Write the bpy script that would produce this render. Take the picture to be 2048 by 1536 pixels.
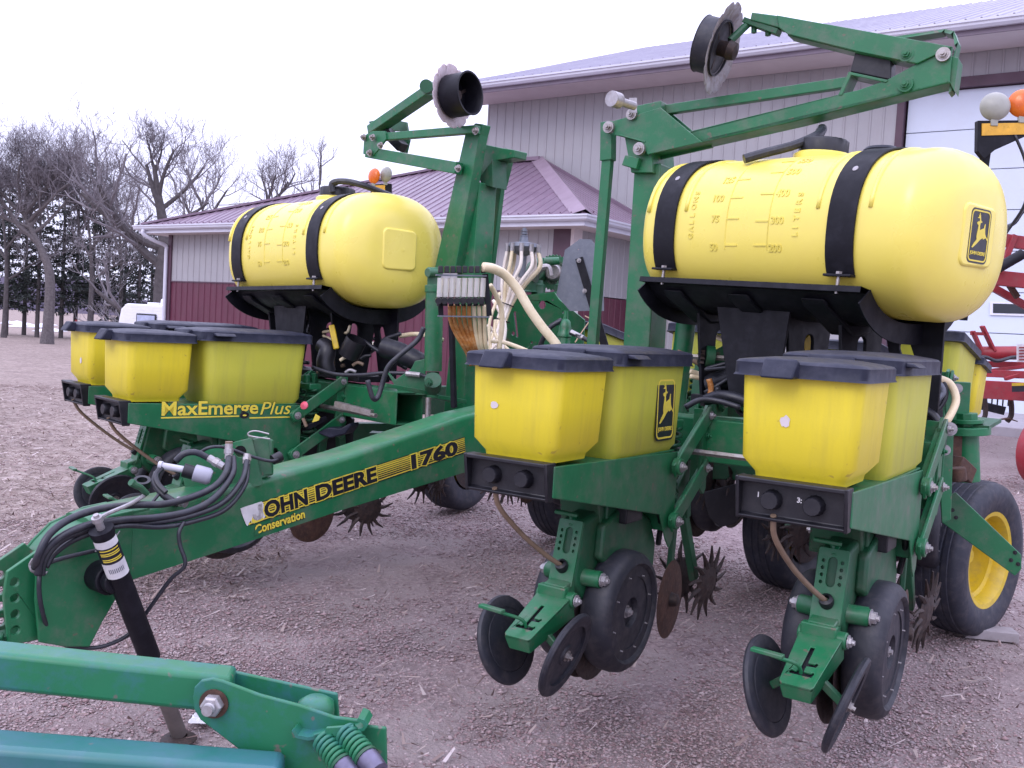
import bpy, bmesh, math, random
import numpy as np
from mathutils import Vector, Matrix

for o in list(bpy.data.objects):
    bpy.data.objects.remove(o, do_unlink=True)
scene = bpy.context.scene
COL = scene.collection
R = math.radians

# ------------------------------------------------------------------ camera
HC = 1.35
PITCH, ROLL, FPX = R(3.25), R(3.25), 1950.0
_rt0 = Vector((1, 0, 0)); _up0 = Vector((0, math.sin(PITCH), math.cos(PITCH)))
FW = Vector((0, math.cos(PITCH), -math.sin(PITCH)))
RT = math.cos(ROLL) * _rt0 + math.sin(ROLL) * _up0
UP = -math.sin(ROLL) * _rt0 + math.cos(ROLL) * _up0
cam_d = bpy.data.cameras.new('camera')
cam = bpy.data.objects.new('camera', cam_d)
COL.objects.link(cam)
m = Matrix((RT, UP, -FW)).transposed().to_4x4()
m.translation = Vector((0, 0, HC))
cam.matrix_world = m
cam_d.sensor_width = 36.0
cam_d.lens = FPX / 2048 * 36.0
cam_d.clip_start = 0.1
cam_d.clip_end = 2000
scene.camera = cam

def at(px, py, Y):
    """point of the place seen at that photo pixel when it stands Y metres into the scene"""
    d = FW + RT * ((px - 1024) / FPX) + UP * ((768 - py) / FPX)
    return Vector((0, 0, HC)) + d * (Y / d.y)

def onp(F, px, py, y):
    """point seen at that pixel on the upright plane y metres along F's depth axis"""
    d = FW + RT * ((px - 1024) / FPX) + UP * ((768 - py) / FPX); c = Vector((0, 0, HC)); q = F.o + F.d * y
    return c + d * ((q - c).dot(F.d) / d.dot(F.d))
def ont(F, px, py, x):
    d = FW + RT * ((px - 1024) / FPX) + UP * ((768 - py) / FPX); c = Vector((0, 0, HC)); q = F.o + F.t * x
    return c + d * ((q - c).dot(F.t) / d.dot(F.t))
class Fr:
    def __init__(s, o, th): a = R(th); s.o = Vector(o); s.t = Vector((math.cos(a), -math.sin(a), 0)); s.d = Vector((math.sin(a), math.cos(a), 0))
    def w(s, x, y, z): return s.o + s.t * x + s.d * y + Vector((0, 0, z))
def slab(mb, pts, n, thick):
    """solid plate from a 3-D polygon, thickened along n"""
    n = Vector(n).normalized() * thick; k = len(pts); vs = [Vector(p) for p in pts] + [Vector(p) + n for p in pts]
    return mb.add(vs, [tuple(range(k))[::-1], tuple(range(k, 2 * k))] + [(i, (i + 1) % k, k + (i + 1) % k, k + i) for i in range(k)])

# ------------------------------------------------------------------ world and light: flat overcast dusk
world = bpy.data.worlds.new('World'); scene.world = world
world.use_nodes = True
wt = world.node_tree; wt.nodes.clear()
wo = wt.nodes.new('ShaderNodeOutputWorld'); bg = wt.nodes.new('ShaderNodeBackground')
sky = wt.nodes.new('ShaderNodeTexSky'); sky.sky_type = 'NISHITA'; sky.sun_disc = False
SUN_EL, SUN_ROT = R(38), R(-150)
sky.sun_elevation = SUN_EL; sky.sun_rotation = SUN_ROT
mx = wt.nodes.new('ShaderNodeMix'); mx.data_type = 'RGBA'
mx.inputs[0].default_value = 0.93
# closed cloud cover, brighter overhead than at the horizon as an overcast sky is
tcw = wt.nodes.new('ShaderNodeTexCoord'); spw = wt.nodes.new('ShaderNodeSeparateXYZ'); mrw = wt.nodes.new('ShaderNodeMapRange')
wt.links.new(tcw.outputs['Generated'], spw.inputs[0]); wt.links.new(spw.outputs[2], mrw.inputs[0])
mrw.inputs[1].default_value = 0.; mrw.inputs[2].default_value = 1.; mrw.inputs[3].default_value = 9.3; mrw.inputs[4].default_value = 22.5
vm = wt.nodes.new('ShaderNodeVectorMath'); vm.operation = 'SCALE'; vm.inputs[0].default_value = (.955, .955, 1.31); wt.links.new(mrw.outputs[0], vm.inputs['Scale'])
wt.links.new(vm.outputs[0], mx.inputs[7])
wt.links.new(sky.outputs[0], mx.inputs[6]); wt.links.new(mx.outputs[2], bg.inputs[0])
bg.inputs[1].default_value = 0.1
wt.links.new(bg.outputs[0], wo.inputs[0])
sun_d = bpy.data.lights.new('sun', 'SUN'); sun_d.energy = 0.7; sun_d.angle = R(25); sun_d.color = (1, .95, .92)
sun = bpy.data.objects.new('sun', sun_d); COL.objects.link(sun)
sd = Vector((math.sin(SUN_ROT) * math.cos(SUN_EL), math.cos(SUN_ROT) * math.cos(SUN_EL), math.sin(SUN_EL)))
sun.rotation_euler = sd.to_track_quat('Z', 'Y').to_euler()
sun.location = (0, 0, 30)
scene.view_settings.view_transform = 'Standard'
scene.view_settings.look = 'None'
scene.view_settings.exposure = 0.36
scene.view_settings.gamma = 1.0
try: scene.view_settings.use_curve_mapping = False
except Exception: pass
scene.render.resolution_x = 1024; scene.render.resolution_y = 768

# ------------------------------------------------------------------ materials
def nodes_of(name):
    m = bpy.data.materials.new(name); m.use_nodes = True
    nt = m.node_tree; b = nt.nodes['Principled BSDF']
    return m, nt, b
def N(nt, t, **kw):
    n = nt.nodes.new(t)
    for k, v in kw.items(): setattr(n, k, v)
    return n
def noise(nt, scale, detail=3, rough=.55, coord='Object', vec=None):
    tc = N(nt, 'ShaderNodeTexCoord'); n = N(nt, 'ShaderNodeTexNoise')
    n.inputs['Scale'].default_value = scale; n.inputs['Detail'].default_value = detail
    n.inputs['Roughness'].default_value = rough
    if vec is None: nt.links.new(tc.outputs[coord], n.inputs['Vector'])
    else: nt.links.new(vec, n.inputs['Vector'])
    return n
def ramp(nt, src, stops):
    r = N(nt, 'ShaderNodeValToRGB'); e = r.color_ramp.elements
    while len(e) < len(stops): e.new(.5)
    for i, (p, c) in enumerate(stops):
        e[i].position = p; e[i].color = (c[0], c[1], c[2], 1) if hasattr(c, '__len__') else (c, c, c, 1)
    nt.links.new(src, r.inputs[0]); return r
def mixc(nt, f, a, b):
    x = N(nt, 'ShaderNodeMix', data_type='RGBA')
    for s, v in ((0, f), (6, a), (7, b)):
        if hasattr(v, 'is_output') or isinstance(v, bpy.types.NodeSocket): nt.links.new(v, x.inputs[s])
        elif s == 0: x.inputs[0].default_value = v
        else: x.inputs[s].default_value = (v[0], v[1], v[2], 1)
    return x.outputs[2]
def mat(name, base, dark=None, rough=.5, metal=0., dirt=None, dirt_amt=.3, scale=6, bump=.0, bscale=60, spec=.5, fine=None, chips=None, streak=False):
    m, nt, b = nodes_of(name)
    dark = dark or tuple(c * .75 for c in base)
    n1 = noise(nt, scale, 4)
    col = mixc(nt, ramp(nt, n1.outputs[0], [(.3, 0.), (.7, 1.)]).outputs[0], dark, base)
    if dirt:
        n2 = noise(nt, scale * 2.7, 6, .7)
        if streak:
            mp = N(nt, 'ShaderNodeMapping'); tc = N(nt, 'ShaderNodeTexCoord')
            mp.inputs['Scale'].default_value = (3, 3, .35)
            nt.links.new(tc.outputs['Object'], mp.inputs[0]); nt.links.new(mp.outputs[0], n2.inputs['Vector'])
        col = mixc(nt, ramp(nt, n2.outputs[0], [(.47, 0.), (.74, dirt_amt)]).outputs[0], col, dirt)
    if chips:
        n3 = noise(nt, scale * 9, 2, .5)
        col = mixc(nt, ramp(nt, n3.outputs[0], [(.685, 0.), (.72, .75)]).outputs[0], col, chips)
    nt.links.new(col, b.inputs['Base Color'])
    n4 = noise(nt, scale * 3, 3)
    rr = ramp(nt, n4.outputs[0], [(.2, max(0, rough - .1)), (.8, min(1, rough + .15))])
    nt.links.new(rr.outputs[0], b.inputs['Roughness'])
    b.inputs['Metallic'].default_value = metal
    b.inputs['Specular IOR Level'].default_value = spec
    if bump:
        n5 = noise(nt, bscale, 4); bp = N(nt, 'ShaderNodeBump'); bp.inputs['Strength'].default_value = bump
        bp.inputs['Distance'].default_value = .004
        nt.links.new(n5.outputs[0], bp.inputs['Height']); nt.links.new(bp.outputs[0], b.inputs['Normal'])
    return m

M = {}
M['green'] = mat('green_paint', (.012, .150, .056), (.008, .108, .040), .38, dirt=(.115, .13, .10), dirt_amt=.7, scale=3.6, chips=(.12, .10, .07), bump=.1)
M['green_old'] = mat('weathered_green_paint', (.011, .105, .042), (.008, .068, .028), .48, dirt=(.085, .085, .06), dirt_amt=.6, scale=5, chips=(.06, .05, .04), bump=.1)
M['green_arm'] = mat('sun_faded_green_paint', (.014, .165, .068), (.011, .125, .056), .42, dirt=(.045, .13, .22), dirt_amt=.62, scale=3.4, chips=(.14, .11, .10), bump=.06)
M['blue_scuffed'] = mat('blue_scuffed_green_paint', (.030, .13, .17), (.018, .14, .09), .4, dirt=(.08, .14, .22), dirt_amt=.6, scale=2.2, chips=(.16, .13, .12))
M['yellow'] = mat('yellow_plastic', (.72, .585, .028), (.66, .545, .028), .42, dirt=(.30, .24, .06), dirt_amt=.22, scale=3, bump=.08, bscale=120, streak=True, chips=(.42, .30, .05))
M['yellow_dirty'] = mat('dusty_yellow_plastic', (.53, .51, .050), (.45, .46, .050), .48, dirt=(.26, .24, .08), dirt_amt=.35, scale=3, bump=.1, bscale=120, streak=True)
M['tank'] = mat('tank_yellow_plastic', (.82, .69, .12), (.79, .655, .105), .30, spec=.8, dirt=(.70, .54, .13), dirt_amt=.22, scale=2.5, bump=.12, bscale=14)
M['tank_print'] = mat('embossed_tank_plastic', (.815, .68, .115), None, .35, scale=8)
M['rim_yellow'] = mat('yellow_rim_paint', (.62, .42, .015), (.5, .36, .02), .4, dirt=(.25, .18, .06), dirt_amt=.5, scale=8)
M['decal_yellow'] = mat('yellow_vinyl', (.78, .63, .06), (.70, .56, .06), .4, dirt=(.35, .28, .1), dirt_amt=.3, scale=12)
M['decal_black'] = mat('black_vinyl', (.012, .012, .02), None, .35, scale=12)
M['lid'] = mat('slate_black_lid', (.014, .017, .034), (.010, .012, .024), .5, spec=.3, dirt=(.08, .08, .11), dirt_amt=.3, scale=7, bump=.12, bscale=90)
M['black'] = mat('black_plastic', (.007, .007, .011), (.005, .005, .008), .42, dirt=(.05, .045, .048), dirt_amt=.3, scale=7, bump=.1)
M['black_steel'] = mat('black_painted_steel', (.006, .006, .010), (.004, .004, .007), .5, spec=.25, dirt=(.045, .045, .06), dirt_amt=.25, scale=6, bump=.08)
M['rubber'] = mat('black_rubber', (.017, .018, .027), (.011, .012, .018), .55, dirt=(.085, .072, .07), dirt_amt=.4, scale=9, bump=.15)
M['tyre'] = mat('tyre_rubber', (.026, .029, .044), (.015, .017, .026), .62, dirt=(.10, .085, .085), dirt_amt=.5, scale=8, bump=.2)
M['hose'] = mat('black_hose_rubber', (.020, .022, .032), (.014, .014, .02), .4, dirt=(.09, .09, .09), dirt_amt=.3, scale=12)
M['steel'] = mat('bare_steel', (.42, .40, .40), (.3, .27, .25), .38, metal=.8, dirt=(.16, .10, .06), dirt_amt=.5, scale=30)
M['zinc'] = mat('zinc_plated_steel', (.42, .40, .41), (.28, .27, .28), .42, metal=.5, dirt=(.16, .11, .08), dirt_amt=.5, scale=20)
M['blade'] = mat('worn_disc_steel', (.34, .32, .34), (.22, .20, .21), .5, metal=.2, dirt=(.12, .06, .035), dirt_amt=.8, scale=12)
M['blade_pale'] = mat('pale_worn_disc', (.58, .50, .52), (.46, .38, .38), .5, metal=.1, dirt=(.25, .11, .06), dirt_amt=.5, scale=12)
M['rust'] = mat('rusty_steel', (.085, .04, .026), (.045, .025, .02), .75, metal=.2, dirt=(.14, .075, .045), dirt_amt=.6, scale=25, bump=.3)
M['rust_dark'] = mat('dark_rusted_steel', (.045, .030, .026), (.02, .016, .017), .6, metal=.3, dirt=(.09, .05, .035), dirt_amt=.6, scale=25, bump=.3)
M['clear_hose'] = mat('milky_plastic_hose', (.78, .68, .48), (.66, .54, .34), .32, dirt=(.5, .3, .12), dirt_amt=.35, scale=9)
M['amber_hose'] = mat('stained_amber_hose', (.52, .21, .045), (.34, .12, .03), .3, dirt=(.7, .5, .28), dirt_amt=.6, scale=14)
M['white_hose'] = mat('white_plastic_hose', (.80, .74, .66), (.70, .60, .52), .35, scale=12)
M['tan'] = mat('tan_tube_plastic', (.24, .165, .11), (.17, .115, .075), .5, dirt=(.1, .07, .05), dirt_amt=.4, scale=14)
M['orange'] = mat('orange_lens', (.72, .16, .012), (.55, .10, .01), .2, scale=20)
M['lens'] = mat('grey_lens_back', (.34, .34, .30), (.28, .28, .25), .35, scale=20)
M['grey_metal'] = mat('grey_galvanised_plate', (.17, .185, .22), (.14, .155, .19), .5, metal=.3, dirt=(.3, .3, .32), dirt_amt=.3, scale=20)
M['red'] = mat('red_paint', (.30, .016, .026), (.21, .012, .02), .45, dirt=(.2, .08, .07), dirt_amt=.4, scale=5, chips=(.08, .05, .05))
M['white'] = mat('white_paint', (.74, .74, .80), (.68, .68, .74), .4, dirt=(.5, .48, .46), dirt_amt=.25, scale=4)
M['paper'] = mat('white_label', (.72, .71, .72), None, .5, scale=20)
M['pink'] = mat('pink_plastic', (.72, .10, .16), None, .4, scale=20)
M['door'] = mat('white_overhead_door', (.60, .66, .76), (.57, .63, .73), .4, dirt=(.5, .5, .52), dirt_amt=.2, scale=1.2)
M['siding'] = mat('tan_steel_siding', (.345, .338, .350), (.315, .308, .322), .42, dirt=(.28, .24, .25), dirt_amt=.25, scale=1.5, streak=True)
M['wainscot'] = mat('burgundy_steel_siding', (.105, .018, .040), (.085, .015, .033), .42, dirt=(.16, .08, .09), dirt_amt=.3, scale=1.5, streak=True)
M['trim'] = mat('burgundy_trim', (.085, .040, .062), None, .45, scale=3)
M['roof'] = mat('burgundy_steel_roof', (.175, .12, .165), (.15, .10, .14), .36, dirt=(.3, .2, .25), dirt_amt=.3, scale=1.2)
M['roof_light'] = mat('pale_steel_roof', (.27, .255, .32), (.24, .225, .29), .5, dirt=(.4, .38, .42), dirt_amt=.3, scale=.8)
M['gutter'] = mat('white_gutter', (.60, .60, .68), (.55, .55, .62), .38, dirt=(.4, .38, .38), dirt_amt=.2, scale=2)
M['soffit'] = mat('tan_soffit', (.62, .56, .56), (.56, .50, .50), .6, scale=2)
M['bark'] = mat('grey_bark', (.13, .115, .115), (.07, .06, .062), .9, dirt=(.17, .15, .16), dirt_amt=.5, scale=8, bump=.6, bscale=20)
M['bark_dark'] = mat('dark_bark', (.095, .083, .085), (.055, .048, .05), .9, scale=5, bump=.5, bscale=20)
M['twig'] = mat('bare_twigs', (.20, .182, .195), (.14, .125, .138), .9, scale=2)
M['needles'] = mat('evergreen_needles', (.030, .040, .034), (.014, .020, .019), .8, scale=1.5)
M['window'] = mat('dark_glass', (.02, .025, .035), None, .08, scale=3)
M['concrete'] = mat('concrete', (.40, .37, .39), (.33, .31, .33), .85, dirt=(.24, .21, .21), dirt_amt=.5, scale=3, bump=.2)
M['twine'] = mat('baler_twine', (.55, .38, .26), None, .9, scale=30)
M['clear'] = None
_m, _nt, _b = nodes_of('clear_tube_plastic'); _b.inputs['Base Color'].default_value = (.8, .77, .74, 1)
_b.inputs['Roughness'].default_value = .15; _b.inputs['Transmission Weight'].default_value = .55; _b.inputs['IOR'].default_value = 1.2
M['clear'] = _m

# ------------------------------------------------------------------ mesh helpers
def frame_from(axis, up=Vector((0, 0, 1))):
    """columns x,y,z with z along axis, x as level as possible"""
    z = Vector(axis).normalized(); u = Vector(up)
    if abs(z.dot(u.normalized())) > .995: u = Vector((0, 1, 0)) if abs(z.y) < .9 else Vector((1, 0, 0))
    x = u.cross(z).normalized(); y = z.cross(x)
    return x, y, z
class MB:
    def __init__(s): s.v = []; s.f = []
    def add(s, vs, fs):
        n = len(s.v); s.v += [tuple(v) for v in vs]; s.f += [tuple(i + n for i in f) for f in fs]; return s
    def box(s, x0, x1, y0, y1, z0, z1):
        vs = [(x, y, z) for z in (z0, z1) for y in (y0, y1) for x in (x0, x1)]
        return s.add(vs, [(0, 2, 3, 1), (4, 5, 7, 6), (0, 1, 5, 4), (2, 6, 7, 3), (0, 4, 6, 2), (1, 3, 7, 5)])
    def bar(s, p0, p1, w, h, up=(0, 0, 1), w1=None, h1=None):
        """box beam from p0 to p1; w across, h along 'up'"""
        p0, p1 = Vector(p0), Vector(p1); w1 = w if w1 is None else w1; h1 = h if h1 is None else h1
        x, y, z = frame_from(p1 - p0, up)
        vs = []
        for p, a, b in ((p0, w, h), (p1, w1, h1)):
            for i, j in ((-1, -1), (1, -1), (1, 1), (-1, 1)): vs.append(p + x * (i * a / 2) + y * (j * b / 2))
        return s.add(vs, [(3, 2, 1, 0), (4, 5, 6, 7), (0, 1, 5, 4), (1, 2, 6, 5), (2, 3, 7, 6), (3, 0, 4, 7)])
    def tube(s, pts, r, n=8, caps=True):
        pts = [Vector(p) for p in pts]; rs = r if hasattr(r, '__len__') else [r] * len(pts)
        vs = []; px = None
        for i, p in enumerate(pts):
            d = (pts[min(i + 1, len(pts) - 1)] - pts[max(i - 1, 0)])
            if d.length < 1e-9: d = Vector((0, 0, 1))
            d.normalize()
            if px is None: px, py, _ = frame_from(d)
            else:
                px = (px - d * px.dot(d))
                if px.length < 1e-6: px = frame_from(d)[0]
                px.normalize(); py = d.cross(px)
            for k in range(n):
                a = 2 * math.pi * k / n; vs.append(p + (px * math.cos(a) + py * math.sin(a)) * rs[i])
        fs = []
        for i in range(len(pts) - 1):
            for k in range(n):
                a, b = i * n + k, i * n + (k + 1) % n; fs.append((a, b, b + n, a + n))
        if caps: fs += [tuple(range(n))[::-1], tuple(range((len(pts) - 1) * n, len(pts) * n))]
        return s.add(vs, fs)
    def cyl(s, p0, p1, r, n=20, r1=None):
        return s.tube([p0, p1], [r, r if r1 is None else r1], n)
    def lathe(s, prof, c, axis, n=32, closed=False, caps=False):
        """prof: (radius, distance along axis)"""
        c = Vector(c); x, y, z = frame_from(axis); vs = []; fs = []
        for r, h in prof:
            for k in range(n):
                a = 2 * math.pi * k / n; vs.append(c + z * h + (x * math.cos(a) + y * math.sin(a)) * r)
        L = len(prof)
        for i in range(L if closed else L - 1):
            j = (i + 1) % L
            for k in range(n):
                fs.append((i * n + k, i * n + (k + 1) % n, j * n + (k + 1) % n, j * n + k))
        if caps:
            if prof[0][0] > 1e-6: fs.append(tuple(range(n))[::-1])
            if prof[-1][0] > 1e-6: fs.append(tuple(range((L - 1) * n, L * n)))
        return s.add(vs, fs)
    def prism(s, poly, o, ux, uy, thick):
        """extrude a 2-D polygon (in axes ux, uy at o) both ways by thick/2"""
        o, ux, uy = Vector(o), Vector(ux).normalized(), Vector(uy).normalized(); nz = ux.cross(uy)
        vs = [o + ux * a + uy * b + nz * (sgn * thick / 2) for sgn in (-1, 1) for a, b in poly]
        n = len(poly); fs = [tuple(range(n))[::-1], tuple(range(n, 2 * n))]
        fs += [(i, (i + 1) % n, n + (i + 1) % n, n + i) for i in range(n)]
        return s.add(vs, fs)
    def quadloft(s, rings, cap=True):
        n = len(rings[0]); vs = [p for r in rings for p in r]; fs = []
        for i in range(len(rings) - 1):
            for k in range(n): fs.append((i * n + k, i * n + (k + 1) % n, (i + 1) * n + (k + 1) % n, (i + 1) * n + k))
        if cap: fs += [tuple(range(n))[::-1], tuple(range((len(rings) - 1) * n, len(rings) * n))]
        return s.add(vs, fs)
    def bolt(s, c, axis, r=.014, h=.012):
        x, y, z = frame_from(axis); c = Vector(c)
        s.tube([c, c + z * .003], r * 1.35, 14); s.tube([c + z * .003, c + z * h], r, 6); s.tube([c + z * h, c + z * (h + .008)], r * .5, 8)
        return s
    def build(s, name, material, parent=None, smooth=True, bevel=0, angle=35, seg=2):
        me = bpy.data.meshes.new(name); me.from_pydata(s.v, [], s.f)
        bm = bmesh.new(); bm.from_mesh(me); bmesh.ops.recalc_face_normals(bm, faces=bm.faces); bm.to_mesh(me); bm.free()
        me.materials.append(material)
        return link(name, me, parent, smooth, bevel, angle, seg)
def link(name, me, parent=None, smooth=True, bevel=0, angle=35, seg=2):
    if smooth:
        me.polygons.foreach_set('use_smooth', [True] * len(me.polygons)); me.set_sharp_from_angle(angle=R(angle))
    o = bpy.data.objects.new(name, me); COL.objects.link(o)
    if bevel:
        b = o.modifiers.new('bevel', 'BEVEL'); b.width = bevel; b.segments = seg; b.limit_method = 'ANGLE'; b.angle_limit = R(40)
        b.harden_normals = False
    if parent is not None: o.parent = parent
    return o
def world_child(o, parent, ploc):
    """geometry already in world metres: keep it there under a parent that stands at ploc"""
    o.parent = parent; o.location = Vector(o.location) - Vector(ploc); return o
def tag(o, label=None, cat=None, group=None, kind=None):
    if label: o['label'] = label
    if cat: o['category'] = cat
    if group: o['group'] = group
    if kind: o['kind'] = kind
    return o
def empty(name, loc, rz=0, parent=None):
    o = bpy.data.objects.new(name, None); COL.objects.link(o); o.location = loc; o.rotation_euler = (0, 0, rz); o.empty_display_size = .2
    if parent is not None: o.parent = parent
    return o
def spline(pts, n=8):
    """Catmull-Rom through the points"""
    P = [Vector(p) for p in pts]; P = [P[0] * 2 - P[1]] + P + [P[-1] * 2 - P[-2]]; out = []
    for i in range(1, len(P) - 2):
        for k in range(n):
            t = k / n; a, b, c, d = P[i - 1:i + 3]
            out.append(.5 * ((2 * b) + (c - a) * t + (2 * a - 5 * b + 4 * c - d) * t * t + (3 * b - a - 3 * c + d) * t ** 3))
    out.append(P[-2]); return out
def plate(name, outline, holes, thick, material, mw, parent=None, bevel=0):
    """flat plate with real holes cut through it; mw maps plate xy(z) to the parent's space"""
    cu = bpy.data.curves.new(name, 'CURVE'); cu.dimensions = '2D'; cu.fill_mode = 'BOTH'; cu.extrude = thick / 2
    for lp in [outline] + holes:
        sp = cu.splines.new('POLY'); sp.points.add(len(lp) - 1); sp.use_cyclic_u = True
        for p, (a, b) in zip(sp.points, lp): p.co = (a, b, 0, 1)
    return from_curve(name, cu, material, mw, parent, bevel)
def from_curve(name, cu, material, mw, parent=None, bevel=0, smooth=True):
    t = bpy.data.objects.new('tmp', cu); COL.objects.link(t)
    dg = bpy.context.evaluated_depsgraph_get(); dg.update()
    me = bpy.data.meshes.new_from_object(t.evaluated_get(dg)); bpy.data.objects.remove(t)
    me.transform(mw); me.materials.clear(); me.materials.append(material); me.name = name
    bm = bmesh.new(); bm.from_mesh(me); bmesh.ops.remove_doubles(bm, verts=bm.verts, dist=1e-6); bmesh.ops.recalc_face_normals(bm, faces=bm.faces); bm.to_mesh(me); bm.free()
    return link(name, me, parent, smooth, bevel)
def circ(cx, cy, r, n=16): return [(cx + r * math.cos(2 * math.pi * i / n), cy + r * math.sin(2 * math.pi * i / n)) for i in range(n)]
def slot(x0, y0, x1, y1, r, n=6):
    a = math.atan2(y1 - y0, x1 - x0); out = []
    for (cx, cy, s) in ((x1, y1, -1), (x0, y0, 1)):
        for i in range(n + 1):
            t = a + s * math.pi / 2 + math.pi * i / n * 1.0 if s == -1 else a + math.pi / 2 + math.pi * i / n
            out.append((cx + r * math.cos(t), cy + r * math.sin(t)))
    return out
def axes_mat(o, ux, uy):
    ux, uy = Vector(ux).normalized(), Vector(uy); uz = ux.cross(uy).normalized(); uy = uz.cross(ux)
    m = Matrix((ux, uy, uz)).transposed().to_4x4(); m.translation = Vector(o); return m
def text(name, s, size, material, mw, parent=None, bold=.0, depth=.0006, shear=0., xs=1., align='LEFT', space=1.):
    cu = bpy.data.curves.new(name, 'FONT'); cu.body = s; cu.size = size; cu.offset = bold; cu.extrude = depth; cu.shear = shear
    cu.align_x = align; cu.space_character = space; cu.resolution_u = 3
    return from_curve(name, cu, material, mw @ Matrix.Diagonal((xs, 1, 1, 1)), parent, smooth=False)
def rrect(x0, x1, y0, y1, r, n=4):
    out = []
    for cx, cy, a in ((x1 - r, y1 - r, 0), (x0 + r, y1 - r, 90), (x0 + r, y0 + r, 180), (x1 - r, y0 + r, 270)):
        for i in range(n + 1):
            t = R(a + 90 * i / n); out.append((cx + r * math.cos(t), cy + r * math.sin(t)))
    return out
def copy_tree(o, parent=None):
    c = o.copy(); COL.objects.link(c)
    if parent is not None: c.parent = parent
    for ch in list(o.children): copy_tree(ch, c)
    return c
# ================================================================== THE SETTING
def gz(x, y):
    """ground height: level yard, falling away to the left and back, rising a little to the shed pad"""
    left = max(0., min(1., (y - 11 - max(0, x + 3) * 2.2) / 22.)); left = left * left * (3 - 2 * left)
    right = max(0., min(1., (x - 3.0 + (y - 9) * .1) / 5.)) * max(0., min(1., (y - 7.) / 6.)); right = right * right * (3 - 2 * right)
    return -1.2 * left + .40 * right
gm, nt, b = nodes_of('gravel_and_dry_grass_ground')
tc = N(nt, 'ShaderNodeTexCoord')
big = noise(nt, .35, 5, .6, vec=tc.outputs['Object']); mid = noise(nt, 2.2, 6, .65, vec=tc.outputs['Object'])
vor = N(nt, 'ShaderNodeTexVoronoi'); vor.inputs['Scale'].default_value = 55; nt.links.new(tc.outputs['Object'], vor.inputs['Vector'])
fine = noise(nt, 160, 3, .6, vec=tc.outputs['Object'])
stone = ramp(nt, vor.outputs['Color'], [(.1, (.17, .125, .13)), (.5, (.285, .215, .215)), (.9, (.385, .31, .305))])
dust = mixc(nt, ramp(nt, mid.outputs[0], [(.4, 0.), (.62, 1.)]).outputs[0], stone.outputs[0], (.34, .285, .275))
dustf = mixc(nt, ramp(nt, fine.outputs[0], [(.3, .0), (.8, .5)]).outputs[0], dust, (.16, .125, .12))
# dry grass and leaf litter take over to the left and back
sx = N(nt, 'ShaderNodeSeparateXYZ'); nt.links.new(tc.outputs['Object'], sx.inputs[0])
ma = N(nt, 'ShaderNodeMath', operation='MULTIPLY_ADD'); nt.links.new(sx.outputs[0], ma.inputs[0]); ma.inputs[1].default_value = -1.6; nt.links.new(sx.outputs[1], ma.inputs[2])
mb = N(nt, 'ShaderNodeMath', operation='MULTIPLY_ADD'); nt.links.new(big.outputs[0], mb.inputs[0]); mb.inputs[1].default_value = 9.; nt.links.new(ma.outputs[0], mb.inputs[2])
gf = N(nt, 'ShaderNodeMapRange'); gf.inputs[1].default_value = 12.; gf.inputs[2].default_value = 17.; nt.links.new(mb.outputs[0], gf.inputs[0])
strawn = noise(nt, 7, 7, .75, vec=tc.outputs['Object'])
straw = ramp(nt, strawn.outputs[0], [(.3, (.15, .115, .10)), (.5, (.29, .23, .20)), (.68, (.46, .39, .355))])
col = mixc(nt, gf.outputs[0], dustf, straw.outputs[0])
patch = noise(nt, .9, 5, .6, vec=tc.outputs['Object'])
col = mixc(nt, ramp(nt, patch.outputs[0], [(.42, 0.), (.62, .28)]).outputs[0], col, (.16, .125, .115))
nt.links.new(col, b.inputs['Base Color']); b.inputs['Roughness'].default_value = .95; b.inputs['Specular IOR Level'].default_value = .15
h = N(nt, 'ShaderNodeMath', operation='ADD'); nt.links.new(vor.outputs['Distance'], h.inputs[0]); nt.links.new(fine.outputs[0], h.inputs[1])
bp = N(nt, 'ShaderNodeBump'); bp.inputs['Strength'].default_value = .7; bp.inputs['Distance'].default_value = .012
nt.links.new(h.outputs[0], bp.inputs['Height']); nt.links.new(bp.outputs[0], b.inputs['Normal'])
# one sheet, finer near the camera
def grid_axis(lo, hi, near0, near1, fine_, coarse):
    a = list(np.arange(near0, near1, fine_)); x = near0; s = fine_
    left = []
    while x > lo: s *= 1.25; x -= s; left.append(x)
    x = near1; s = fine_; right = [near1]
    while x < hi: s *= 1.25; x += s; right.append(x)
    return left[::-1] + a + right
gx = grid_axis(-900, 900, -8, 9, .2, 30); gy = grid_axis(-60, 1500, 1, 16, .2, 30)
rng = np.random.default_rng(3)
vs = []
for y in gy:
    for x in gx:
        bumpz = .012 * math.sin(x * 1.7 + y * .9) + .010 * math.sin(x * .6 - y * 2.1) if (-9 < x < 10 and y < 18) else 0
        vs.append((x, y, gz(x, y) + bumpz * .6 - .012 + (rng.random() - .5) * .008 * (1 if abs(x) < 9 and y < 16 else 0)))
nx = len(gx); fs = [(j * nx + i, j * nx + i + 1, (j + 1) * nx + i + 1, (j + 1) * nx + i) for j in range(len(gy) - 1) for i in range(nx - 1)]
g = MB(); g.v = vs; g.f = fs
ground = g.build('ground', gm, smooth=True, angle=180); tag(ground, kind='structure')

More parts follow.
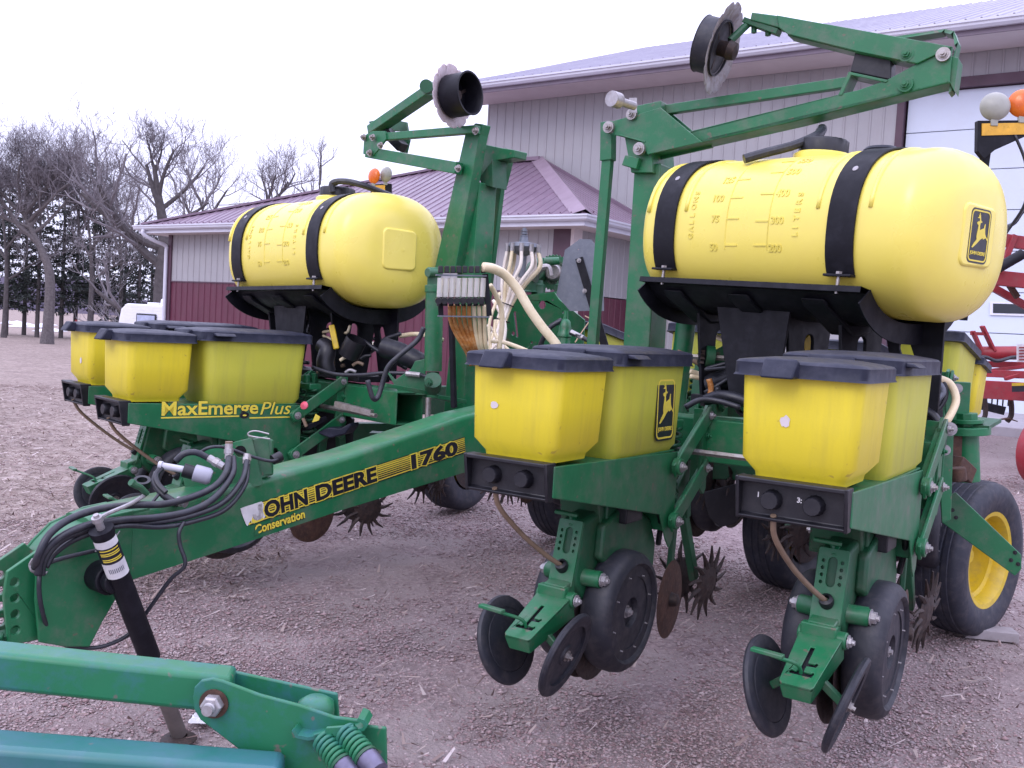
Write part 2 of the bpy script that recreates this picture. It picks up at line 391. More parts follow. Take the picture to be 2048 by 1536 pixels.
# loose crushed quartzite on the yard, real stones
def gravel():
    ico_v = np.array([(0, 0, 1), (.9, 0, .1), (.28, .86, 0), (-.72, .53, .1), (-.72, -.53, 0), (.28, -.86, .1), (0, 0, -.6)], float)
    ico_f = np.array([(0, 1, 2), (0, 2, 3), (0, 3, 4), (0, 4, 5), (0, 5, 1), (6, 2, 1), (6, 3, 2), (6, 4, 3), (6, 5, 4), (6, 1, 5)])
    rg = np.random.default_rng(11); P = []
    n = 290000
    # sample by distance so that the density on screen stays even
    y = 1.9 * (10.5 / 1.9) ** rg.random(n); x = (rg.random(n) * 2 - 1) * .60 * y
    keep = (y > 1.9)
    # patchy cover
    pat = np.sin(x * 1.9 + 1.3 * np.sin(y * 1.1)) + np.sin(y * 2.3 + 1.7 * np.sin(x * .9)) + .8 * np.sin(3.1 * x - 2.2 * y)
    keep &= rg.random(n) < np.clip(.60 + .34 * pat, .05, 1.)
    keep &= ~((x < -1.6) & (y > 6.0 + .0 * x) & (rg.random(n) < .8))
    x, y = x[keep], y[keep]; n = len(x)
    s = (.0026 + .0044 * rg.random(n) ** 2.2) * (1 + .11 * (y - 2)); s *= 1 + .9 * (rg.random(n) < .02)
    ang = rg.random(n) * 6.283; c, sn = np.cos(ang), np.sin(ang)
    V = ico_v[None] * (1 + (rg.random((n, 7, 3)) - .5) * .6)
    V *= s[:, None, None]; V[:, :, 2] *= .55; V[:, :, 0] *= (1 + .5 * rg.random(n))[:, None]
    X = V[:, :, 0] * c[:, None] - V[:, :, 1] * sn[:, None] + x[:, None]
    Y = V[:, :, 0] * sn[:, None] + V[:, :, 1] * c[:, None] + y[:, None]
    zb = np.array([gz(a, b_) + .6 * (.012 * math.sin(a * 1.7 + b_ * .9) + .010 * math.sin(a * .6 - b_ * 2.1)) - .012 for a, b_ in zip(x, y)])
    Z = V[:, :, 2] + zb[:, None] + s[:, None] * .3
    VV = np.stack([X, Y, Z], -1).reshape(-1, 3)
    FF = (ico_f[None] + (np.arange(n) * 7)[:, None, None]).reshape(-1, 3)
    me = bpy.data.meshes.new('gravel'); me.vertices.add(len(VV)); me.vertices.foreach_set('co', VV.ravel())
    me.loops.add(FF.size); me.loops.foreach_set('vertex_index', FF.ravel().astype(np.int32))
    me.polygons.add(len(FF)); me.polygons.foreach_set('loop_start', np.arange(0, FF.size, 3, dtype=np.int32))
    me.update(calc_edges=True)
    m_, nt_, b_ = nodes_of('pink_quartzite_gravel')
    gi = N(nt_, 'ShaderNodeNewGeometry')
    r_ = ramp(nt_, gi.outputs['Random Per Island'], [(.0, (.19, .13, .13)), (.25, (.30, .20, .20)), (.5, (.355, .262, .26)), (.75, (.43, .345, .34)), (1., (.275, .23, .235))])
    nt_.links.new(r_.outputs[0], b_.inputs['Base Color']); b_.inputs['Roughness'].default_value = .85; b_.inputs['Specular IOR Level'].default_value = .25
    me.materials.append(m_)
    o = bpy.data.objects.new('gravel', me); COL.objects.link(o)
    return tag(o, 'pinkish crushed stone gravel scattered over the yard', 'gravel', kind='stuff')
gravel()

def litter():
    """dead grass blades and leaves lying on the yard to the left and here and there between the stones"""
    rg = np.random.default_rng(5); n = 70000
    y = 2.6 * (30 / 2.6) ** rg.random(n); x = (rg.random(n) * 2 - 1) * .58 * y
    dens = np.where((x < -1.2) & (y > 4.5), 1., .10); dens = np.where(y > 12, np.where(x < -2.5, 1, 0), dens)
    k = rg.random(n) < dens; x, y = x[k], y[k]; n = len(x)
    L = (.006 + .022 * rg.random(n) ** 2) * (1 + y * .12); w = np.minimum(L, .012) * (.10 + .5 * (rg.random(n) < .2)); a = rg.random(n) * 6.283
    z = np.array([gz(p, q) for p, q in zip(x, y)]) + .004
    ca, sa = np.cos(a), np.sin(a); zz = rg.random(n) * .03
    q = np.stack([np.stack([x - ca * L - sa * w, y - sa * L + ca * w, z], -1), np.stack([x - ca * L + sa * w, y - sa * L - ca * w, z], -1),
                  np.stack([x + ca * L + sa * w * .4, y + sa * L - ca * w * .4, z + zz], -1), np.stack([x + ca * L - sa * w * .4, y + sa * L + ca * w * .4, z + zz + .004], -1)], 1)
    V = q.reshape(-1, 3); Fi = (np.arange(n)[:, None] * 4 + np.arange(4)[None]).astype(np.int32)
    me = bpy.data.meshes.new('dry_grass'); me.vertices.add(len(V)); me.vertices.foreach_set('co', V.ravel())
    me.loops.add(Fi.size); me.loops.foreach_set('vertex_index', Fi.ravel()); me.polygons.add(n); me.polygons.foreach_set('loop_start', np.arange(0, Fi.size, 4, dtype=np.int32))
    me.update(calc_edges=True)
    m_, nt_, b_ = nodes_of('dead_grass'); gi = N(nt_, 'ShaderNodeNewGeometry')
    r_ = ramp(nt_, gi.outputs['Random Per Island'], [(0, (.12, .075, .07)), (.4, (.26, .19, .17)), (.8, (.42, .34, .31)), (1, (.5, .43, .42))])
    nt_.links.new(r_.outputs[0], b_.inputs['Base Color']); b_.inputs['Roughness'].default_value = .9
    me.materials.append(m_); o = bpy.data.objects.new('dry_grass', me); COL.objects.link(o)
    return tag(o, 'dead grass and leaf litter lying over the yard at left', 'grass', kind='stuff')
litter()

# ------------------------------------------------------------------ buildings, both square to the axes E1 (along the front) and E2 (into depth)
E1 = Vector((.815, -.58, 0)).normalized(); E2 = Vector((.58, .815, 0)).normalized(); ZU = Vector((0, 0, 1))
def P2(o, a, b, z): return Vector((o[0], o[1], 0)) + E1 * a + E2 * b + ZU * z
def ribbed(mb, o, u0, u1, z0f, z1f, face_n, ribs, depth=.016, across=E1):
    """one metal panel from u0 to u1 standing on a wall line at o, with raised ribs; z0f/z1f give bottom and top height at u"""
    us = [u0]
    prof = [(u0, 0)]
    for r_ in ribs:
        prof += [(r_ - .022, 0), (r_ - .012, depth), (r_ + .012, depth), (r_ + .022, 0)]
    prof += [(u1, 0)]
    vs = []
    for u, d_ in prof:
        for z in (z0f(u), z1f(u)): vs.append(Vector(o) + across * u + face_n * d_ + ZU * z)
    n = len(prof); fs = [(2 * i, 2 * i + 2, 2 * i + 3, 2 * i + 1) for i in range(n - 1)]
    return mb.add(vs, fs)

M['fascia'] = mat('mauve_fascia', (.17, .13, .17), None, .45, scale=3)
# ---- machine shed (tall)
SH = Vector((-.89, 22.3, 0))                 # left front corner of the wall
shed = empty('machine_shed', (SH.x, SH.y, .0)); tag(shed, 'tall tan metal machine shed with pale roof, white gutter and big white overhead door', 'shed')
def shed_part(o): return world_child(o, shed, (SH.x, SH.y, 0))
WT = 6.355
door0, door1 = 8.98, 14.4
k = 0; u = 0.
while u < 18:
    u1 = u + .914
    ribs = [u + .229 * i + .03 for i in range(4)]
    if u1 <= door0 + .35 or u >= door1: z0 = lambda q: -.3
    else: z0 = lambda q: 5.93
    mb = MB(); ribbed(mb, SH, u, u1, z0, lambda q: WT, -E2, ribs)
    if u1 <= door0 + .35 and u1 > door0: 
        mb = MB(); ribbed(mb, SH, u, door0, z0, lambda q: WT, -E2, [r_ for r_ in ribs if r_ < door0 - .03])
        shed_part(mb.build('siding_panel', M['siding'], smooth=False))
        mb = MB(); ribbed(mb, SH, door0, u1, lambda q: 5.93, lambda q: WT, -E2, [r_ for r_ in ribs if r_ > door0 + .03])
    shed_part(mb.build('siding_panel', M['siding'], smooth=False))
    u = u1
mb = MB()   # the far side and back walls, plain
mb.add([P2(SH, 0, .03, -.5), P2(SH, 0, 16, -1.5), P2(SH, 0, 16, WT), P2(SH, 0, 8, WT + 2.7), P2(SH, 0, .03, WT)], [(0, 1, 2, 3, 4)])
mb.add([P2(SH, 18.2, .03, -.5), P2(SH, 18.2, 16, -.5), P2(SH, 18.2, 16, WT), P2(SH, 18.2, 8, WT + 2.7), P2(SH, 18.2, .03, WT)], [(0, 1, 2, 3, 4)])
mb.add([P2(SH, 0, 16, -1.5), P2(SH, 18.2, 16, -.5), P2(SH, 18.2, 16, WT), P2(SH, 0, 16, WT)], [(0, 1, 2, 3)])
shed_part(mb.build('wall', M['siding'], smooth=False))
# eaves: gutter, fascia, soffit
OV = 1.0; u = -.35
mb = MB()
def long_profile(mb, o, a0, a1, prof):
    """sweep a closed (out, z) profile along E1; out is measured towards the yard (-E2)"""
    r0 = [P2(o, a0, -q[0], q[1]) for q in prof]; r1 = [P2(o, a1, -q[0], q[1]) for q in prof]
    return mb.quadloft([r0, r1])
GT = 6.54
long_profile(mb, SH, -.4, 18.6, [(OV, GT), (OV + .13, GT), (OV + .13, GT - .035), (OV + .105, GT - .05), (OV + .10, GT - .085), (OV + .06, GT - .125), (OV, GT - .125)])
shed_part(mb.build('gutter', M['gutter'], smooth=False))
mb = MB(); long_profile(mb, SH, -.35, 18.5, [(OV - .004, GT - .03), (OV - .004, GT - .21), (OV - .03, GT - .21), (OV - .03, GT - .03)])
shed_part(mb.build('fascia', M['fascia'], smooth=False))
mb = MB(); long_profile(mb, SH, -.35, 18.5, [(.03, GT - .20), (.03, GT - .185), (OV - .035, GT - .185), (OV - .035, GT - .20)])
shed_part(mb.build('soffit', M['soffit'], smooth=False))
# roof panels with ribs running up the slope
u = -.4; n = 0
SL = .3565
while u < 18.6:
    mb = MB(); u1 = min(u + .914, 18.6); prof = [(u, 0)]
    for i in range(4):
        r_ = u + .229 * i + .03
        if r_ + .03 < u1: prof += [(r_ - .022, 0), (r_ - .012, .018), (r_ + .012, .018), (r_ + .022, 0)]
    prof += [(u1 - .004, 0)]
    vs = []
    for q, d_ in prof:
        vs += [P2(SH, q, -OV - .06, GT + .01 + d_), P2(SH, q, 8, GT + .01 + (8 + OV + .06) * SL + d_)]
    mb.add(vs, [(2 * i, 2 * i + 2, 2 * i + 3, 2 * i + 1) for i in range(len(prof) - 1)])
    shed_part(mb.build('roof_panel', M['roof_light'], smooth=False)); u = u1
mb = MB(); mb.add([P2(SH, -.4, 8, GT + .02 + 8.68 * SL), P2(SH, 18.6, 8, GT + .02 + 8.68 * SL), P2(SH, 18.6, 16.7, GT), P2(SH, -.4, 16.7, GT)], [(0, 1, 2, 3)])
shed_part(mb.build('rear_roof', M['roof_light'], smooth=False))
mb = MB()   # rake trim
mb.quadloft([[P2(SH, -.46, -OV - .1, GT - .12), P2(SH, -.36, -OV - .1, GT - .12), P2(SH, -.36, -OV - .1, GT + .05), P2(SH, -.46, -OV - .1, GT + .05)],
             [P2(SH, -.46, 8, GT - .12 + 8.7 * SL), P2(SH, -.36, 8, GT - .12 + 8.7 * SL), P2(SH, -.36, 8, GT + .05 + 8.7 * SL), P2(SH, -.46, 8, GT + .05 + 8.7 * SL)]])
shed_part(mb.build('rake_trim', M['gutter'], smooth=False))
for i in range(int(19 / .229)):       # closure screws along the eave
    pass
mb = MB()
for i in range(80):
    q = -.3 + .229 * i + .115
    if q < 18.5: c = P2(SH, q, -OV + .02, GT + .04); mb.box(c.x - .012, c.x + .012, c.y - .012, c.y + .012, c.z - .01, c.z + .018)
shed_part(tag(mb.build('roof_screws', M['trim'], smooth=False), kind='stuff'))
# overhead door: sections with recessed joints, header and jamb trim, a slot window
dz0, dz1 = .38, 5.78
nsec = 8
for i in range(nsec):
    za = dz0 + (dz1 - dz0) * i / nsec; zb = dz0 + (dz1 - dz0) * (i + 1) / nsec - .012
    mb = MB(); c0 = P2(SH, door0 + .12, .12, za); mb.quadloft([[P2(SH, door0 + .10, .10, za), P2(SH, door1 - .1, .10, za), P2(SH, door1 - .1, .16, za), P2(SH, door0 + .10, .16, za)],
                 [P2(SH, door0 + .10, .10, zb), P2(SH, door1 - .1, .10, zb), P2(SH, door1 - .1, .16, zb), P2(SH, door0 + .10, .16, zb)]])
    shed_part(mb.build('door_section', M['door'], smooth=False, bevel=.006))
def wall_box(mb, a0, a1, b0, b1, z0, z1):
    return mb.quadloft([[P2(SH, a0, b0, z0), P2(SH, a1, b0, z0), P2(SH, a1, b1, z0), P2(SH, a0, b1, z0)], [P2(SH, a0, b0, z1), P2(SH, a1, b0, z1), P2(SH, a1, b1, z1), P2(SH, a0, b1, z1)]])
mb = MB(); wall_box(mb, door0 - .05, door0 + .07, -.035, .12, -.3, dz1 + .0); wall_box(mb, door1 - .08, door1 + .11, -.035, .12, -.3, dz1)
wall_box(mb, door0 - .11, door1 + .11, -.035, .12, dz1 + .003, dz1 + .17)
shed_part(mb.build('door_trim', M['trim'], smooth=False))
# ---- lower annex with hipped lean-to roof against the front of the shed
A0 = Vector((1.10, 17.1, 0)); A0 = A0 - E1 * 13.15       # left front gutter corner
annex = empty('shed_annex', (A0.x, A0.y, 0)); tag(annex, 'low annex with burgundy hipped roof and burgundy wainscot against the tall shed', 'annex')
def ap(o): return world_child(o, annex, (A0.x, A0.y, 0))
LA, EH, OVA, RUN = 13.15, 3.40, .55, 3.10
def PA(a, b, z): return Vector((A0.x, A0.y, 0)) + E1 * a + E2 * b + ZU * z
WALLT = EH - .16; WS = 2.05
wo = PA(OVA, OVA, 0); wl = LA - 2 * OVA
u = 0.
while u < wl - .01:
    u1 = min(u + .914, wl); ribs = [u + .229 * i + .06 for i in range(4) if u + .229 * i + .09 < u1]
    mb = MB(); ribbed(mb, wo, u, u1, lambda q: WS + .01, lambda q: WALLT, -E2, ribs); ap(mb.build('siding_panel', M['siding'], smooth=False))
    mb = MB(); ribbed(mb, wo, u, u1, lambda q: -1.4, lambda q: WS - .01, -E2, ribs); ap(mb.build('wainscot_panel', M['wainscot'], smooth=False))
    u = u1
wr = PA(LA - OVA, OVA, 0); u = 0.
while u < 2.5:
    u1 = min(u + .914, 2.55); ribs = [u + .229 * i + .06 for i in range(4) if u + .229 * i + .09 < u1]
    mb = MB(); ribbed(mb, wr, u, u1, lambda q: WS + .01, lambda q: WALLT, E1, ribs, across=E2); ap(mb.build('siding_panel', M['siding'], smooth=False))
    mb = MB(); ribbed(mb, wr, u, u1, lambda q: -.6, lambda q: WS - .01, E1, ribs, across=E2); ap(mb.build('wainscot_panel', M['wainscot'], smooth=False))
    u = u1
mb = MB(); mb.add([PA(OVA, OVA, -1.5), PA(OVA, RUN, -1.5), PA(OVA, RUN, WALLT), PA(OVA, OVA, WALLT)], [(0, 1, 2, 3)])
ap(mb.build('side_wall', M['siding'], smooth=False))
def abox(mb, a0, a1, b0, b1, z0, z1):
    return mb.quadloft([[PA(a0, b0, z0), PA(a1, b0, z0), PA(a1, b1, z0), PA(a0, b1, z0)], [PA(a0, b0, z1), PA(a1, b0, z1), PA(a1, b1, z1), PA(a0, b1, z1)]])
mb = MB(); abox(mb, OVA - .03, OVA + .10, OVA - .04, OVA + .1, -1.4, WALLT); ap(mb.build('corner_trim', M['trim'], smooth=False))
mb = MB(); abox(mb, LA - OVA - .42, LA - OVA - .05, OVA - .035, OVA + .05, -.5, WALLT); ap(mb.build('door_casing', M['trim'], smooth=False))
mb = MB(); abox(mb, LA - OVA - .04, LA - OVA + .03, OVA - .04, OVA + .25, -.5, WALLT); ap(mb.build('corner_trim', M['soffit'], smooth=False))
mb = MB(); abox(mb, OVA, LA - OVA, OVA - .022, OVA - .002, WS - .01, WS + .02); ap(mb.build('wainscot_cap', M['trim'], smooth=False))
# gutters on three sides (profile swept round the corners)
gp = [(0, 0), (.12, 0), (.12, -.03), (.10, -.045), (.095, -.08), (.06, -.11), (0, -.11)]
mb = MB(); rings = []
for (a, b, da, db) in ((0, RUN + .0, -1, 0), (0, 0, -1, -1), (LA, 0, 1, -1), (LA, RUN, 1, 0)):
    rings.append([PA(a + da * q, b + db * q, EH + z) for q, z in gp])
mb.quadloft(rings); ap(mb.build('gutter', M['gutter'], smooth=False))
mb = MB(); fp = [(-.004, -.02), (-.004, -.19), (-.02, -.19), (-.02, -.02)]; rings = []
for (a, b, da, db) in ((0, RUN, -1, 0), (0, 0, -1, -1), (LA, 0, 1, -1), (LA, RUN, 1, 0)): rings.append([PA(a + da * q, b + db * q, EH + z) for q, z in fp])
mb.quadloft(rings); ap(mb.build('fascia', M['gutter'], smooth=False))
mb = MB(); abox(mb, .03, LA - .03, .03, OVA - .001, EH - .18, EH - .165); abox(mb, LA - OVA + .001, LA - .03, OVA, RUN, EH - .18, EH - .165); abox(mb, .03, OVA - .031, OVA, RUN, EH - .18, EH - .165)
ap(mb.build('soffit', M['soffit'], smooth=False))
# roof planes made of ribbed panels clipped to the hips
TLa, TRa, TH = 7.8, LA - RUN, EH + 1.62
def roofz(b): return EH + .01 + (TH - EH) * b / RUN
def front_top(a):     # how far up the slope (b) the front plane reaches at a
    if a < TLa: return RUN * a / TLa
    if a > TRa: return RUN * (LA - a) / (LA - TRa)
    return RUN
u = 0.
while u < LA - .01:
    u1 = min(u + .914, LA); mb = MB(); pts = [(u, 0)]
    for i in range(4):
        r_ = u + .229 * i + .06
        if r_ + .03 < u1: pts += [(r_ - .024, 0), (r_ - .012, .018), (r_ + .012, .018), (r_ + .024, 0)]
    pts += [(u1 - .003, 0)]; vs = []
    for q, d_ in pts:
        for b in (-.05, max(.0, front_top(q))): vs.append(PA(q, b, roofz(b) + d_))
    mb.add(vs, [(2 * i, 2 * i + 2, 2 * i + 3, 2 * i + 1) for i in range(len(pts) - 1)])
    ap(mb.build('roof_panel', M['roof'], smooth=False)); u = u1
u = 0.
while u < RUN - .01:                      # right hip plane
    u1 = min(u + .914, RUN); mb = MB(); pts = [(u, 0)]
    for i in range(4):
        r_ = u + .229 * i + .06
        if r_ + .03 < u1: pts += [(r_ - .024, 0), (r_ - .012, .018), (r_ + .012, .018), (r_ + .024, 0)]
    pts += [(u1 - .003, 0)]; vs = []
    for q, d_ in pts:
        for e in (-.05, q): vs.append(PA(LA - e, q, roofz(max(e, -.05)) + d_))
    mb.add(vs, [(2 * i, 2 * i + 2, 2 * i + 3, 2 * i + 1) for i in range(len(pts) - 1)])
    ap(mb.build('roof_panel', M['roof'], smooth=False)); u = u1
mb = MB(); mb.add([PA(0, 0, EH), PA(TLa, RUN, TH), PA(0, RUN, EH)], [(0, 1, 2)]); ap(mb.build('side_roof', M['roof'], smooth=False))
mb = MB(); h0, h1 = PA(LA + .02, -.02, EH + .03), PA(TRa, RUN, TH + .05)
side = E1; mb.add([h0 - E1 * .30 + ZU * -.02, h0 + ZU * .06, h0 + E2 * .30 + ZU * -.02, h1 - E1 * .30 + ZU * -.02, h1 + ZU * .06, h1 + E2 * .22 - ZU * .03], [(0, 1, 4, 3), (1, 2, 5, 4)])
ap(mb.build('hip_cap', mat('dusty_hip_cap', (.27, .20, .25), (.22, .16, .20), .45, scale=2), smooth=False))
mb = MB(); mb.bar(PA(.15, .0, EH + .035), PA(TLa, RUN, TH + .04), .16, .05); ap(mb.build('hip_cap', M['roof'], smooth=False))
mb = MB(); mb.bar(PA(TLa - .1, RUN - .06, TH + .04), PA(TRa, RUN - .06, TH + .04), .14, .08); mb.bar(PA(TRa, RUN - .06, TH + .03), PA(LA, RUN - .06, EH + .06), .12, .08)
ap(mb.build('wall_flashing', M['roof'], smooth=False))
# downspout at the left corner
mb = MB(); d0 = PA(.30, -.06, EH - .10)
mb.tube(spline([d0, d0 - ZU * .12, PA(.42, .18, EH - .36), PA(.50, .45, EH - .46), PA(.50, .47, EH - .62), PA(.50, .47, EH - 1.2), PA(.50, .47, -1.2)], 5), .048, 8)
ap(mb.build('downspout', M['gutter']))
mb = MB(); 
for i in range(58):
    c = PA(.25 + .229 * i, .03, EH + .045); mb.box(c.x - .012, c.x + .012, c.y - .012, c.y + .012, c.z - .02, c.z + .014)
ap(tag(mb.build('roof_screws', M['trim'], smooth=False), kind='stuff'))

# ---- concrete apron before the overhead door
mb = MB(); apo = []
for a, b in ((8.6, -3.6), (15.5, -3.6), (15.5, .12), (8.6, .12)): apo.append(P2(SH, a, b, 0))
mb.add([Vector((p.x, p.y, z)) for z in (.15, .435) for p in apo], [(3, 2, 1, 0), (4, 5, 6, 7), (0, 1, 5, 4), (1, 2, 6, 5), (2, 3, 7, 6), (3, 0, 4, 7)])
tag(mb.build('pavement', M['concrete'], smooth=False, bevel=.01), kind='structure')

# ------------------------------------------------------------------ camper trailer beyond the annex corner
cc = at(286, 640, 34.); cg = gz(cc.x, cc.y) + .12
camper = empty('camper_trailer', (cc.x, cc.y, cg), R(-20)); tag(camper, 'white camper trailer with ribbed side and a small window, parked behind the annex corner', 'camper')
def cl(x, y, z): return (x, y, z)
mb = MB(); mb.prism([(-1.35, .55), (5.2, .55), (5.2, 2.55), (-.75, 2.55), (-.98, 2.35)], (0, 1.1, 0), (1, 0, 0), (0, 0, 1), 2.2); body = mb.build('body', M['white'], camper, smooth=False, bevel=.05)
for i in range(19):
    mb = MB(); mb.box(-.80, 5.15, -.008, .02, .66 + i * .098, .66 + i * .098 + .088); mb.build('side_rib', M['white'], body, smooth=False, bevel=.003)
mb = MB(); mb.box(-.25, .60, -.06, -.03, 1.50, 2.22); mb.build('window_frame', M['black'], camper, bevel=.03)
mb = MB(); mb.box(-.20, .55, -.075, -.06, 1.78, 2.17); mb.build('window_pane', mat('camper_blind', (.42, .46, .62), None, .3), camper)
mb = MB(); mb.box(-.20, .55, -.075, -.06, 1.55, 1.76); mb.build('window_pane', M['window'], camper)
mb = MB(); mb.lathe([(.001, .32), (.35, .30), (.5, .2), (.52, .0)], (.55, 1.0, 2.55), (0, 0, 1), 20); mb.build('roof_vent', M['white'], camper)
mb = MB(); mb.box(-.45, .0, .7, 1.3, 2.55, 2.63); mb.build('roof_hatch', M['white'], camper, bevel=.02)
for yy in (.15, 2.05):
    mb = MB(); mb.lathe([(.16, -.1), (.34, -.1), (.37, -.05), (.37, .05), (.34, .1), (.16, .1)], (2.3, yy, .37), (0, 1, 0), 24, closed=True); w_ = mb.build('wheel', M['tyre'], camper)
    mb = MB(); mb.cyl((2.3, yy - .07, .37), (2.3, yy + .07, .37), .17, 20); mb.build('hub', M['white'], w_)
mb = MB(); mb.bar((-1.3, 1.1, .5), (-2.4, 1.1, .48), .12, .1); mb.build('hitch_tongue', M['black'], camper)
mb = MB(); mb.box(-1.16, -.98, .5, 1.7, 1.15, 1.28); mb.build('front_stripe', mat('pale_blue_stripe', (.30, .38, .60), None, .4), camper)

# ------------------------------------------------------------------ trees
def branch_tree(name, base, height, seed, trunk_r, limbs, mat_t, mat_w, label, group, lean=0, spread=.8, depth=4, twigs=1.0, path=None, fork=.35, size=1.):
    rg = random.Random(seed); root = empty(name, base); tag(root, label, 'tree', group)
    tb = MB(); cb = MB(); up = Vector((0, 0, 1))
    def grow(p, d, L, r, lev):
        # a bending limb, then children; thin ones go to the crown
        n = 5 if lev < 3 else 4; pts = [p]; rs = [r]; dd = d.normalized()
        for i in range(n):
            w = Vector((rg.uniform(-1, 1), rg.uniform(-1, 1), rg.uniform(-.6, 1))) * (.20 + .05 * lev)
            dd = (dd + w + up * (.05 if lev > 0 else .0)).normalized(); p = p + dd * (L / n); pts.append(p); rs.append(max(.007, r * (1 - .55 * (i + 1) / n)))
        (tb if lev <= 1 else cb).tube(pts, rs, 7 if lev <= 1 else (5 if lev < 3 else 3), caps=False)
        if lev >= depth: return
        kids = [5, 6, 6, 6, 5, 4][lev] if lev < 6 else 3
        kids = max(2, int(kids * (twigs if lev >= 2 else 1)))
        for i in range(kids):
            t = fork + (1 - fork) * (i + rg.random()) / kids; idx = min(n - 1, int(t * n)); q = pts[idx].lerp(pts[idx + 1], t * n - idx)
            ax = (pts[idx + 1] - pts[idx]).normalized(); s_ = Vector((rg.uniform(-1, 1), rg.uniform(-1, 1), rg.uniform(-.3, .9))).normalized()
            s_ = (s_ - ax * s_.dot(ax)); s_ = s_.normalized() if s_.length > .01 else up
            nd = ax * rg.uniform(.45, .9) + s_ * spread * rg.uniform(.7, 1.2)
            grow(q, nd, L * rg.uniform(.42, .72), max(.008, rs[idx] * rg.uniform(.42, .62)), lev + 1)
    P = [Vector(base) + Vector(q) for q in path]; sp = spline(P, 4); n = len(sp)
    rs = [trunk_r * (1.25 if i == 0 else max(.05, 1 - .88 * (i / n) ** 1.15)) for i in range(n)]
    tb.tube(sp, rs, 10)
    for (t, d, L, r) in limbs:
        i = min(n - 1, int(t * (n - 1))); grow(sp[i], Vector(d), L * size, r, 1)
    tr = tb.build('trunk', mat_t, root); tr.location = -Vector(base); cr = cb.build('crown', mat_w, root, smooth=False); cr.location = -Vector(base)
    return root
def tb_at(px, py, Y):
    p = at(px, py, Y); return (p.x, p.y, gz(p.x, p.y))
# the pale grey tree in front of the windbreak
b0 = tb_at(95, 660, 60)
def relv(px, py, Y, b): p = at(px, py, Y); return (p.x - b[0], p.y - b[1], p.z - b[2])
branch_tree('bare_tree', b0, 14, 4, .34, [(.62, (-.7, .1, .8), 3.0, .17), (.8, (.1, .3, 1), 2.7, .15), (.95, (.55, -.2, .7), 2.6, .13), (.97, (-.8, 0, .5), 2.8, .13), (.75, (-.9, -.3, .4), 2.7, .12), (.99, (.0, .2, .9), 2.2, .11), (.9, (-.3, -.3, .9), 2.5, .12), (.96, (.9, .2, .5), 2.6, .11), (.7, (.9, .2, .5), 2.9, .11), (.85, (.9, -.2, .9), 2.6, .11)],
            M['bark'], M['twig'], 'bare grey tree with curved pale trunk standing in front of the evergreens', 'bare winter trees', path=[(0, 0, 0), relv(100, 560, 60, b0), relv(85, 505, 60, b0), relv(60, 455, 60, b0), relv(46, 420, 60, b0)], spread=.95, depth=5, twigs=1.0, fork=.2, size=1.45)
# the big multi-stemmed tree behind the annex corner
b1 = tb_at(322, 650, 48)
branch_tree('bare_tree', b1, 18, 9, .48, [(.35, (-1, .1, .75), 5.0, .24), (.45, (-.9, -.2, .38), 4.6, .20), (.62, (-.5, .1, 1), 3.3, .17), (.75, (.35, 0, 1), 2.6, .12), (.95, (-.2, .2, 1), 1.7, .09), (.99, (.2, -.1, 1), 1.5, .08), (.7, (.9, .1, .9), 3.0, .12), (.5, (.9, .1, .7), 3.0, .12), (.12, (-.9, .1, .8), 4.0, .2)],
            M['bark_dark'], M['twig'], 'large spreading bare tree rising behind the left corner of the annex', 'bare winter trees', path=[(0, 0, 0), relv(325, 560, 48, b1), relv(330, 480, 48, b1), relv(318, 400, 48, b1), relv(308, 330, 48, b1)], spread=.75, depth=5, twigs=.72, fork=.3)
for i, (px, py, Y, h, sd, lab, lim, wd) in enumerate([
    (402, 640, 62, 10, 21, 'smaller bare tree whose fork shows above the annex roof', [(.7, (-.5, 0, .8), 3.0, .13), (.8, (.6, 0, .7), 3.0, .12), (.95, (-.4, 0, 1), 2.6, .10), (.98, (.5, .2, .9), 2.6, .10)], .25),
    (500, 640, 66, 11, 37, 'bare tree leaning to the right, behind the left yellow tank', [(.6, (.9, 0, .5), 3.6, .15), (.75, (.6, 0, .9), 3.6, .15), (.85, (.2, 0, 1), 3.0, .13), (.95, (.8, .1, .7), 3.0, .11), (.98, (-.2, 0, 1), 2.2, .1)], .32),
    (632, 640, 74, 10, 52, 'thin bare tree far behind the annex roof ridge', [(.6, (.3, 0, 1), 3, .12), (.75, (-.4, 0, 1), 3, .12), (.95, (.05, 0, 1), 2.4, .1)], .2)]):
    b = tb_at(px, py, Y); dx = {0: 4, 1: 40, 2: 8}[i]; yt = {0: 395, 1: 385, 2: 330}[i]
    branch_tree('bare_tree', b, h, sd, wd, lim, M['bark_dark'], M['twig'], lab, 'bare winter trees', path=[(0, 0, 0), relv(px + dx * .2, 560, Y, b), relv(px + dx * .5, 480, Y, b), relv(px + dx, yt, Y, b)], spread=.8, depth=4, twigs=1.0)

for i, (px, Y, sd, lab, yt) in enumerate(((8, 66, 71, 'finely twigged bare tree at the very left edge of the yard', 400), (178, 62, 88, 'finely twigged bare tree between the pale trunk and the big spreading tree', 410), (238, 70, 95, 'slender bare tree just left of the annex roof corner', 430))):
    b = tb_at(px, 655, Y)
    branch_tree('bare_tree', b, 10, sd, .17, [(.5, (-.7, 0, 1), 3.6, .10), (.62, (.8, 0, .8), 3.4, .10), (.75, (-.5, .2, 1), 3.2, .09), (.85, (.5, 0, 1), 3.0, .08), (.97, (0, 0, 1), 2.8, .07), (.92, (-.8, 0, .6), 2.8, .07), (.4, (.8, .2, .5), 3.2, .08)], M['bark_dark'], M['twig'], lab, 'bare winter trees', path=[(0, 0, 0), relv(px + 5, 560, Y, b), relv(px + 2, 480, Y, b), relv(px - 6, yt, Y, b)], spread=.9, depth=4, twigs=1.25, fork=.2)

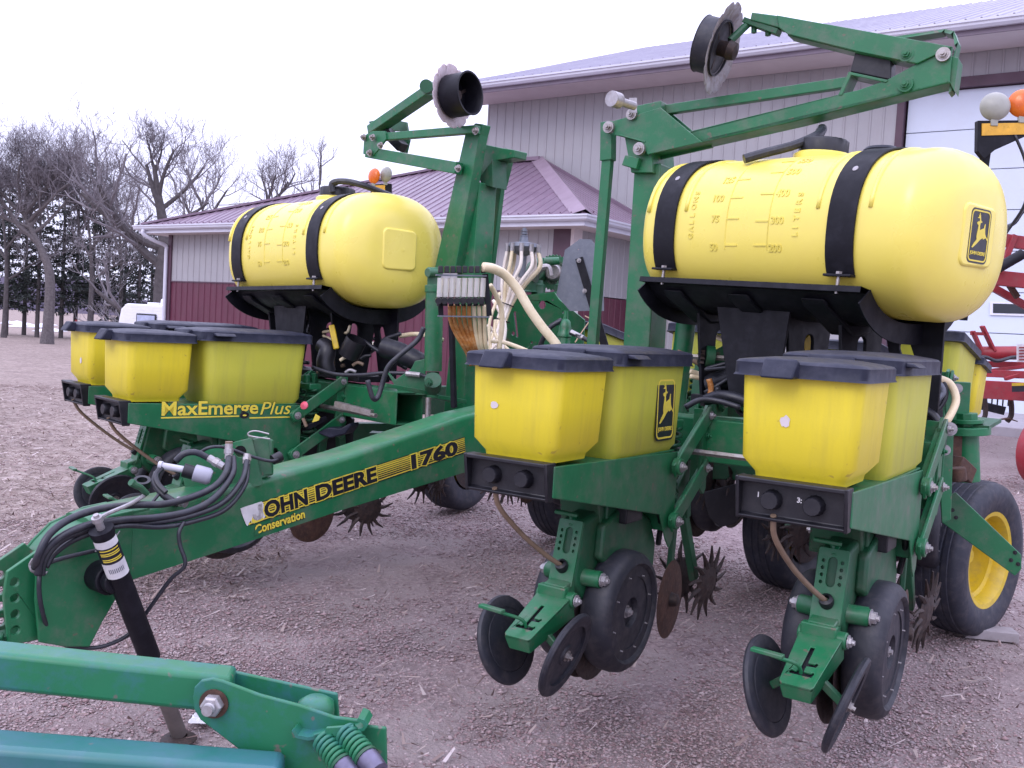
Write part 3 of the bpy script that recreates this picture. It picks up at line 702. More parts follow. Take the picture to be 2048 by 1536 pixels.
def evergreen(base, h, seed, label, rad=2.6, bare=.16):
    rg = np.random.default_rng(seed); root = empty('evergreen_tree', base); tag(root, label, 'tree', 'evergreens of the windbreak')
    tb = MB(); tb.tube([(0, 0, -.2), (0.05, 0, h * .5), (0, 0, h)], [.17, .11, .02], 7); tb.build('trunk', M['bark_dark'], root)
    V = []; Fc = []; lb = MB(); rr = random.Random(seed); z = h * bare
    while z < h * .98:
        t = (z - h * bare) / (h * (1 - bare)); L = rad * (1 - t) ** .75 * rr.uniform(.45, 1.15) + .2
        a = rr.random() * 6.283; dr = rr.uniform(-.25, .15); e = Vector((math.cos(a) * L, math.sin(a) * L, z + dr * L))
        lb.tube([(0, 0, z), (math.cos(a) * L * .5, math.sin(a) * L * .5, z + dr * L * .3 + .1), e], [.028, .02, .008], 3, caps=False)
        m_ = int(8 + L * 17)
        u_ = rr.uniform(.2, .35) + (1 - .25) * rg.random(m_)
        c = np.stack([math.cos(a) * L * u_, math.sin(a) * L * u_, z + dr * L * u_ + .1], -1) + rg.normal(0, 1, (m_, 3)) * np.array([.20, .20, .12]) * (.5 + L * .25)
        V.append(c); z += rr.uniform(.05, .17)
    C = np.concatenate(V); n = len(C); s = .06 + .12 * rg.random(n)
    d1 = rg.normal(0, 1, (n, 3)); d1 /= np.linalg.norm(d1, axis=1)[:, None]; d2 = rg.normal(0, 1, (n, 3)); d2 -= (d2 * d1).sum(1)[:, None] * d1; d2 /= np.linalg.norm(d2, axis=1)[:, None]
    q = np.stack([C - d1 * s[:, None], C + d2 * s[:, None] * .45, C + d1 * s[:, None] * 1.1, C - d2 * s[:, None] * .45], 1).reshape(-1, 3)
    Fi = (np.arange(n)[:, None] * 4 + np.arange(4)[None]).astype(np.int32); me = bpy.data.meshes.new('crown')
    me.vertices.add(len(q)); me.vertices.foreach_set('co', q.ravel()); me.loops.add(Fi.size); me.loops.foreach_set('vertex_index', Fi.ravel()); me.polygons.add(n); me.polygons.foreach_set('loop_start', np.arange(0, Fi.size, 4, dtype=np.int32)); me.update(calc_edges=True)
    me.materials.append(M['needles']); o = bpy.data.objects.new('crown', me); COL.objects.link(o); o.parent = root
    lb.build('limbs', M['bark_dark'], root, smooth=False); return root
ev = [(-25, 72, 13.5, 2.6), (12, 70, 12, 2.2), (48, 73, 13.0, 2.4), (74, 70, 12, 2.0), (122, 71, 13.5, 2.5), (150, 73, 14, 2.6), (182, 70, 13.0, 2.5), (212, 72, 12, 2.3), (246, 74, 9.5, 2.1), (275, 70, 8.5, 1.9), (300, 73, 8.5, 1.9), (336, 76, 7.5, 1.8)]
evl = ['dark evergreen at the far left edge of the windbreak', 'dark evergreen second from the left in the windbreak', 'tall evergreen left of the pale curved trunk', 'slim evergreen directly behind the pale curved trunk', 'evergreen just right of the pale curved trunk', 'tallest evergreen of the windbreak, right of the pale trunk',
       'wide evergreen above the farthest left yellow hopper', 'evergreen left of the camper, above the black hopper lids', 'lower evergreen with gaps, left of the white camper', 'short evergreen right behind the white front of the camper', 'short evergreen above the roof of the camper', 'lowest evergreen, half hidden by the annex corner and downspout']
for i, ((px, Y, h_, r_), lb_) in enumerate(zip(ev, evl)):
    b = tb_at(px, 660, Y); evergreen(b, h_, 100 + i, lb_, r_)

# what shows beyond the trees: a pale field, far dark brush, scraps of snow
hill = MB(); rg = random.Random(2); n = 60; vs = []
for i in range(n + 1):
    x = -420 + 460 * i / n; yy = 260; hh = 5 + 2.5 * math.sin(i * .7) + 1.5 * math.sin(i * 2.1) + rg.random()
    vs += [(x, yy, -6), (x, yy + 6, hh), (x, yy + 60, -6)]
hill.add(vs, [f for i in range(n) for f in ((3 * i, 3 * i + 3, 3 * i + 4, 3 * i + 1), (3 * i + 1, 3 * i + 4, 3 * i + 5, 3 * i + 2))])
tag(hill.build('hills', mat('far_brush', (.13, .11, .15), (.08, .07, .11), .95, scale=.15)), kind='structure')
sn = MB(); rg = random.Random(8)
for i in range(9):
    px = rg.uniform(0, 150); c = at(px, 655, rg.uniform(84, 110)); z = gz(c.x, c.y) + .02; w, d_ = rg.uniform(.5, 1.3), rg.uniform(1, 3)
    sn.add([(c.x + w * math.cos(a) * rg.uniform(.7, 1.1), c.y + d_ * math.sin(a) * rg.uniform(.7, 1.1), z) for a in [k * .5236 for k in range(12)]] + [(c.x, c.y, z + .3)], [(k, (k + 1) % 12, 12) for k in range(12)])
tag(sn.build('snow', mat('old_snow', (.75, .75, .80), None, .7)), 'patches of old snow lying beyond the windbreak trunks', 'snow', kind='stuff')
mb = MB(); c = at(152, 650, 64); z = gz(c.x, c.y)
mb.box(c.x - .07, c.x + .07, c.y - .03, c.y + .03, z, z + 1.5); tag(mb.build('marker_post', M['red'], bevel=.01), 'slim red post standing among the windbreak trunks', 'post')
# ================================================================== THE PLANTER
PL0 = Vector((-.1, 4.6, 0))
planter = empty('seed_planter', PL0)
tag(planter, 'green row-crop planter with yellow hoppers, two yellow tanks and folded marker arms', 'planter')
def pp(o): return world_child(o, planter, PL0)          # a part built in world metres
def ax(a): return Vector(a).normalized()

DEER = [(-.077, .93), (-.036, .815), (-.01, .66), (.03, .60), (.08, .60), (.04, .55), (-.008, .54), (-.026, .43), (-.005, .24), (.09, .30), (.177, .345), (.205, .52), (.236, .53), (.24, .33), (.267, .123), (.315, .033), (.44, -.12), (.40, -.146), (.305, -.03), (.20, -.108), (.17, -.056), (.06, -.133), (-.08, -.31), (-.264, -.505), (-.308, -.48),
        (-.22, -.31), (-.11, -.146), (-.135, -.03), (-.126, .097), (-.108, .226), (-.09, .43), (-.144, .46), (-.175, .508), (-.16, .56), (-.055, .605), (-.06, .71), (-.16, .713), (-.17, .738), (-.105, .765), (-.145, .85), (-.125, .855), (-.075, .775), (-.1, .92)]
def deer_emblem(w, h, mw, parent):
    """black badge with a yellow border, a leaping deer and the two words below"""
    mt = mw
    o = plate('emblem', rrect(-w / 2, w / 2, -h / 2, h / 2, w * .16), [], .0012, M['decal_black'], mt, parent)
    plate('emblem_border', rrect(-w * .455, w * .455, -h / 2 + w * .045, h / 2 - w * .045, w * .14), [rrect(-w * .415, w * .415, -h / 2 + w * .085, h / 2 - w * .085, w * .11)], .0006, M['decal_yellow'], mt @ Matrix.Translation((0, 0, .0012)), o)
    plate('emblem_deer', [(x * w * 1.02, y / 2.218 * h) for x, y in DEER], [], .0006, M['decal_yellow'], mt @ Matrix.Translation((0, 0, .0012)), o)
    t_ = text('emblem_letters', 'JOHN DEERE', 1., M['decal_yellow'], Matrix.Identity(4), o, bold=.022, depth=.003)
    xs_ = [v.co.x for v in t_.data.vertices]; ys_ = [v.co.y for v in t_.data.vertices]; kx = w * .74 / (max(xs_) - min(xs_)); ky = h * .085 / (max(ys_) - min(ys_))
    t_.data.transform(mt @ Matrix.Translation((-w * .37 - min(xs_) * kx, -h * .365 - min(ys_) * ky, .0012)) @ Matrix.Diagonal((kx, ky, .15, 1)))
    return o

def hopper_mb(x0, x1, y0, y1, ztop, zbot, taper_x, taper_y0, taper_y1, cham, rc=.04, notch=False):
    mb = MB(); rings = []
    for t, k in ((0, 0), (.5, .5), (1, 1)):
        z = ztop + (zbot + cham - ztop) * t
        rings.append([(a, b, z) for a, b in rrect(x0 + taper_x * k, x1 - taper_x * k, y0 + taper_y0 * k, y1 - taper_y1 * k, rc, 5)])
    rings.append([(a, b, zbot + cham * .10) for a, b in rrect(x0 + taper_x + cham * .72, x1 - taper_x - cham * .72, y0 + taper_y0 + cham * .62, y1 - taper_y1 - cham * .62, rc * .8, 5)])
    rings.append([(a, b, zbot - .012) for a, b in rrect(x0 + taper_x + cham * .80, x1 - taper_x - cham * .80, y0 + taper_y0 + cham * .70, y1 - taper_y1 - cham * .70, rc * .7, 5)])
    mb.quadloft(rings); return mb
def lid_mb(x0, x1, y0, y1, z, h, dome, tab=True):
    mb = MB(); r = .03; rings = []
    for off, zz in ((-.004, z), (0, z + .006), (0, z + h - .006), (.006, z + h), (.03, z + h + dome * .35), (.08, z + h + dome * .85), (.12, z + h + dome)):
        rings.append([(a, b, zz) for a, b in rrect(x0 + off, x1 - off, y0 + off, y1 - off, max(.012, r - off * .2), 5)])
    mb.quadloft(rings)
    return mb

def make_unit(short=False, ins_mat='yellow', seed_mat='yellow_dirty'):
    u = MB()
    # --- frame of the unit: hopper support cheeks and cross pieces
    prof = [(0, -.001), (.855, -.022), (.862, -.05), (.862, -.335), (.835, -.365), (.80, -.33), (.735, -.232), (.0, -.090)]
    for sx in (-1, 1): u.prism(prof, (sx * .142, 0, 0), (0, 1, 0), (0, 0, 1), .006)
    u.box(-.139, .139, .0, .006, -.088, -.002); u.box(-.139, .139, .30, .34, -.13, -.10); u.box(-.139, .139, .80, .83, -.30, -.06)
    u.box(-.139, .139, .02, .84, -.020, -.014)
    f = u.build('row_unit', M['green'], smooth=False, bevel=.003)
    C_ = lambda mb, n, m_, **k: mb.build(n, M[m_], f, **k)
    # --- knob panel
    mb = MB()
    fr = [(-.150, .150, -.006, .008), (-.150, .150, -.100, -.088)]
    pr = [(-.040, .008), (.012, .008), (.012, -.100), (-.020, -.100), (-.024, -.092), (-.006, -.088), (-.006, -.006), (-.040, -.004)]
    mb.prism(pr, (0, 0, 0), (0, 1, 0), (0, 0, 1), .276)
    for sx in (-1, 1): mb.prism([(-.042, .009), (.013, .009), (.013, -.102), (-.022, -.102)], (sx * .137, 0, 0), (0, 1, 0), (0, 0, 1), .010)
    kp = C_(mb, 'knob_panel', 'black', bevel=.003)
    for kx, s_ in ((-.052, '1'), (.056, '3:')):
        mb = MB(); n = 28; ring = [(.023 + (.0015 if i % 2 else 0)) for i in range(n)]
        c = Vector((kx, -.006, -.046)); rings = []
        for yy, k in ((0, 1.12), (-.012, 1.02), (-.026, 1.0), (-.030, .9)): rings.append([c + Vector((math.cos(6.283 * i / n) * ring[i] * k, yy, math.sin(6.283 * i / n) * ring[i] * k)) for i in range(n)])
        mb.quadloft(rings); mb.build('knob', M['black'], kp, angle=50)
    # --- rear (chemical) hopper and lid
    hp = hopper_mb(-.160, .152, -.004, .290, .285, .012, .010, .004, .010, .040, .032)
    h1 = C_(hp, 'rear_hopper', ins_mat, bevel=0, angle=50)
    l1 = lid_mb(-.176, .162, -.024, .306, .266, .040, .013); lo = C_(l1, 'rear_hopper_lid', 'lid', angle=40)
    t = MB(); t.prism([(-.052, .0), (.002, .0), (.004, .046), (-.022, .050)], (-.045, -.022 + .0, .264), (0, 1, 0), (0, 0, 1), .085); t.build('latch_tab', M['lid'], lo, bevel=.006)
    # --- front (seed) hopper and lid
    hp = hopper_mb(-.150, .150, .345, .886, .29, -.012, .006, .02, .022, .02, .05)
    h2 = C_(hp, 'seed_hopper', seed_mat, angle=50)
    l2 = lid_mb(-.168, .166, .325, .906, .281, .046, .014); lo = C_(l2, 'seed_hopper_lid', 'lid', angle=40)
    t = MB(); t.prism([(-.040, .0), (.002, .0), (.004, .050), (-.016, .053)], (-.02, .327, .276), (0, 1, 0), (0, 0, 1), .13); t.build('latch_tab', M['lid'], lo, bevel=.006)
    t = MB(); t.prism([(-.002, 0), (.038, .0), (.02, .012), (-.002, .014)], (.166, .42, .304), (1, 0, 0), (0, 0, 1), .10); t.build('lid_rib', M['lid'], lo, bevel=.004)
    # --- parallel arms and their mounting plate on the tool bar
    for z0, z1, nm in ((-.070, .098, 'upper_arm'), (-.262, -.098, 'lower_arm')):
        for sx in (-1, 1):
            mb = MB(); x = sx * .162; a, b = Vector((x, .822, z0)), Vector((x, 1.085, z1)); d = (b - a).normalized()
            mb.bar(a - d * .03, b + d * .02, .012, .056, up=(0, -d.z, d.y)); mb.bar(a + d * .03 + Vector((-sx * .014, 0, 0)), b + Vector((-sx * .014, 0, 0)), .03, .010, up=(0, -d.z, d.y))
            mb.cyl(a - Vector((.012 * sx, 0, 0)), a + Vector((.016 * sx, 0, 0)), .030, 20)
            arm = C_(mb, nm, 'green', bevel=.003)
            mb = MB(); mb.bolt(a + Vector((.016 * sx, 0, 0)), (sx, 0, 0), .014, .011); mb.build('bolt', M['zinc'], arm, angle=30); mb = MB(); mb.bolt(b + Vector((.008 * sx, 0, 0)), (sx, 0, 0), .012, .01); mb.build('bolt', M['zinc'], arm, angle=30)
    for sx in (-1, 1):
        mb = MB(); mb.prism([(1.055, -.17), (1.10, -.20), (1.12, -.18), (1.12, .12), (1.09, .135), (1.058, .10)], (sx * .148, 0, 0), (0, 1, 0), (0, 0, 1), .012)
        mb.box(min(sx * .148, sx * .10), max(sx * .148, sx * .10), 1.085, 1.10, -.18, .12); mb.bolt((sx * .154, 1.10, .02), (sx, 0, 0), .012, .01); C_(mb, 'mounting_plate', 'green', bevel=.002)
    # --- down-force springs
    for sx in (-.07, .07):
        mb = MB(); pts = []; n = 8 * 14
        for i in range(n):
            t_ = i / (n - 1); a = 2 * math.pi * 8 * t_; q = Vector((sx, .955 + .02 * t_, -.19 + .24 * t_)); pts.append(q + Vector((math.cos(a) * .030, math.sin(a) * .030, 0)))
        mb.tube(pts, .0075, 6); C_(mb, 'spring', 'green_old', angle=180)
    mb = MB(); mb.bar((-.10, .965, .065), (.10, .965, .065), .07, .03); mb.cyl((0, .97, .07), (0, .97, .12), .02, 10); C_(mb, 'spring_bracket', 'green', bevel=.004); mb = MB(); mb.bar((-.1, .95, -.2), (.1, .95, -.2), .06, .02); C_(mb, 'spring_bracket', 'green', bevel=.004)
    # --- meter housing under the hoppers
    mb = MB(); mb.box(-.085, .085, .46, .70, -.26, -.105); mb.prism([(.40, -.10), (.46, -.10), (.46, -.25), (.44, -.25)], (0, 0, 0), (0, 1, 0), (0, 0, 1), .15); C_(mb, 'meter_housing', 'green_old', bevel=.006)
    mb = MB(); mb.tube(spline([(.09, .62, -.19), (.13, .70, -.20), (.12, .80, -.26), (.10, .84, -.36)], 6), .011, 8); mb.box(.085, .125, .52, .64, -.24, -.15); C_(mb, 'meter_drive', 'black', bevel=.004)
    # --- shank casting over the gauge wheels
    cx = .025
    mb = MB(); prof = [(.335, -.215), (.37, -.205), (.52, -.178), (.66, -.20), (.77, -.26), (.835, -.335), (.85, -.44), (.80, -.50), (.62, -.52), (.44, -.54), (.33, -.44), (.305, -.42), (.30, -.38)]
    mb.prism(prof, (cx, 0, 0), (0, 1, 0), (0, 0, 1), .084); C_(mb, 'shank', 'green_old', bevel=.016, seg=3)
    mb = MB()           # flared cheek seen from the right
    for sx in (-1, 1): mb.prism([(.42, -.235), (.52, -.195), (.66, -.205), (.77, -.26), (.825, -.35), (.82, -.44), (.70, -.42), (.50, -.40), (.41, -.34)], (cx + sx * .056, 0, 0), (0, 1, 0), (0, 0, 1), .034)
    C_(mb, 'shank_cheek', 'green_old', bevel=.010)
    # slotted depth plate, real holes
    o = Vector((cx, .3165, -.315)); uy = (Vector((0, .345, -.215)) - Vector((0, .292, -.415))).normalized(); hh = .104
    holes = [slot(0, .010, 0, .068, .013)] + [circ(sx * .026, .008 + .020 * i, .0052, 10) for sx in (-1, 1) for i in range(4)]
    pm = axes_mat(o - Vector((0, .008, 0)), (1, 0, 0), uy)
    dp = plate('depth_plate', rrect(-.042, .042, -hh, hh, .006), holes, .010, M['green'], pm, f, bevel=.002)
    mb = MB(); mb.bar(o + uy * -.02 + Vector((0, .006, 0)), o + uy * .085 + Vector((0, .006, 0)), .072, .004, up=(0, -1, .3)); mb.build('slot_shade', M['black'], dp)  # black sheet behind the slot and holes stands in for the shade inside
    mb = MB(); mb.bar((cx, .33, -.235), (cx, .36, -.205), .018, .018); mb.bar((cx - .06, .33, -.195), (cx + .015, .345, -.200), .022, .012); mb.bar((cx - .01, .345, -.20), (cx, .34, -.26), .014, .012); C_(mb, 'depth_handle', 'green', bevel=.003)
    # gauge wheel arm pivots with bolts
    for sx in (-1, 1):
        mb = MB(); c = Vector((cx + sx * .035, .36, -.395)); e = c + Vector((sx * .060, .01, 0)); mb.cyl(c, e, .027, 22); mb.cyl(e, e + Vector((sx * .006, 0, 0)), .022, 20)
        pv = C_(mb, 'pivot_boss', 'green', angle=40); mb = MB(); mb.bolt(e + Vector((sx * .006, 0, 0)), (sx, 0, 0), .017, .016); mb.build('bolt', M['zinc'], pv, angle=30)
        mb = MB(); mb.bar((cx + sx * .058, .40, -.40), (cx + sx * .058, .53, -.52), .016, .05, up=(0, .6, .8)); C_(mb, 'gauge_arm', 'green_old', bevel=.004)
    # --- gauge wheels
    for sx in (-1, 1):
        c = Vector((cx + sx * .088, .535, -.528)); n_ = Vector((sx, .03 * 0, -.02)); w = .054
        prof = [(.120, -w), (.178, -w), (.192, -w + .012), (.2, -w + .032), (.201, w - .040), (.196, w - .018), (.184, w - .004), (.165, w + .002), (.158, w - .004), (.155, w - .010)]
        mb = MB(); mb.lathe(prof + [(.120, w - .010)], c, n_, 56, closed=True); tyre = C_(mb, 'gauge_wheel', 'rubber', angle=38)
        mb = MB(); mb.lathe([(.001, w - .030), (.045, w - .030), (.05, w - .012), (.06, w - .011), (.10, w - .016), (.152, w - .010), (.156, w - .013)], c, n_, 48); face = mb.build('wheel_face', M['rubber'], tyre, angle=30)
        x_, y_, z_ = frame_from(n_)
        for i in range(8):
            mb = MB(); a = 2 * math.pi * i / 8 + .3; mb.bolt(c + z_ * (w - .014) + (x_ * math.cos(a) + y_ * math.sin(a)) * .128, n_, .0048, .004); mb.build('rim_bolt', M['zinc'], tyre, angle=30)
        mb = MB(); mb.bolt(c + z_ * (w - .030), n_, .016, .014); mb.build('hub_bolt', M['zinc'], tyre, angle=30)
        mb = MB(); mb.lathe([(.001, -w + .02), (.122, -w + .01)], c, n_, 32); mb.build('inner_face', M['rubber'], tyre)
    # --- double disc opener between the wheels
    for sx in (-1, 1):
        mb = MB(); mb.lathe([(.001, .004), (.19, .0), (.191, -.001), (.19, -.003), (.001, -.003)], (cx + sx * .014, .52, -.58), (sx, .06, .02), 48); C_(mb, 'opener_disc', 'rust_dark')
    # --- closing wheel body with its stepped slot
    o = Vector((cx, .145, -.478)); uy = Vector((0, .22, .092)).normalized()
    L = .118
    outl = [(-.036, -L), (.042, -L), (.048, -L + .01), (.060, L - .05), (.064, L), (-.055, L), (-.052, L - .05), (-.042, -L + .01)]
    sl = [(-.006, .045), (.006, .045), (.006, -.020), (.024, -.020), (.028, -.013), (.034, -.020), (.030, -.032), (.006, -.034), (.006, -.058), (.026, -.058), (.030, -.051), (.034, -.060), (.030, -.074), (-.026, -.074), (-.030, -.064), (-.024, -.058), (-.014, -.062), (-.006, -.052)]
    pm = axes_mat(o, (1, 0, 0), uy)
    tp = plate('closing_body', outl, [sl], .006, M['green'], pm, f, bevel=.0015)
    mb = MB(); T = pm
    def q(a, b, c): return T @ Vector((a, b, c))
    lw = [(-.040, -L), (.046, -L), (.064, L), (-.055, L)]
    dn = [(-.034, -L + .004, -.050), (.040, -L + .004, -.050), (.060, L, -.075), (-.050, L, -.075)]
    pts = [q(a, b, -.0035) for a, b in lw] + [q(*p) for p in dn]
    mb.add(pts, [(0, 1, 5, 4), (1, 2, 6, 5), (2, 3, 7, 6), (3, 0, 4, 7), (4, 5, 6, 7)]); mb.build('body_skirt', M['green'], tp, smooth=False, bevel=.004)
    mb = MB(); mb.add([q(-.03, L * -.7, -.006), q(.036, L * -.7, -.006), q(.036, L * .6, -.006), q(-.03, L * .6, -.006)], [(0, 1, 2, 3)]); mb.build('slot_shade', M['black'], tp, smooth=False)  # flat black sheet under the stepped slot, shade put in as colour
    mb = MB(); mb.box(cx - .052, cx + .046, .232, .262, -.442, -.408); mb.bar((cx, .25, -.43), (cx, .31, -.415), .075, .05); mb.cyl((cx - .062, .26, -.445), (cx + .070, .26, -.445), .024, 18); mb.build('hinge_block', M['green'], tp, bevel=.004)
    mb = MB(); mb.bolt((cx + .072, .26, -.445), (1, 0, 0), .014, .010); mb.build('bolt', M['zinc'], tp, angle=30)
    mb = MB(); mb.tube(spline([q(.0, -.058, -.03), q(-.006, -.06, .02), (cx - .040, .03, -.458), (cx - .052, .0, -.446)], 5), .0055, 8); mb.bar((cx - .105, .0, -.440), (cx - .020, -.006, -.441), .022, .010); mb.build('press_handle', M['green'], tp, bevel=.002)
    # --- closing wheels, splayed
    for sx in (-1, 1):
        n_ = Vector((sx * .93, .06, -.30)).normalized(); c = Vector((cx + sx * .105, .155, -.580)); x_, y_, z_ = frame_from(n_)
        prof = [(.098, -.010), (.120, -.013), (.132, -.008), (.136, .0), (.132, .008), (.120, .011), (.112, .008)]
        mb = MB(); mb.lathe(prof + [(.098, .008)], c, n_, 52, closed=True); cw = C_(mb, 'closing_wheel', 'rubber', angle=40)
        mb = MB(); mb.lathe([(.001, .004), (.03, .004), (.034, -.002), (.095, -.003), (.114, .006)], c, n_, 44); mb.lathe([(.114, .006), (.095, -.010), (.04, -.012), (.001, -.012)], c, n_, 44); mb.build('wheel_face', M['rubber'], cw, angle=30)
        mb = MB(); mb.bolt(c + z_ * .004, n_, .013, .012); mb.build('hub_bolt', M['steel'], cw, angle=30)
        mb = MB(); mb.bar(c - z_ * .012, Vector((cx + sx * .035, .15, -.53)), .022, .022); mb.build('axle_stub', M['green_old'], cw, bevel=.003)
    # --- granule tube down to the depth plate, with its grommet
    mb = MB(); mb.tube(spline([(-.045, -.012, -.085), (-.050, .03, -.15), (-.030, .13, -.24), (.0, .22, -.31), (.022, .285, -.352)], 6), .0078, 10); C_(mb, 'granule_tube', 'tan')
    mb = MB(); mb.lathe([(.010, -.012), (.019, -.012), (.021, .0), (.019, .012), (.010, .016)], (.024, .288, -.354), (.0, -.62, .65), 20, closed=True); C_(mb, 'grommet', 'black')
    # --- coulter and spiked residue wheels in front
    mb = MB(); c = Vector((.10, .975, -.585)); n_ = Vector((1, .10, 0)); mb.lathe([(.001, .004), (.04, .006), (.142, .001), (.1435, 0), (.142, -.001), (.001, -.004)], c, n_, 48); co = C_(mb, 'coulter_disc', 'rust', angle=50)
    mb = MB(); mb.lathe([(.001, .034), (.016, .034), (.022, .030), (.026, .006), (.036, .003), (.036, -.02), (.001, -.03)], c, n_, 18); mb.build('hub', M['rust_dark'], co)
    mb = MB(); mb.bar((.085, .985, -.585), (.075, 1.04, -.20), .018, .05); mb.bar((.07, 1.03, -.2), (.07, 1.12, -.12), .03, .05); C_(mb, 'coulter_arm', 'green_old', bevel=.004)
    for sx in (-1, 1):
        c = Vector((.055 + sx * .055, 1.315, -.585)); n_ = Vector((sx * .93, .12 - .22 * sx, -.08)).normalized(); x_, y_, z_ = frame_from(n_)
        mb = MB(); mb.lathe([(.001, .012), (.03, .014), (.078, .003), (.082, 0), (.078, -.003), (.001, -.01)], c, n_, 26)
        for i in range(13):
            a = 2 * math.pi * i / 13; rv = x_ * math.cos(a) + y_ * math.sin(a); tv = -x_ * math.sin(a) + y_ * math.cos(a)
            mb.tube([c + rv * .066, c + rv * .105 + tv * .004, c + rv * .150 + tv * .022], [.0115, .0085, .0035], 5)
        C_(mb, 'residue_wheel', 'rust_dark', smooth=False)
    mb = MB(); mb.bar((.055, 1.315, -.58), (.055, 1.16, -.30), .03, .04); mb.bar((.055, 1.17, -.31), (.055, 1.14, -.08), .04, .04); C_(mb, 'residue_arm', 'green_old', bevel=.004)
    return f

unit = make_unit()
UO = [((.011, 2.788, .972), 33.0), ((.725, 2.438, 1.0), 33.4), ((-1.756, 4.316, .935), 46.4), ((-2.197, 4.937, .947), 47.7)]
units = []
for i, (o, th) in enumerate(UO):
    u_ = unit if i == 0 else copy_tree(unit)
    u_.parent = planter; u_.location = Vector(o) - PL0; u_.rotation_euler = (0, 0, -R(th)); units.append(u_)
FR = Fr(*UO[0]); FL = Fr(*UO[2])
# marks that only some units carry
seed = [c for c in units[0].children if c.name.startswith('seed_hopper') and 'lid' not in c.name][0]
deer_emblem(.150, .215, axes_mat((.1495, .715, .135), (0, 1, 0), (-.02, 0, 1)), units[0])
for k, (kx, s_) in enumerate(((-.094, '1'), (.010, '3:'))):
    text('panel_figure', s_, .018, M['paper'], axes_mat((kx, -.0068, -.044), (1, 0, 0), (0, 0, 1)), units[1], bold=.0006, depth=.0003)
def unit_y(px, py, xx=.1455):
    p = ont(FL, px, py, xx); return (p - FL.o).dot(FL.d), p.z - FL.o.z
def unit_words(body, px0, px1, ybase, z0, size, shear=0., bold=.002):
    for m_, bd, dp in ((M['decal_black'], bold + .0014, .0003), (M['decal_yellow'], bold, .0007)):
        o = text('model_lettering', body, size, m_, Matrix.Identity(4), None, bold=bd, depth=dp, shear=shear)
        xs_ = [v.co.x for v in o.data.vertices]; lo, hi = min(xs_), max(xs_); y0, y1 = unit_y(px0, ybase)[0], unit_y(px1, ybase)[0]; k = (y1 - y0) / (hi - lo)
        o.data.transform(Matrix.Translation((y0 - lo * k, z0, 0)) @ Matrix.Diagonal((k, 1, 1, 1))); o.data.transform(axes_mat((.1456, 0, 0), (0, 1, 0), (0, 0, 1))); o.parent = units[2]
za = unit_y(325, 828)[1]; zb = unit_y(575, 836)[1]
unit_words('MaxEmerge', 323, 516, 828, za - .006, .088, bold=.0018)
unit_words('Plus', 520, 581, 834, za - .012, .088, shear=.25, bold=.0003)
ya, yb_, yc = unit_y(322, 832)[0], unit_y(478, 832)[0], unit_y(581, 838)[0]
mb = MB(); mb.box(.1455, .1464, ya, yb_, za - .020, za - .014); mb.build('lettering_underline', M['decal_yellow'], units[2])
mb = MB(); mb.box(.1455, .1464, yb_ + .055, yc, za - .030, za - .024); mb.build('lettering_underline', M['decal_yellow'], units[2])
# pale peeled sticker scraps on three rear hoppers
for i, (z, x) in ((0, (.155, -.068)), (1, (.155, -.035)), (3, (.12, .03))):
    rg = random.Random(i); plate('sticker_scrap', [(math.cos(a) * .014 * rg.uniform(.7, 1.1), math.sin(a) * (.011 if i == 0 else .017) * rg.uniform(.7, 1.1)) for a in [k * .5 for k in range(12)]], [], .0008, M['soffit'], axes_mat((x, -.0035, z), (1, 0, 0), (0, .0, 1)), units[i])
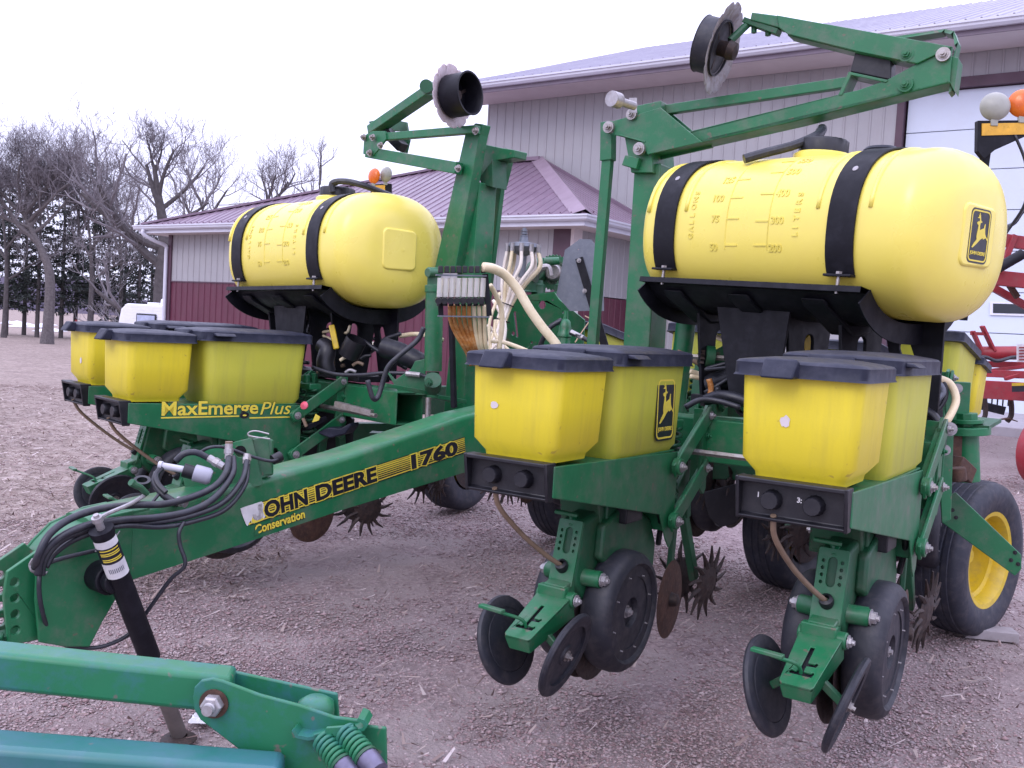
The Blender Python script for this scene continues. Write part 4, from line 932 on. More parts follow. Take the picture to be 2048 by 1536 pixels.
# ------------------------------------------------------------------ liquid tanks
def make_tank(L=1.28, Rr=.291):
    """axis along local x, right end at +x; origin at the tank centre"""
    mb = MB(); prof = []; rc = .17; h = L / 2
    for i in range(9):
        a = math.pi / 2 * i / 8; prof.append((Rr - rc + rc * math.sin(a), -h + rc * .72 - rc * .72 * math.cos(a)))
    prof = [(.001, -h - .012)] + prof
    body = []
    for x0, x1 in ((-.56, -.50), (-.36, -.30), (.30, .36), (.50, .56)): pass
    for i in range(1, 24): body.append((Rr, -h + rc * .72 + (L - rc * 1.44) * i / 24))
    rev = [(r_, -z_) for r_, z_ in reversed(prof)]
    mb.lathe(prof + body + rev, (0, 0, 0), (1, 0, 0), 72)
    f = mb.build('liquid_tank', M['tank'], angle=60)
    C_ = lambda mb, n, m_, **k: mb.build(n, M[m_], f, **k)
    # straps over the top, ending in bolted tabs
    for x in (-.44, .335):
        mb = MB(); w = .052; ring0 = []; rings = []
        a0, a1 = R(-31), R(211)
        for i in range(41):
            a = a0 + (a1 - a0) * i / 40; c_, s_ = math.cos(a), math.sin(a)
            rings.append([(x - w / 1, -c_ * (Rr + .003), s_ * (Rr + .003)), (x + w / 1, -c_ * (Rr + .003), s_ * (Rr + .003)), (x + w / 1, -c_ * (Rr + .010), s_ * (Rr + .010)), (x - w / 1, -c_ * (Rr + .010), s_ * (Rr + .010))])
        mb.quadloft(rings); a = a0; c_, s_ = math.cos(a), math.sin(a)
        for sg in (-1, 1):
            mb.box(x - w, x + w, min(sg * c_ * (Rr), sg * c_ * (Rr + .035)), max(sg * c_ * (Rr), sg * c_ * (Rr + .035)), s_ * Rr - .008, s_ * Rr)
        st = C_(mb, 'strap', 'black_steel', angle=25, bevel=.002)
        mb = MB(); mb.cyl((x, -c_ * (Rr + .018), s_ * Rr - .06), (x, -c_ * (Rr + .018), s_ * Rr + .006), .006, 8); mb.cyl((x, -c_ * (Rr + .018), s_ * Rr), (x, -c_ * (Rr + .018), s_ * Rr + .008), .011, 6); mb.build('strap_bolt', M['steel'], st)
        mb = MB(); a = R(38); mb.cyl((x, -math.cos(a) * (Rr + .008), math.sin(a) * (Rr + .008)), (x, -math.cos(a) * (Rr + .0115), math.sin(a) * (Rr + .0115)), .010, 12); mb.build('strap_hole_washer', M['zinc'], st)
    # moulded ribs beside the straps, fill line and graduations
    mb = MB()
    for x in (-.54, -.345, .235, .43):
        pts = [(x, -math.cos(a) * (Rr - .002), math.sin(a) * (Rr - .002)) for a in [R(12) + R(156) * i / 24 for i in range(25)]]; mb.tube(pts, .009, 6)
    C_(mb, 'moulded_rib', 'tank', angle=180)
    def on(x, z):      # point and normal on the front of the barrel at height z
        a = math.asin(z / Rr); return Vector((x, -math.cos(a) * Rr, z)), Vector((0, -math.cos(a), math.sin(a)))
    def arc_mark(mb, x0, x1, z, t=.006, d=.002):
        p, n_ = on(0, z); up_ = Vector((0, n_.z, -n_.y)); q = [Vector((xx, p.y, p.z)) + up_ * uu + n_ * dd for dd in (-.002, d) for uu in (-t / 2, t / 2) for xx in (x0, x1)]
        mb.add(q, [(0, 2, 3, 1), (4, 5, 7, 6), (0, 1, 5, 4), (2, 6, 7, 3), (0, 4, 6, 2), (1, 3, 7, 5)])
    mb = MB()
    for z in (-.065, .03, .105, .17): arc_mark(mb, -.145, -.090, z)
    for z in (-.065, .02, .115, .19, .235): arc_mark(mb, -.015, .04, z)
    for x in (-.145, .042):
        pts = [on(x, z)[0] for z in np.linspace(-.08, .25, 20)]; mb.tube(pts, .0022, 5)
    C_(mb, 'level_scale', 'tank_print', smooth=False)
    def word(s_, x, z, size, vert=False):
        p, n_ = on(x, z); upv = Vector((0, n_.z, -n_.y)); upv = upv if upv.z > 0 else -upv
        mw = axes_mat(p + n_ * .0008, (1, 0, 0), upv) if not vert else axes_mat(p + n_ * .0008, upv, (-1, 0, 0))
        text('level_figure', s_, size, M['tank_print'], mw, f, bold=.0010, depth=.0011)
    for s_, x, z in (('50', -.245, -.085), ('75', -.245, .018), ('100', -.26, .093), ('125', -.245, .160)): word(s_, x + .03, z, .036)
    for s_, x, z in (('200', .02, -.085), ('300', .02, .010), ('400', .022, .104), ('500', .025, .180), ('550', .03, .225)): word(s_, x + .03, z, .036)
    for k, ch in enumerate('GALLONS'): word(ch, -.300, -.045 + .0275 * k, .030, True)
    for k, ch in enumerate('LITERS'): word(ch, .165, -.035 + .0275 * k, .030, True)
    # raised square on the end cap
    mb = MB(); mb.prism(rrect(-.085, .085, -.098, .098, .03), (h - .010, -.02, .0), (.06, 1, 0), (0, 0, 1), .040); C_(mb, 'end_boss', 'tank', bevel=.009, seg=3)
    # filler neck and cap
    mb = MB(); mb.lathe([(.105, -.03), (.105, .022), (.095, .03), (.001, .03)], (.0, .02, Rr - .008), (0, 0, 1), 28); C_(mb, 'filler_neck', 'tank')
    mb = MB(); n = 40; rings = []
    for zz, k in ((0, 1), (.045, 1), (.052, .93)): rings.append([(.0 + math.cos(6.283 * i / n) * (.085 + .003 * (i % 2)) * k, .02 + math.sin(6.283 * i / n) * (.085 + .003 * (i % 2)) * k, Rr + .022 + zz) for i in range(n)])
    mb.quadloft(rings); C_(mb, 'filler_cap', 'black', angle=50)
    # saddle that carries the tank: rolled lip, curved belly, side gussets
    mb = MB(); rs = Rr + .006; x0, x1 = -.55, .43; n = 26; rings = []
    pr = []
    for i in range(n + 1):
        a = R(219) + R(102) * i / n; pr.append((math.cos(a) * rs, math.sin(a) * rs * 1.02))
    outer = [(y_ * 1.03, z_ * 1.05 - .006) for y_, z_ in pr]
    prof = [(pr[0][0] - .045, pr[0][1] + .006)] + pr + [(pr[-1][0] + .045, pr[-1][1] + .006)]
    outer = [(pr[0][0] - .047, pr[0][1] - .012)] + outer + [(pr[-1][0] + .047, pr[-1][1] - .012)]
    loop = prof + outer[::-1]
    for xx in (x0, x1): rings.append([(xx, y_, z_) for y_, z_ in loop])
    mb.quadloft(rings, cap=False); m_ = len(prof)
    sd = C_(mb, 'tank_saddle', 'black_steel', angle=40)
    for xx in (x0, x1):           # end flanges of the saddle
        mb = MB()
        lo = [(y_ * 1.0, z_) for y_, z_ in pr]; ou = [(y_ * 1.22, z_ * 1.24) for y_, z_ in pr]
        lp = lo + ou[::-1]; nn = len(lo)
        vs = [(xx + dx, y_, z_) for dx in (0, .006) for y_, z_ in lp]; M_ = len(lp)
        fs = [(i, i + 1, M_ - 2 - i, M_ - 1 - i) for i in range(nn - 1)] + [(M_ + i, M_ + M_ - 1 - i, M_ + M_ - 2 - i, M_ + i + 1) for i in range(nn - 1)] + [(i, (i + 1) % M_, M_ + (i + 1) % M_, M_ + i) for i in range(M_)]
        mb.add(vs, fs); mb.build('saddle_flange', M['black_steel'], sd, smooth=False)
    mb = MB()
    for xx in (-.42, -.10, .22):
        mb = MB(); mb.quadloft([[(xx - .05, -.235, -.225), (xx + .05, -.235, -.225), (xx + .05, -.22, -.25), (xx - .05, -.22, -.25)], [(xx - .05, -.10, -.31), (xx + .05, -.10, -.31), (xx + .05, -.06, -.36), (xx - .05, -.06, -.36)], [(xx - .04, .05, -.31), (xx + .04, .05, -.31), (xx + .04, .05, -.35), (xx - .04, .05, -.35)]]); mb.build('saddle_rib', M['black_steel'], sd, bevel=.01)
    todo = [f]                                   # the barrel is a rounded oval, not a circle
    while todo:
        q_ = todo.pop(); todo += list(q_.children)
        for v_ in q_.data.vertices:
            r_ = math.hypot(v_.co.y, v_.co.z)
            if r_ > .01 and v_.co.z < .36 and not q_.name.startswith('filler'):
                c_, s_ = abs(v_.co.y) / r_, abs(v_.co.z) / r_; k_ = (c_ ** 2.45 + s_ ** 2.45) ** (-1 / 2.45); v_.co.z *= k_; v_.co.y *= k_
            v_.co.y *= 1.14
        q_.data.update()
    return f
tank = make_tank()
tankc = {}
for i, (c, th) in enumerate(((Vector((1.105, 3.743, 1.764)), 50.0), (Vector((-1.03, 5.39, 1.70)), 46.0))):
    t_ = tank if i == 0 else copy_tree(tank)
    t_.parent = planter; t_.location = c - PL0; t_.rotation_euler = (0, R(2.2) if i == 0 else -R(1), -R(th)); tankc[i] = (c, Fr(c, th), t_)
deer_emblem(.125, .178, axes_mat((.64 - .010 + .0206, -.026, .0), (.07, 1, 0), (0, 0, 1)), tankc[0][2])
# black pedestal legs under the saddles
for i in (0, 1):
    c, F, t_ = tankc[i]; xs = (-.40, .02, .24)
    for k, x in enumerate(xs):
        cu = plate('tank_pedestal', [(-.15, -.30), (.15, -.30), (.10, -.62), (.085, -.68), (-.085, -.68), (-.10, -.62)], [slot(0, -.40, 0, -.50, .03)] , .014, M['black_steel'],
                   Matrix(((F.d.x, 0, F.t.x, 0), (F.d.y, 0, F.t.y, 0), (0, 1, 0, 0), (0, 0, 0, 1))), None, bevel=.002)
        me = cu.data; me.transform(Matrix.Translation(F.w(x, 0, 0))); pp(cu)
    for xa, xb, xc, xd, hole in ((-.28, .06, -.18, .02, None), (.26, .50, .36, .50, 1)):
        outl = [(xa, -.27), (xb, -.27), (xd, -.66), (xc, -.66)]
        hs = [] if not hole else [slot((xa + xb) / 2 - .02, -.40, (xa + xb) / 2 + .01, -.47, .022)]
        cu = plate('pedestal_face', outl, hs, .012, M['black_steel'], Matrix(((F.t.x, 0, F.d.x, 0), (F.t.y, 0, F.d.y, 0), (0, 1, 0, 0), (0, 0, 0, 1))), None, bevel=.002)
        cu.data.transform(Matrix.Translation(F.w(0, -.18 if not hole else .10, 0))); pp(cu)
    mb = MB(); mb.bar(F.w(-.45, -.0, -.655), F.w(.45, 0, -.655), .20, .03); pp(mb.build('pedestal_foot', M['black_steel'], bevel=.004))
# tank filler hoses
c, F, t_ = tankc[0]
mb = MB(); mb.tube(spline([at(1488, 318, 3.72), at(1530, 306, 3.72), at(1590, 290, 3.72), at(1635, 270, 3.76), at(1645, 258, 3.86), at(1640, 262, 4.0), at(1630, 300, 4.05)], 6), .018, 10); pp(mb.build('fill_hose', M['hose']))
mb = MB(); mb.lathe([(.07, 0), (.07, .05), (.06, .06), (.001, .06)], at(1762, 300, 4.1) - Vector((0, 0, .05)), (0, 0, 1), 20); pp(mb.build('tank_vent', M['lid']))
c, F, t_ = tankc[1]
mb = MB(); mb.tube(spline([at(665, 384, 5.3), at(664, 368, 5.3), at(676, 363, 5.3), at(700, 364, 5.3), at(730, 372, 5.3), at(760, 383, 5.35), at(782, 392, 5.4)], 6), .017, 10); pp(mb.build('fill_hose', M['hose']))
mb = MB(); mb.tube([at(664, 380, 5.3), at(664, 364, 5.3)], .015, 8); mb.tube([at(664, 367, 5.3), at(674, 364, 5.3)], .018, 8); pp(mb.build('hose_fitting', M['black']))

# ------------------------------------------------------------------ tool bars of the two wings
for F, x0, x1, nm in ((FR, -.62, .95, 'R'), (FL, -1.45, .60, 'L')):
    mb = MB(); t = .008; y0, y1, z0, z1 = 1.10, 1.265, -.078, .082
    sec = [(y0, z0), (y1, z0), (y1, z1), (y0, z1)]; inn = [(y0 + t, z0 + t), (y1 - t, z0 + t), (y1 - t, z1 - t), (y0 + t, z1 - t)]
    r0 = [F.w(x0, *q) for q in sec]; r1 = [F.w(x1, *q) for q in sec]; i0 = [F.w(x0, *q) for q in inn]; i1 = [F.w(x1, *q) for q in inn]
    vs = r0 + r1 + i0 + i1; fs = []
    for k in range(4):
        j = (k + 1) % 4; fs += [(k, j, 4 + j, 4 + k), (8 + k, 12 + k, 12 + j, 8 + j), (k, 8 + k, 8 + j, j), (4 + k, 4 + j, 12 + j, 12 + k)]
    mb.add(vs, fs); pp(mb.build('toolbar', M['green'], smooth=False, bevel=.006))
    # square drive shaft along the bar and its bearing plates
    mb = MB(); mb.tube([F.w(x0 + .2, 1.02, -.035), F.w(x1 - .05, 1.02, -.035)], .012, 6); pp(mb.build('drive_shaft', M['steel'], smooth=False))
# ------------------------------------------------------------------ tongue: tapered box beam running forward to the hitch
S0 = Vector((-1.114, 2.85, 0)); Sd = Vector((.643, .766, 0)).normalized(); St = Vector((.766, -.643, 0)).normalized()
FT = Fr(S0, 40.0); FT.d = Sd; FT.t = St
def tg(s_, w, z): return S0 + Sd * s_ - St * w + ZU * z        # w = distance to the left of the right face
stn = [(-.11, .735, .50), (.0, .752, .535), (.38, .790, .592), (.83, .858, .665), (1.44, .985, .748), (2.35, 1.10, .85)]
mb = MB(); rings = []
for s_, zt, zb in stn:
    r_ = .022; W_ = .155
    sec = [(r_, zt), (W_ - r_, zt), (W_ - .006, zt - .006), (W_, zt - r_), (W_, zb), (0, zb), (0, zt - r_), (.006, zt - .006)]
    rings.append([tg(s_, a, z) for a, z in sec])
mb.quadloft(rings)
tongue = pp(mb.build('tongue', M['green'], angle=50))
def tp(o): return world_child(o, tongue, Vector((0, 0, 0)))
def under(o): o.parent = tongue; o.location = (0, 0, 0); return o
# gooseneck plate at the hitch end, and its left twin
go = [(219, 1031), (150, 1064), (117, 1098), (92, 1128), (72, 1150), (70, 1200), (78, 1285), (130, 1294), (180, 1294), (205, 1245), (232, 1199), (262, 1172), (268, 1020)]
mb = MB(); slab(mb, [ont(FT, x, y, .004) for x, y in go], -St, .010); under(mb.build('hitch_cheek', M['green'], smooth=False, bevel=.004))
mb = MB(); slab(mb, [ont(FT, x, y, .004) - St * .155 for x, y in go], -St, .010); under(mb.build('hitch_cheek', M['green'], smooth=False, bevel=.004))
tl = [ont(FT, x, y, .0) for x, y in ((300, 1015), (219, 1031), (150, 1064), (117, 1098), (92, 1128))]
mb = MB(); mb.quadloft([[p - St * .002 - ZU * .012, p - St * .148 - ZU * .012, p - St * .148 - ZU * .002, p - St * .002 - ZU * .002] for p in tl]); under(mb.build('hitch_top_plate', M['green'], angle=50))
# pair of hole-drilled hitch straps, clevis below
for off in (.03, .125):
    p0 = ont(FT, 60, 1150, 0) - St * off; hx = (-Sd)
    o_ = Vector((p0.x, p0.y, 0)); zt = p0.z + .02
    outl = [(-.10, -.20), (.05, -.205), (.052, -.03), (-.06, .06), (-.11, .03), (-.085, -.02)]
    outl = [(-.07, -.195), (.040, -.195), (.058, -.06), (.050, .012), (-.035, .062), (-.075, .02)]
    hs = [circ(.030 - .002 * i, -.020 - .045 * i, .0125, 14) for i in range(4)]
    M4 = axes_mat(p0 + ZU * .0, hx, ZU); under(plate('hitch_strap', outl, hs, .014, M['green'], M4, None, bevel=.002))
mb = MB(); c = ont(FT, 55, 1285, 0) - St * .075; mb.bar(c + Sd * .12, c - Sd * .06, .06, .03); mb.lathe([(.028, -.018), (.055, -.018), (.055, .018), (.028, .018)], c - Sd * .09, ZU, 24, closed=True); under(mb.build('hitch_clevis', M['green_old'], bevel=.003))
# decals on the right face
def sz(px, py): p = ont(FT, px, py, 0); return (p - S0).dot(Sd), p.z
a_, b_ = sz(499, 1048), sz(930, 903); dirv = (Sd * (b_[0] - a_[0]) + ZU * (b_[1] - a_[1])).normalized(); nrm = dirv.cross(ZU); 
upv = (ZU - dirv * dirv.z).normalized(); Lb = math.hypot(b_[0] - a_[0], b_[1] - a_[1])
DM = axes_mat(S0 + Sd * a_[0] + ZU * a_[1] + St * .0012, dirv, upv)
Hb = .060
mb = MB(); 
yb = plate('stripe_band', [(-.005, -.002), (Lb, -.004), (Lb, Hb), (.0, Hb)], [], .0012, M['decal_yellow'], DM, None); under(yb)
for k in range(7):
    zz = .004 + k * .0082; t_ = .0052 - k * .0006
    mb = MB(); mb.box(.0, Lb - .001, zz, zz + t_, .0006, .0012); o = mb.build('stripe_line', M['decal_black'], smooth=False); o.data.transform(DM); under(o)
for k, (z0_, z1_) in enumerate(((-.0045, -.001), (Hb - .001, Hb + .0018))):
    mb = MB(); mb.box(.0, Lb + .002, z0_, z1_, .0004, .0010); o = mb.build('stripe_line', M['decal_black'], smooth=False); o.data.transform(DM); under(o)
def stretched(body, x0, x1, z0, size, ys=1.0, **k):
    """lettering squeezed to lie exactly between x0 and x1"""
    for mat_, bold, dep, off in ((M['decal_yellow'], .0075, .0004, .0018), (M['decal_black'], .0034, .0004, .0026)):
        o = text('lettering', body, size, mat_, Matrix.Identity(4), None, bold=bold, depth=dep, **k)
        xs_ = [v.co.x for v in o.data.vertices]; lo, hi = min(xs_), max(xs_)
        pad = .0045 if mat_ is M['decal_yellow'] else 0
        sx = (x1 - x0 + 2 * pad) / (hi - lo)
        o.data.transform(Matrix.Translation((x0 - pad - lo * sx, z0, off)) @ Matrix.Diagonal((sx, ys, 1, 1))); o.data.transform(DM); under(o)
def lx(px, py): s_, z_ = sz(px, py); return (Vector((s_ - a_[0], z_ - a_[1])).dot(Vector((dirv.dot(Sd), dirv.z))))
stretched('OHN', lx(527, 1020), lx(614, 995), .004, .078, ys=.95)
stretched('DEERE', lx(630, 985), lx(752, 945), .004, .078, ys=.95)
stretched('1760', lx(821, 920), lx(914, 890), .004, .078, ys=.95)
# the torn corner of the decal and the ghost of its first letter
def dxy(px, py):
    p = ont(FT, px, py, 0) - (S0 + Sd * a_[0] + ZU * a_[1]); return p.dot(dirv), p.dot(upv)
zc = lambda x, y: dxy(470 + x / 7.47, 970 + y / 7.47)
o = plate('torn_decal', [zc(*q) for q in ((75, 350), (150, 322), (250, 290), (390, 245), (412, 262), (425, 350), (445, 470), (400, 525), (350, 520), (280, 572), (235, 555), (232, 515), (205, 560), (180, 610), (160, 590), (120, 490), (98, 430))], [], .0016, M['paper'], DM @ Matrix.Translation((0, 0, .0010)), None); under(o)
o = plate('torn_decal', [zc(*q) for q in ((255, 470), (235, 545), (270, 570), (350, 545), (410, 520), (412, 480), (370, 500), (300, 530))], [], .0006, M['decal_yellow'], DM @ Matrix.Translation((0, 0, .0020)), None); under(o)
o = plate('worn_letter', [zc(*q) for q in ((338, 290), (395, 272), (412, 450), (385, 505), (320, 528), (262, 505), (255, 440), (300, 425), (318, 460), (345, 450), (352, 400), (330, 340))], [], .0006, mat('scuffed_print', (.16, .15, .17), (.5, .48, .46), .6, dirt=(.6, .6, .6), dirt_amt=.8, scale=70), DM @ Matrix.Translation((0, 0, .0025)), None); under(o)
p1_, p2_ = sz(510, 1068), sz(609, 1035); cd = (Sd * (p2_[0] - p1_[0]) + ZU * (p2_[1] - p1_[1])).normalized(); CM = axes_mat(S0 + Sd * p1_[0] + ZU * p1_[1] + St * .001, cd, (ZU - cd * cd.z).normalized())
Lc = math.hypot(p2_[0] - p1_[0], p2_[1] - p1_[1])
for m_, bd, off in ((M['decal_black'], .0028, 0.), (M['decal_yellow'], .0011, .0008)):
    o = text('lettering', 'Conservation', .042, m_, Matrix.Identity(4), None, bold=bd)
    xs_ = [v.co.x for v in o.data.vertices]; k_ = Lc / (max(xs_) - min(xs_)); o.data.transform(CM @ Matrix.Translation((0, 0, off)) @ Matrix.Diagonal((k_, 1, 1, 1))); under(o)
o = plate('worn_patch', [(-.004, -.004), (.012, -.004), (.0125, .010), (.006, .017), (-.004, .011)], [], .0008, M['green'], CM @ Matrix.Translation((0, 0, .0018)), None); under(o)
# small drain holes
# ------------------------------------------------------------------ jack
jt, jb = at(203, 1060, 2.66), at(300, 1315, 2.86); jf = at(345, 1458, 3.03)
mb = MB(); mb.cyl(jt, jb, .031, 28); mb.cyl(jt - (jb - jt).normalized() * .004, jt + (jb - jt).normalized() * .012, .0335, 28); jack = pp(mb.build('jack', M['black_steel'], angle=40))
def ju(o): o.parent = jack; return o
jf = jt + (jb - jt) * ((jt.z - .02) / (jt.z - jb.z)); jd = (jb - jt).normalized()
mb = MB(); mb.cyl(jb - jd * .05, jf, .024, 24); ju(mb.build('jack_leg', mat('grey_jack_leg', (.16, .14, .13), None, .5, metal=.4, scale=20)))
mb = MB(); mb.lathe([(.001, .0), (.050, .0), (.056, .004), (.05, .010), (.026, .016)], Vector((jf.x, jf.y, .0)), ZU, 24); ju(mb.build('jack_foot', M['rust_dark']))
mb = MB(); mb.cyl(jt, jt - jd * .035, .011, 12); mb.cyl(jt - jd * .030, jt - jd * .044, .015, 16); mb.cyl(jt - jd * .042, jt - jd * .052, .008, 12); ju(mb.build('crank_head', M['zinc']))
c0 = jt - jd * .037
mb = MB(); mb.tube(spline([c0, at(218, 1026, 2.70), at(260, 1008, 2.78), at(290, 990, 2.86), at(293, 984, 2.86)], 5), .0062, 8); ju(mb.build('crank_arm', M['zinc']))
mb = MB(); mb.tube([at(294, 988, 2.86), at(281, 975, 2.84), at(262, 966, 2.82)], [.009, .009, .010], 10); mb.cyl(at(268, 968, 2.83), at(262, 964, 2.82), .011, 10); ju(mb.build('crank_grip', M['green_old']))
# printed label wrapped on the tube
jx, jy, jz = frame_from(jd)
to_cam = (Vector((0, 0, HC)) - jt).normalized(); to_cam = (to_cam - jz * to_cam.dot(jz)).normalized(); sdv = jz.cross(to_cam)
def wrap(mb, a0, a1, d0, d1, rr):
    n = 10; vs = []
    for i in range(n + 1):
        a = R(a0 + (a1 - a0) * i / n); rad = to_cam * math.cos(a) + sdv * math.sin(a)
        for d_ in (d0, d1): vs.append(jt + jz * d_ + rad * rr)
    return mb.add(vs, [(2 * i, 2 * i + 2, 2 * i + 3, 2 * i + 1) for i in range(n)])
mb = MB(); wrap(mb, -75, 75, .022, .150, .0318); lb_ = ju(mb.build('jack_label', M['paper']))
mb = MB(); wrap(mb, -75, 75, .045, .098, .0322); mb.build('label_band', M['decal_black'], lb_)
for d_ in (.050, .060, .066, .080, .086): mb = MB(); wrap(mb, -50, 50, d_, d_ + .0035, .0326); mb.build('label_line', M['decal_yellow'], lb_)
for k in range(9): mb = MB(); wrap(mb, -38 + k * 9, -38 + k * 9 + 4, .115, .130, .0322); mb.build('label_bar', M['grey_metal'], lb_)
mb = MB(); c = at(222, 1160, 2.74); mb.cyl(c, c - St * .10, .045, 20); mb.cyl(c + St * .0, c + St * .03, .034, 20); ju(mb.build('jack_mount', M['black_steel'], bevel=.004))

# ------------------------------------------------------------------ hose holder, plug and hoses on the tongue
mb = MB(); slab(mb, [at(352, 920, 3.12), at(500, 868, 3.22), at(512, 872, 3.22), at(508, 960, 3.20), at(430, 985, 3.12), at(352, 1005, 3.08)], Sd * .2 + Vector((0, .1, 0)), .012)
hb = plate('hose_bracket', rrect(-.12, .12, -.09, .07, .01), [circ(.075, .035, .019, 20), circ(-.02, .03, .010, 14)], .010, M['green'], axes_mat(at(440, 935, 3.17), (Vector((.95, .25, .28))).normalized(), Vector((-.25, 0, 1))), None, bevel=.002); pp(hb)
mb = MB(); slab(mb, [at(495, 870, 3.22), at(545, 880, 3.26), at(545, 950, 3.24), at(500, 965, 3.2)], (.1, 1, 0), .012); mb.bar(at(520, 875, 3.24), at(530, 950, 3.24), .05, .03, up=(.3, -1, 0)); pp(mb.build('hose_bracket_post', M['green'], smooth=False, bevel=.003))
mb = MB(); mb.tube(spline([at(540, 878, 3.2), at(500, 872, 3.2), at(498, 865, 3.2), at(512, 862, 3.2), at(538, 868, 3.2)], 4), .0028, 6); pp(mb.build('wire_clip', M['zinc']))
mb = MB(); mb.cyl(at(320, 931, 3.0), at(372, 940, 3.02), .011, 14); mb.cyl(at(318, 930, 3.0), at(325, 931, 3.0), .013, 14); plug = pp(mb.build('light_plug', mat('pale_grey_plastic', (.50, .50, .55), (.42, .42, .46), .4, scale=20), angle=40))
mb = MB(); mb.cyl(at(366, 940, 3.02), at(394, 948, 3.03), .022, 18); mb.build('plug_collar', M['black'], plug)
mb = MB(); mb.lathe([(.024, 0), (.027, .002), (.027, .045), (.020, .055), (.001, .055)], at(388, 945, 3.03), at(425, 955, 3.04) - at(388, 945, 3.03), 20); mb.build('plug_cap', mat('grey_plug_cap', (.38, .38, .44), (.3, .3, .36), .45, scale=20), plug)
mb = MB(); mb.tube(spline([at(325, 934, 3.0), at(312, 950, 2.98), at(316, 968, 2.96), at(332, 985, 2.95)], 5), .009, 8); pp(mb.build('electric_cable', M['hose']))
def hose(name, pts, r, m_='hose', seg=7, n=10):
    mb = MB(); mb.tube(spline([at(*p) for p in pts], seg), r, n); return pp(mb.build(name, M[m_], angle=180))
hose('hydraulic_hose', [(458, 915, 3.08), (452, 945, 3.02), (430, 972, 2.98), (390, 992, 2.95), (330, 1008, 2.88), (270, 1010, 2.82), (200, 1018, 2.72), (140, 1038, 2.65), (98, 1070, 2.6), (76, 1112, 2.58), (70, 1135, 2.6)], .0105)
hose('hydraulic_hose', [(466, 915, 3.10), (464, 950, 3.03), (430, 995, 2.95), (380, 1022, 2.9), (310, 1035, 2.83), (240, 1040, 2.74), (170, 1052, 2.66), (115, 1078, 2.62), (84, 1112, 2.6), (76, 1150, 2.6)], .0105)
hose('hydraulic_hose', [(494, 920, 3.12), (484, 960, 3.05), (446, 1005, 2.97), (380, 1032, 2.90), (300, 1046, 2.83), (220, 1052, 2.73), (150, 1068, 2.67), (110, 1092, 2.64), (88, 1125, 2.62), (84, 1150, 2.62)], .0090)
hose('hydraulic_hose', [(496, 925, 3.13), (490, 970, 3.06), (452, 1018, 2.98), (390, 1042, 2.91), (320, 1054, 2.84), (240, 1052, 2.74), (160, 1075, 2.68), (112, 1105, 2.66), (92, 1135, 2.64)], .0075)
hose('hydraulic_hose', [(352, 922, 3.05), (368, 908, 3.05), (392, 905, 3.06), (420, 918, 3.08), (448, 935, 3.1)], .0105)
hose('hydraulic_hose', [(314, 945, 3.0), (310, 965, 2.98), (325, 988, 2.96), (345, 1002, 2.96), (358, 1008, 2.96)], .011)
hose('electric_cable', [(400, 905, 3.1), (420, 895, 3.1), (450, 895, 3.12), (500, 912, 3.15), (540, 922, 3.18), (556, 918, 3.2)], .0055)
hose('electric_cable', [(368, 1044, 2.88), (358, 1065, 2.86), (360, 1090, 2.86), (370, 1130, 2.86), (340, 1160, 2.86), (300, 1215, 2.85), (262, 1265, 2.84), (215, 1290, 2.8), (175, 1296, 2.78), (130, 1290, 2.74), (100, 1265, 2.70), (84, 1220, 2.64), (78, 1170, 2.62), (86, 1135, 2.64), (120, 1118, 2.68), (195, 1100, 2.74)], .0062)
hose('thin_wire', [(190, 1103, 2.73), (215, 1095, 2.75), (240, 1062, 2.78)], .0018, 'zinc')
hose('thin_wire', [(318, 988, 2.95), (300, 1010, 2.92), (285, 1024, 2.9)], .005, 'hose')
for (x, y, Z, x2, y2) in ((458, 888, 3.1, 457, 918), (495, 908, 3.13, 492, 928), (355, 1000, 2.95, 372, 1008), (418, 916, 3.07, 448, 934)):
    mb = MB(); a, b = at(x, y, Z), at(x2, y2, Z - .01); mb.cyl(a, b, .0125, 12); mb.cyl(a.lerp(b, .35), a.lerp(b, .65), .015, 6); pp(mb.build('hose_fitting', M['zinc'], angle=30))
mb = MB(); mb.cyl(at(458, 883, 3.1), at(458, 895, 3.1), .012, 12); pp(mb.build('dust_cap', M['tan']))
mb = MB(); mb.cyl(at(545, 920, 3.2), at(562, 912, 3.22), .017, 14); pp(mb.build('connector', M['black']))
mb = MB(); mb.lathe([(.016, -.012), (.026, -.012), (.026, .012), (.016, .012)], at(284, 966, 3.0), (.15, -.4, 1), 20, closed=True); pp(mb.build('hose_ring', M['black']))
mb = MB(); mb.tube(spline([at(66, 1118, 2.62), at(60, 1130, 2.62), at(66, 1143, 2.62), at(88, 1148, 2.66), at(96, 1138, 2.68)], 4), .004, 6); pp(mb.build('wire_loop', M['zinc']))

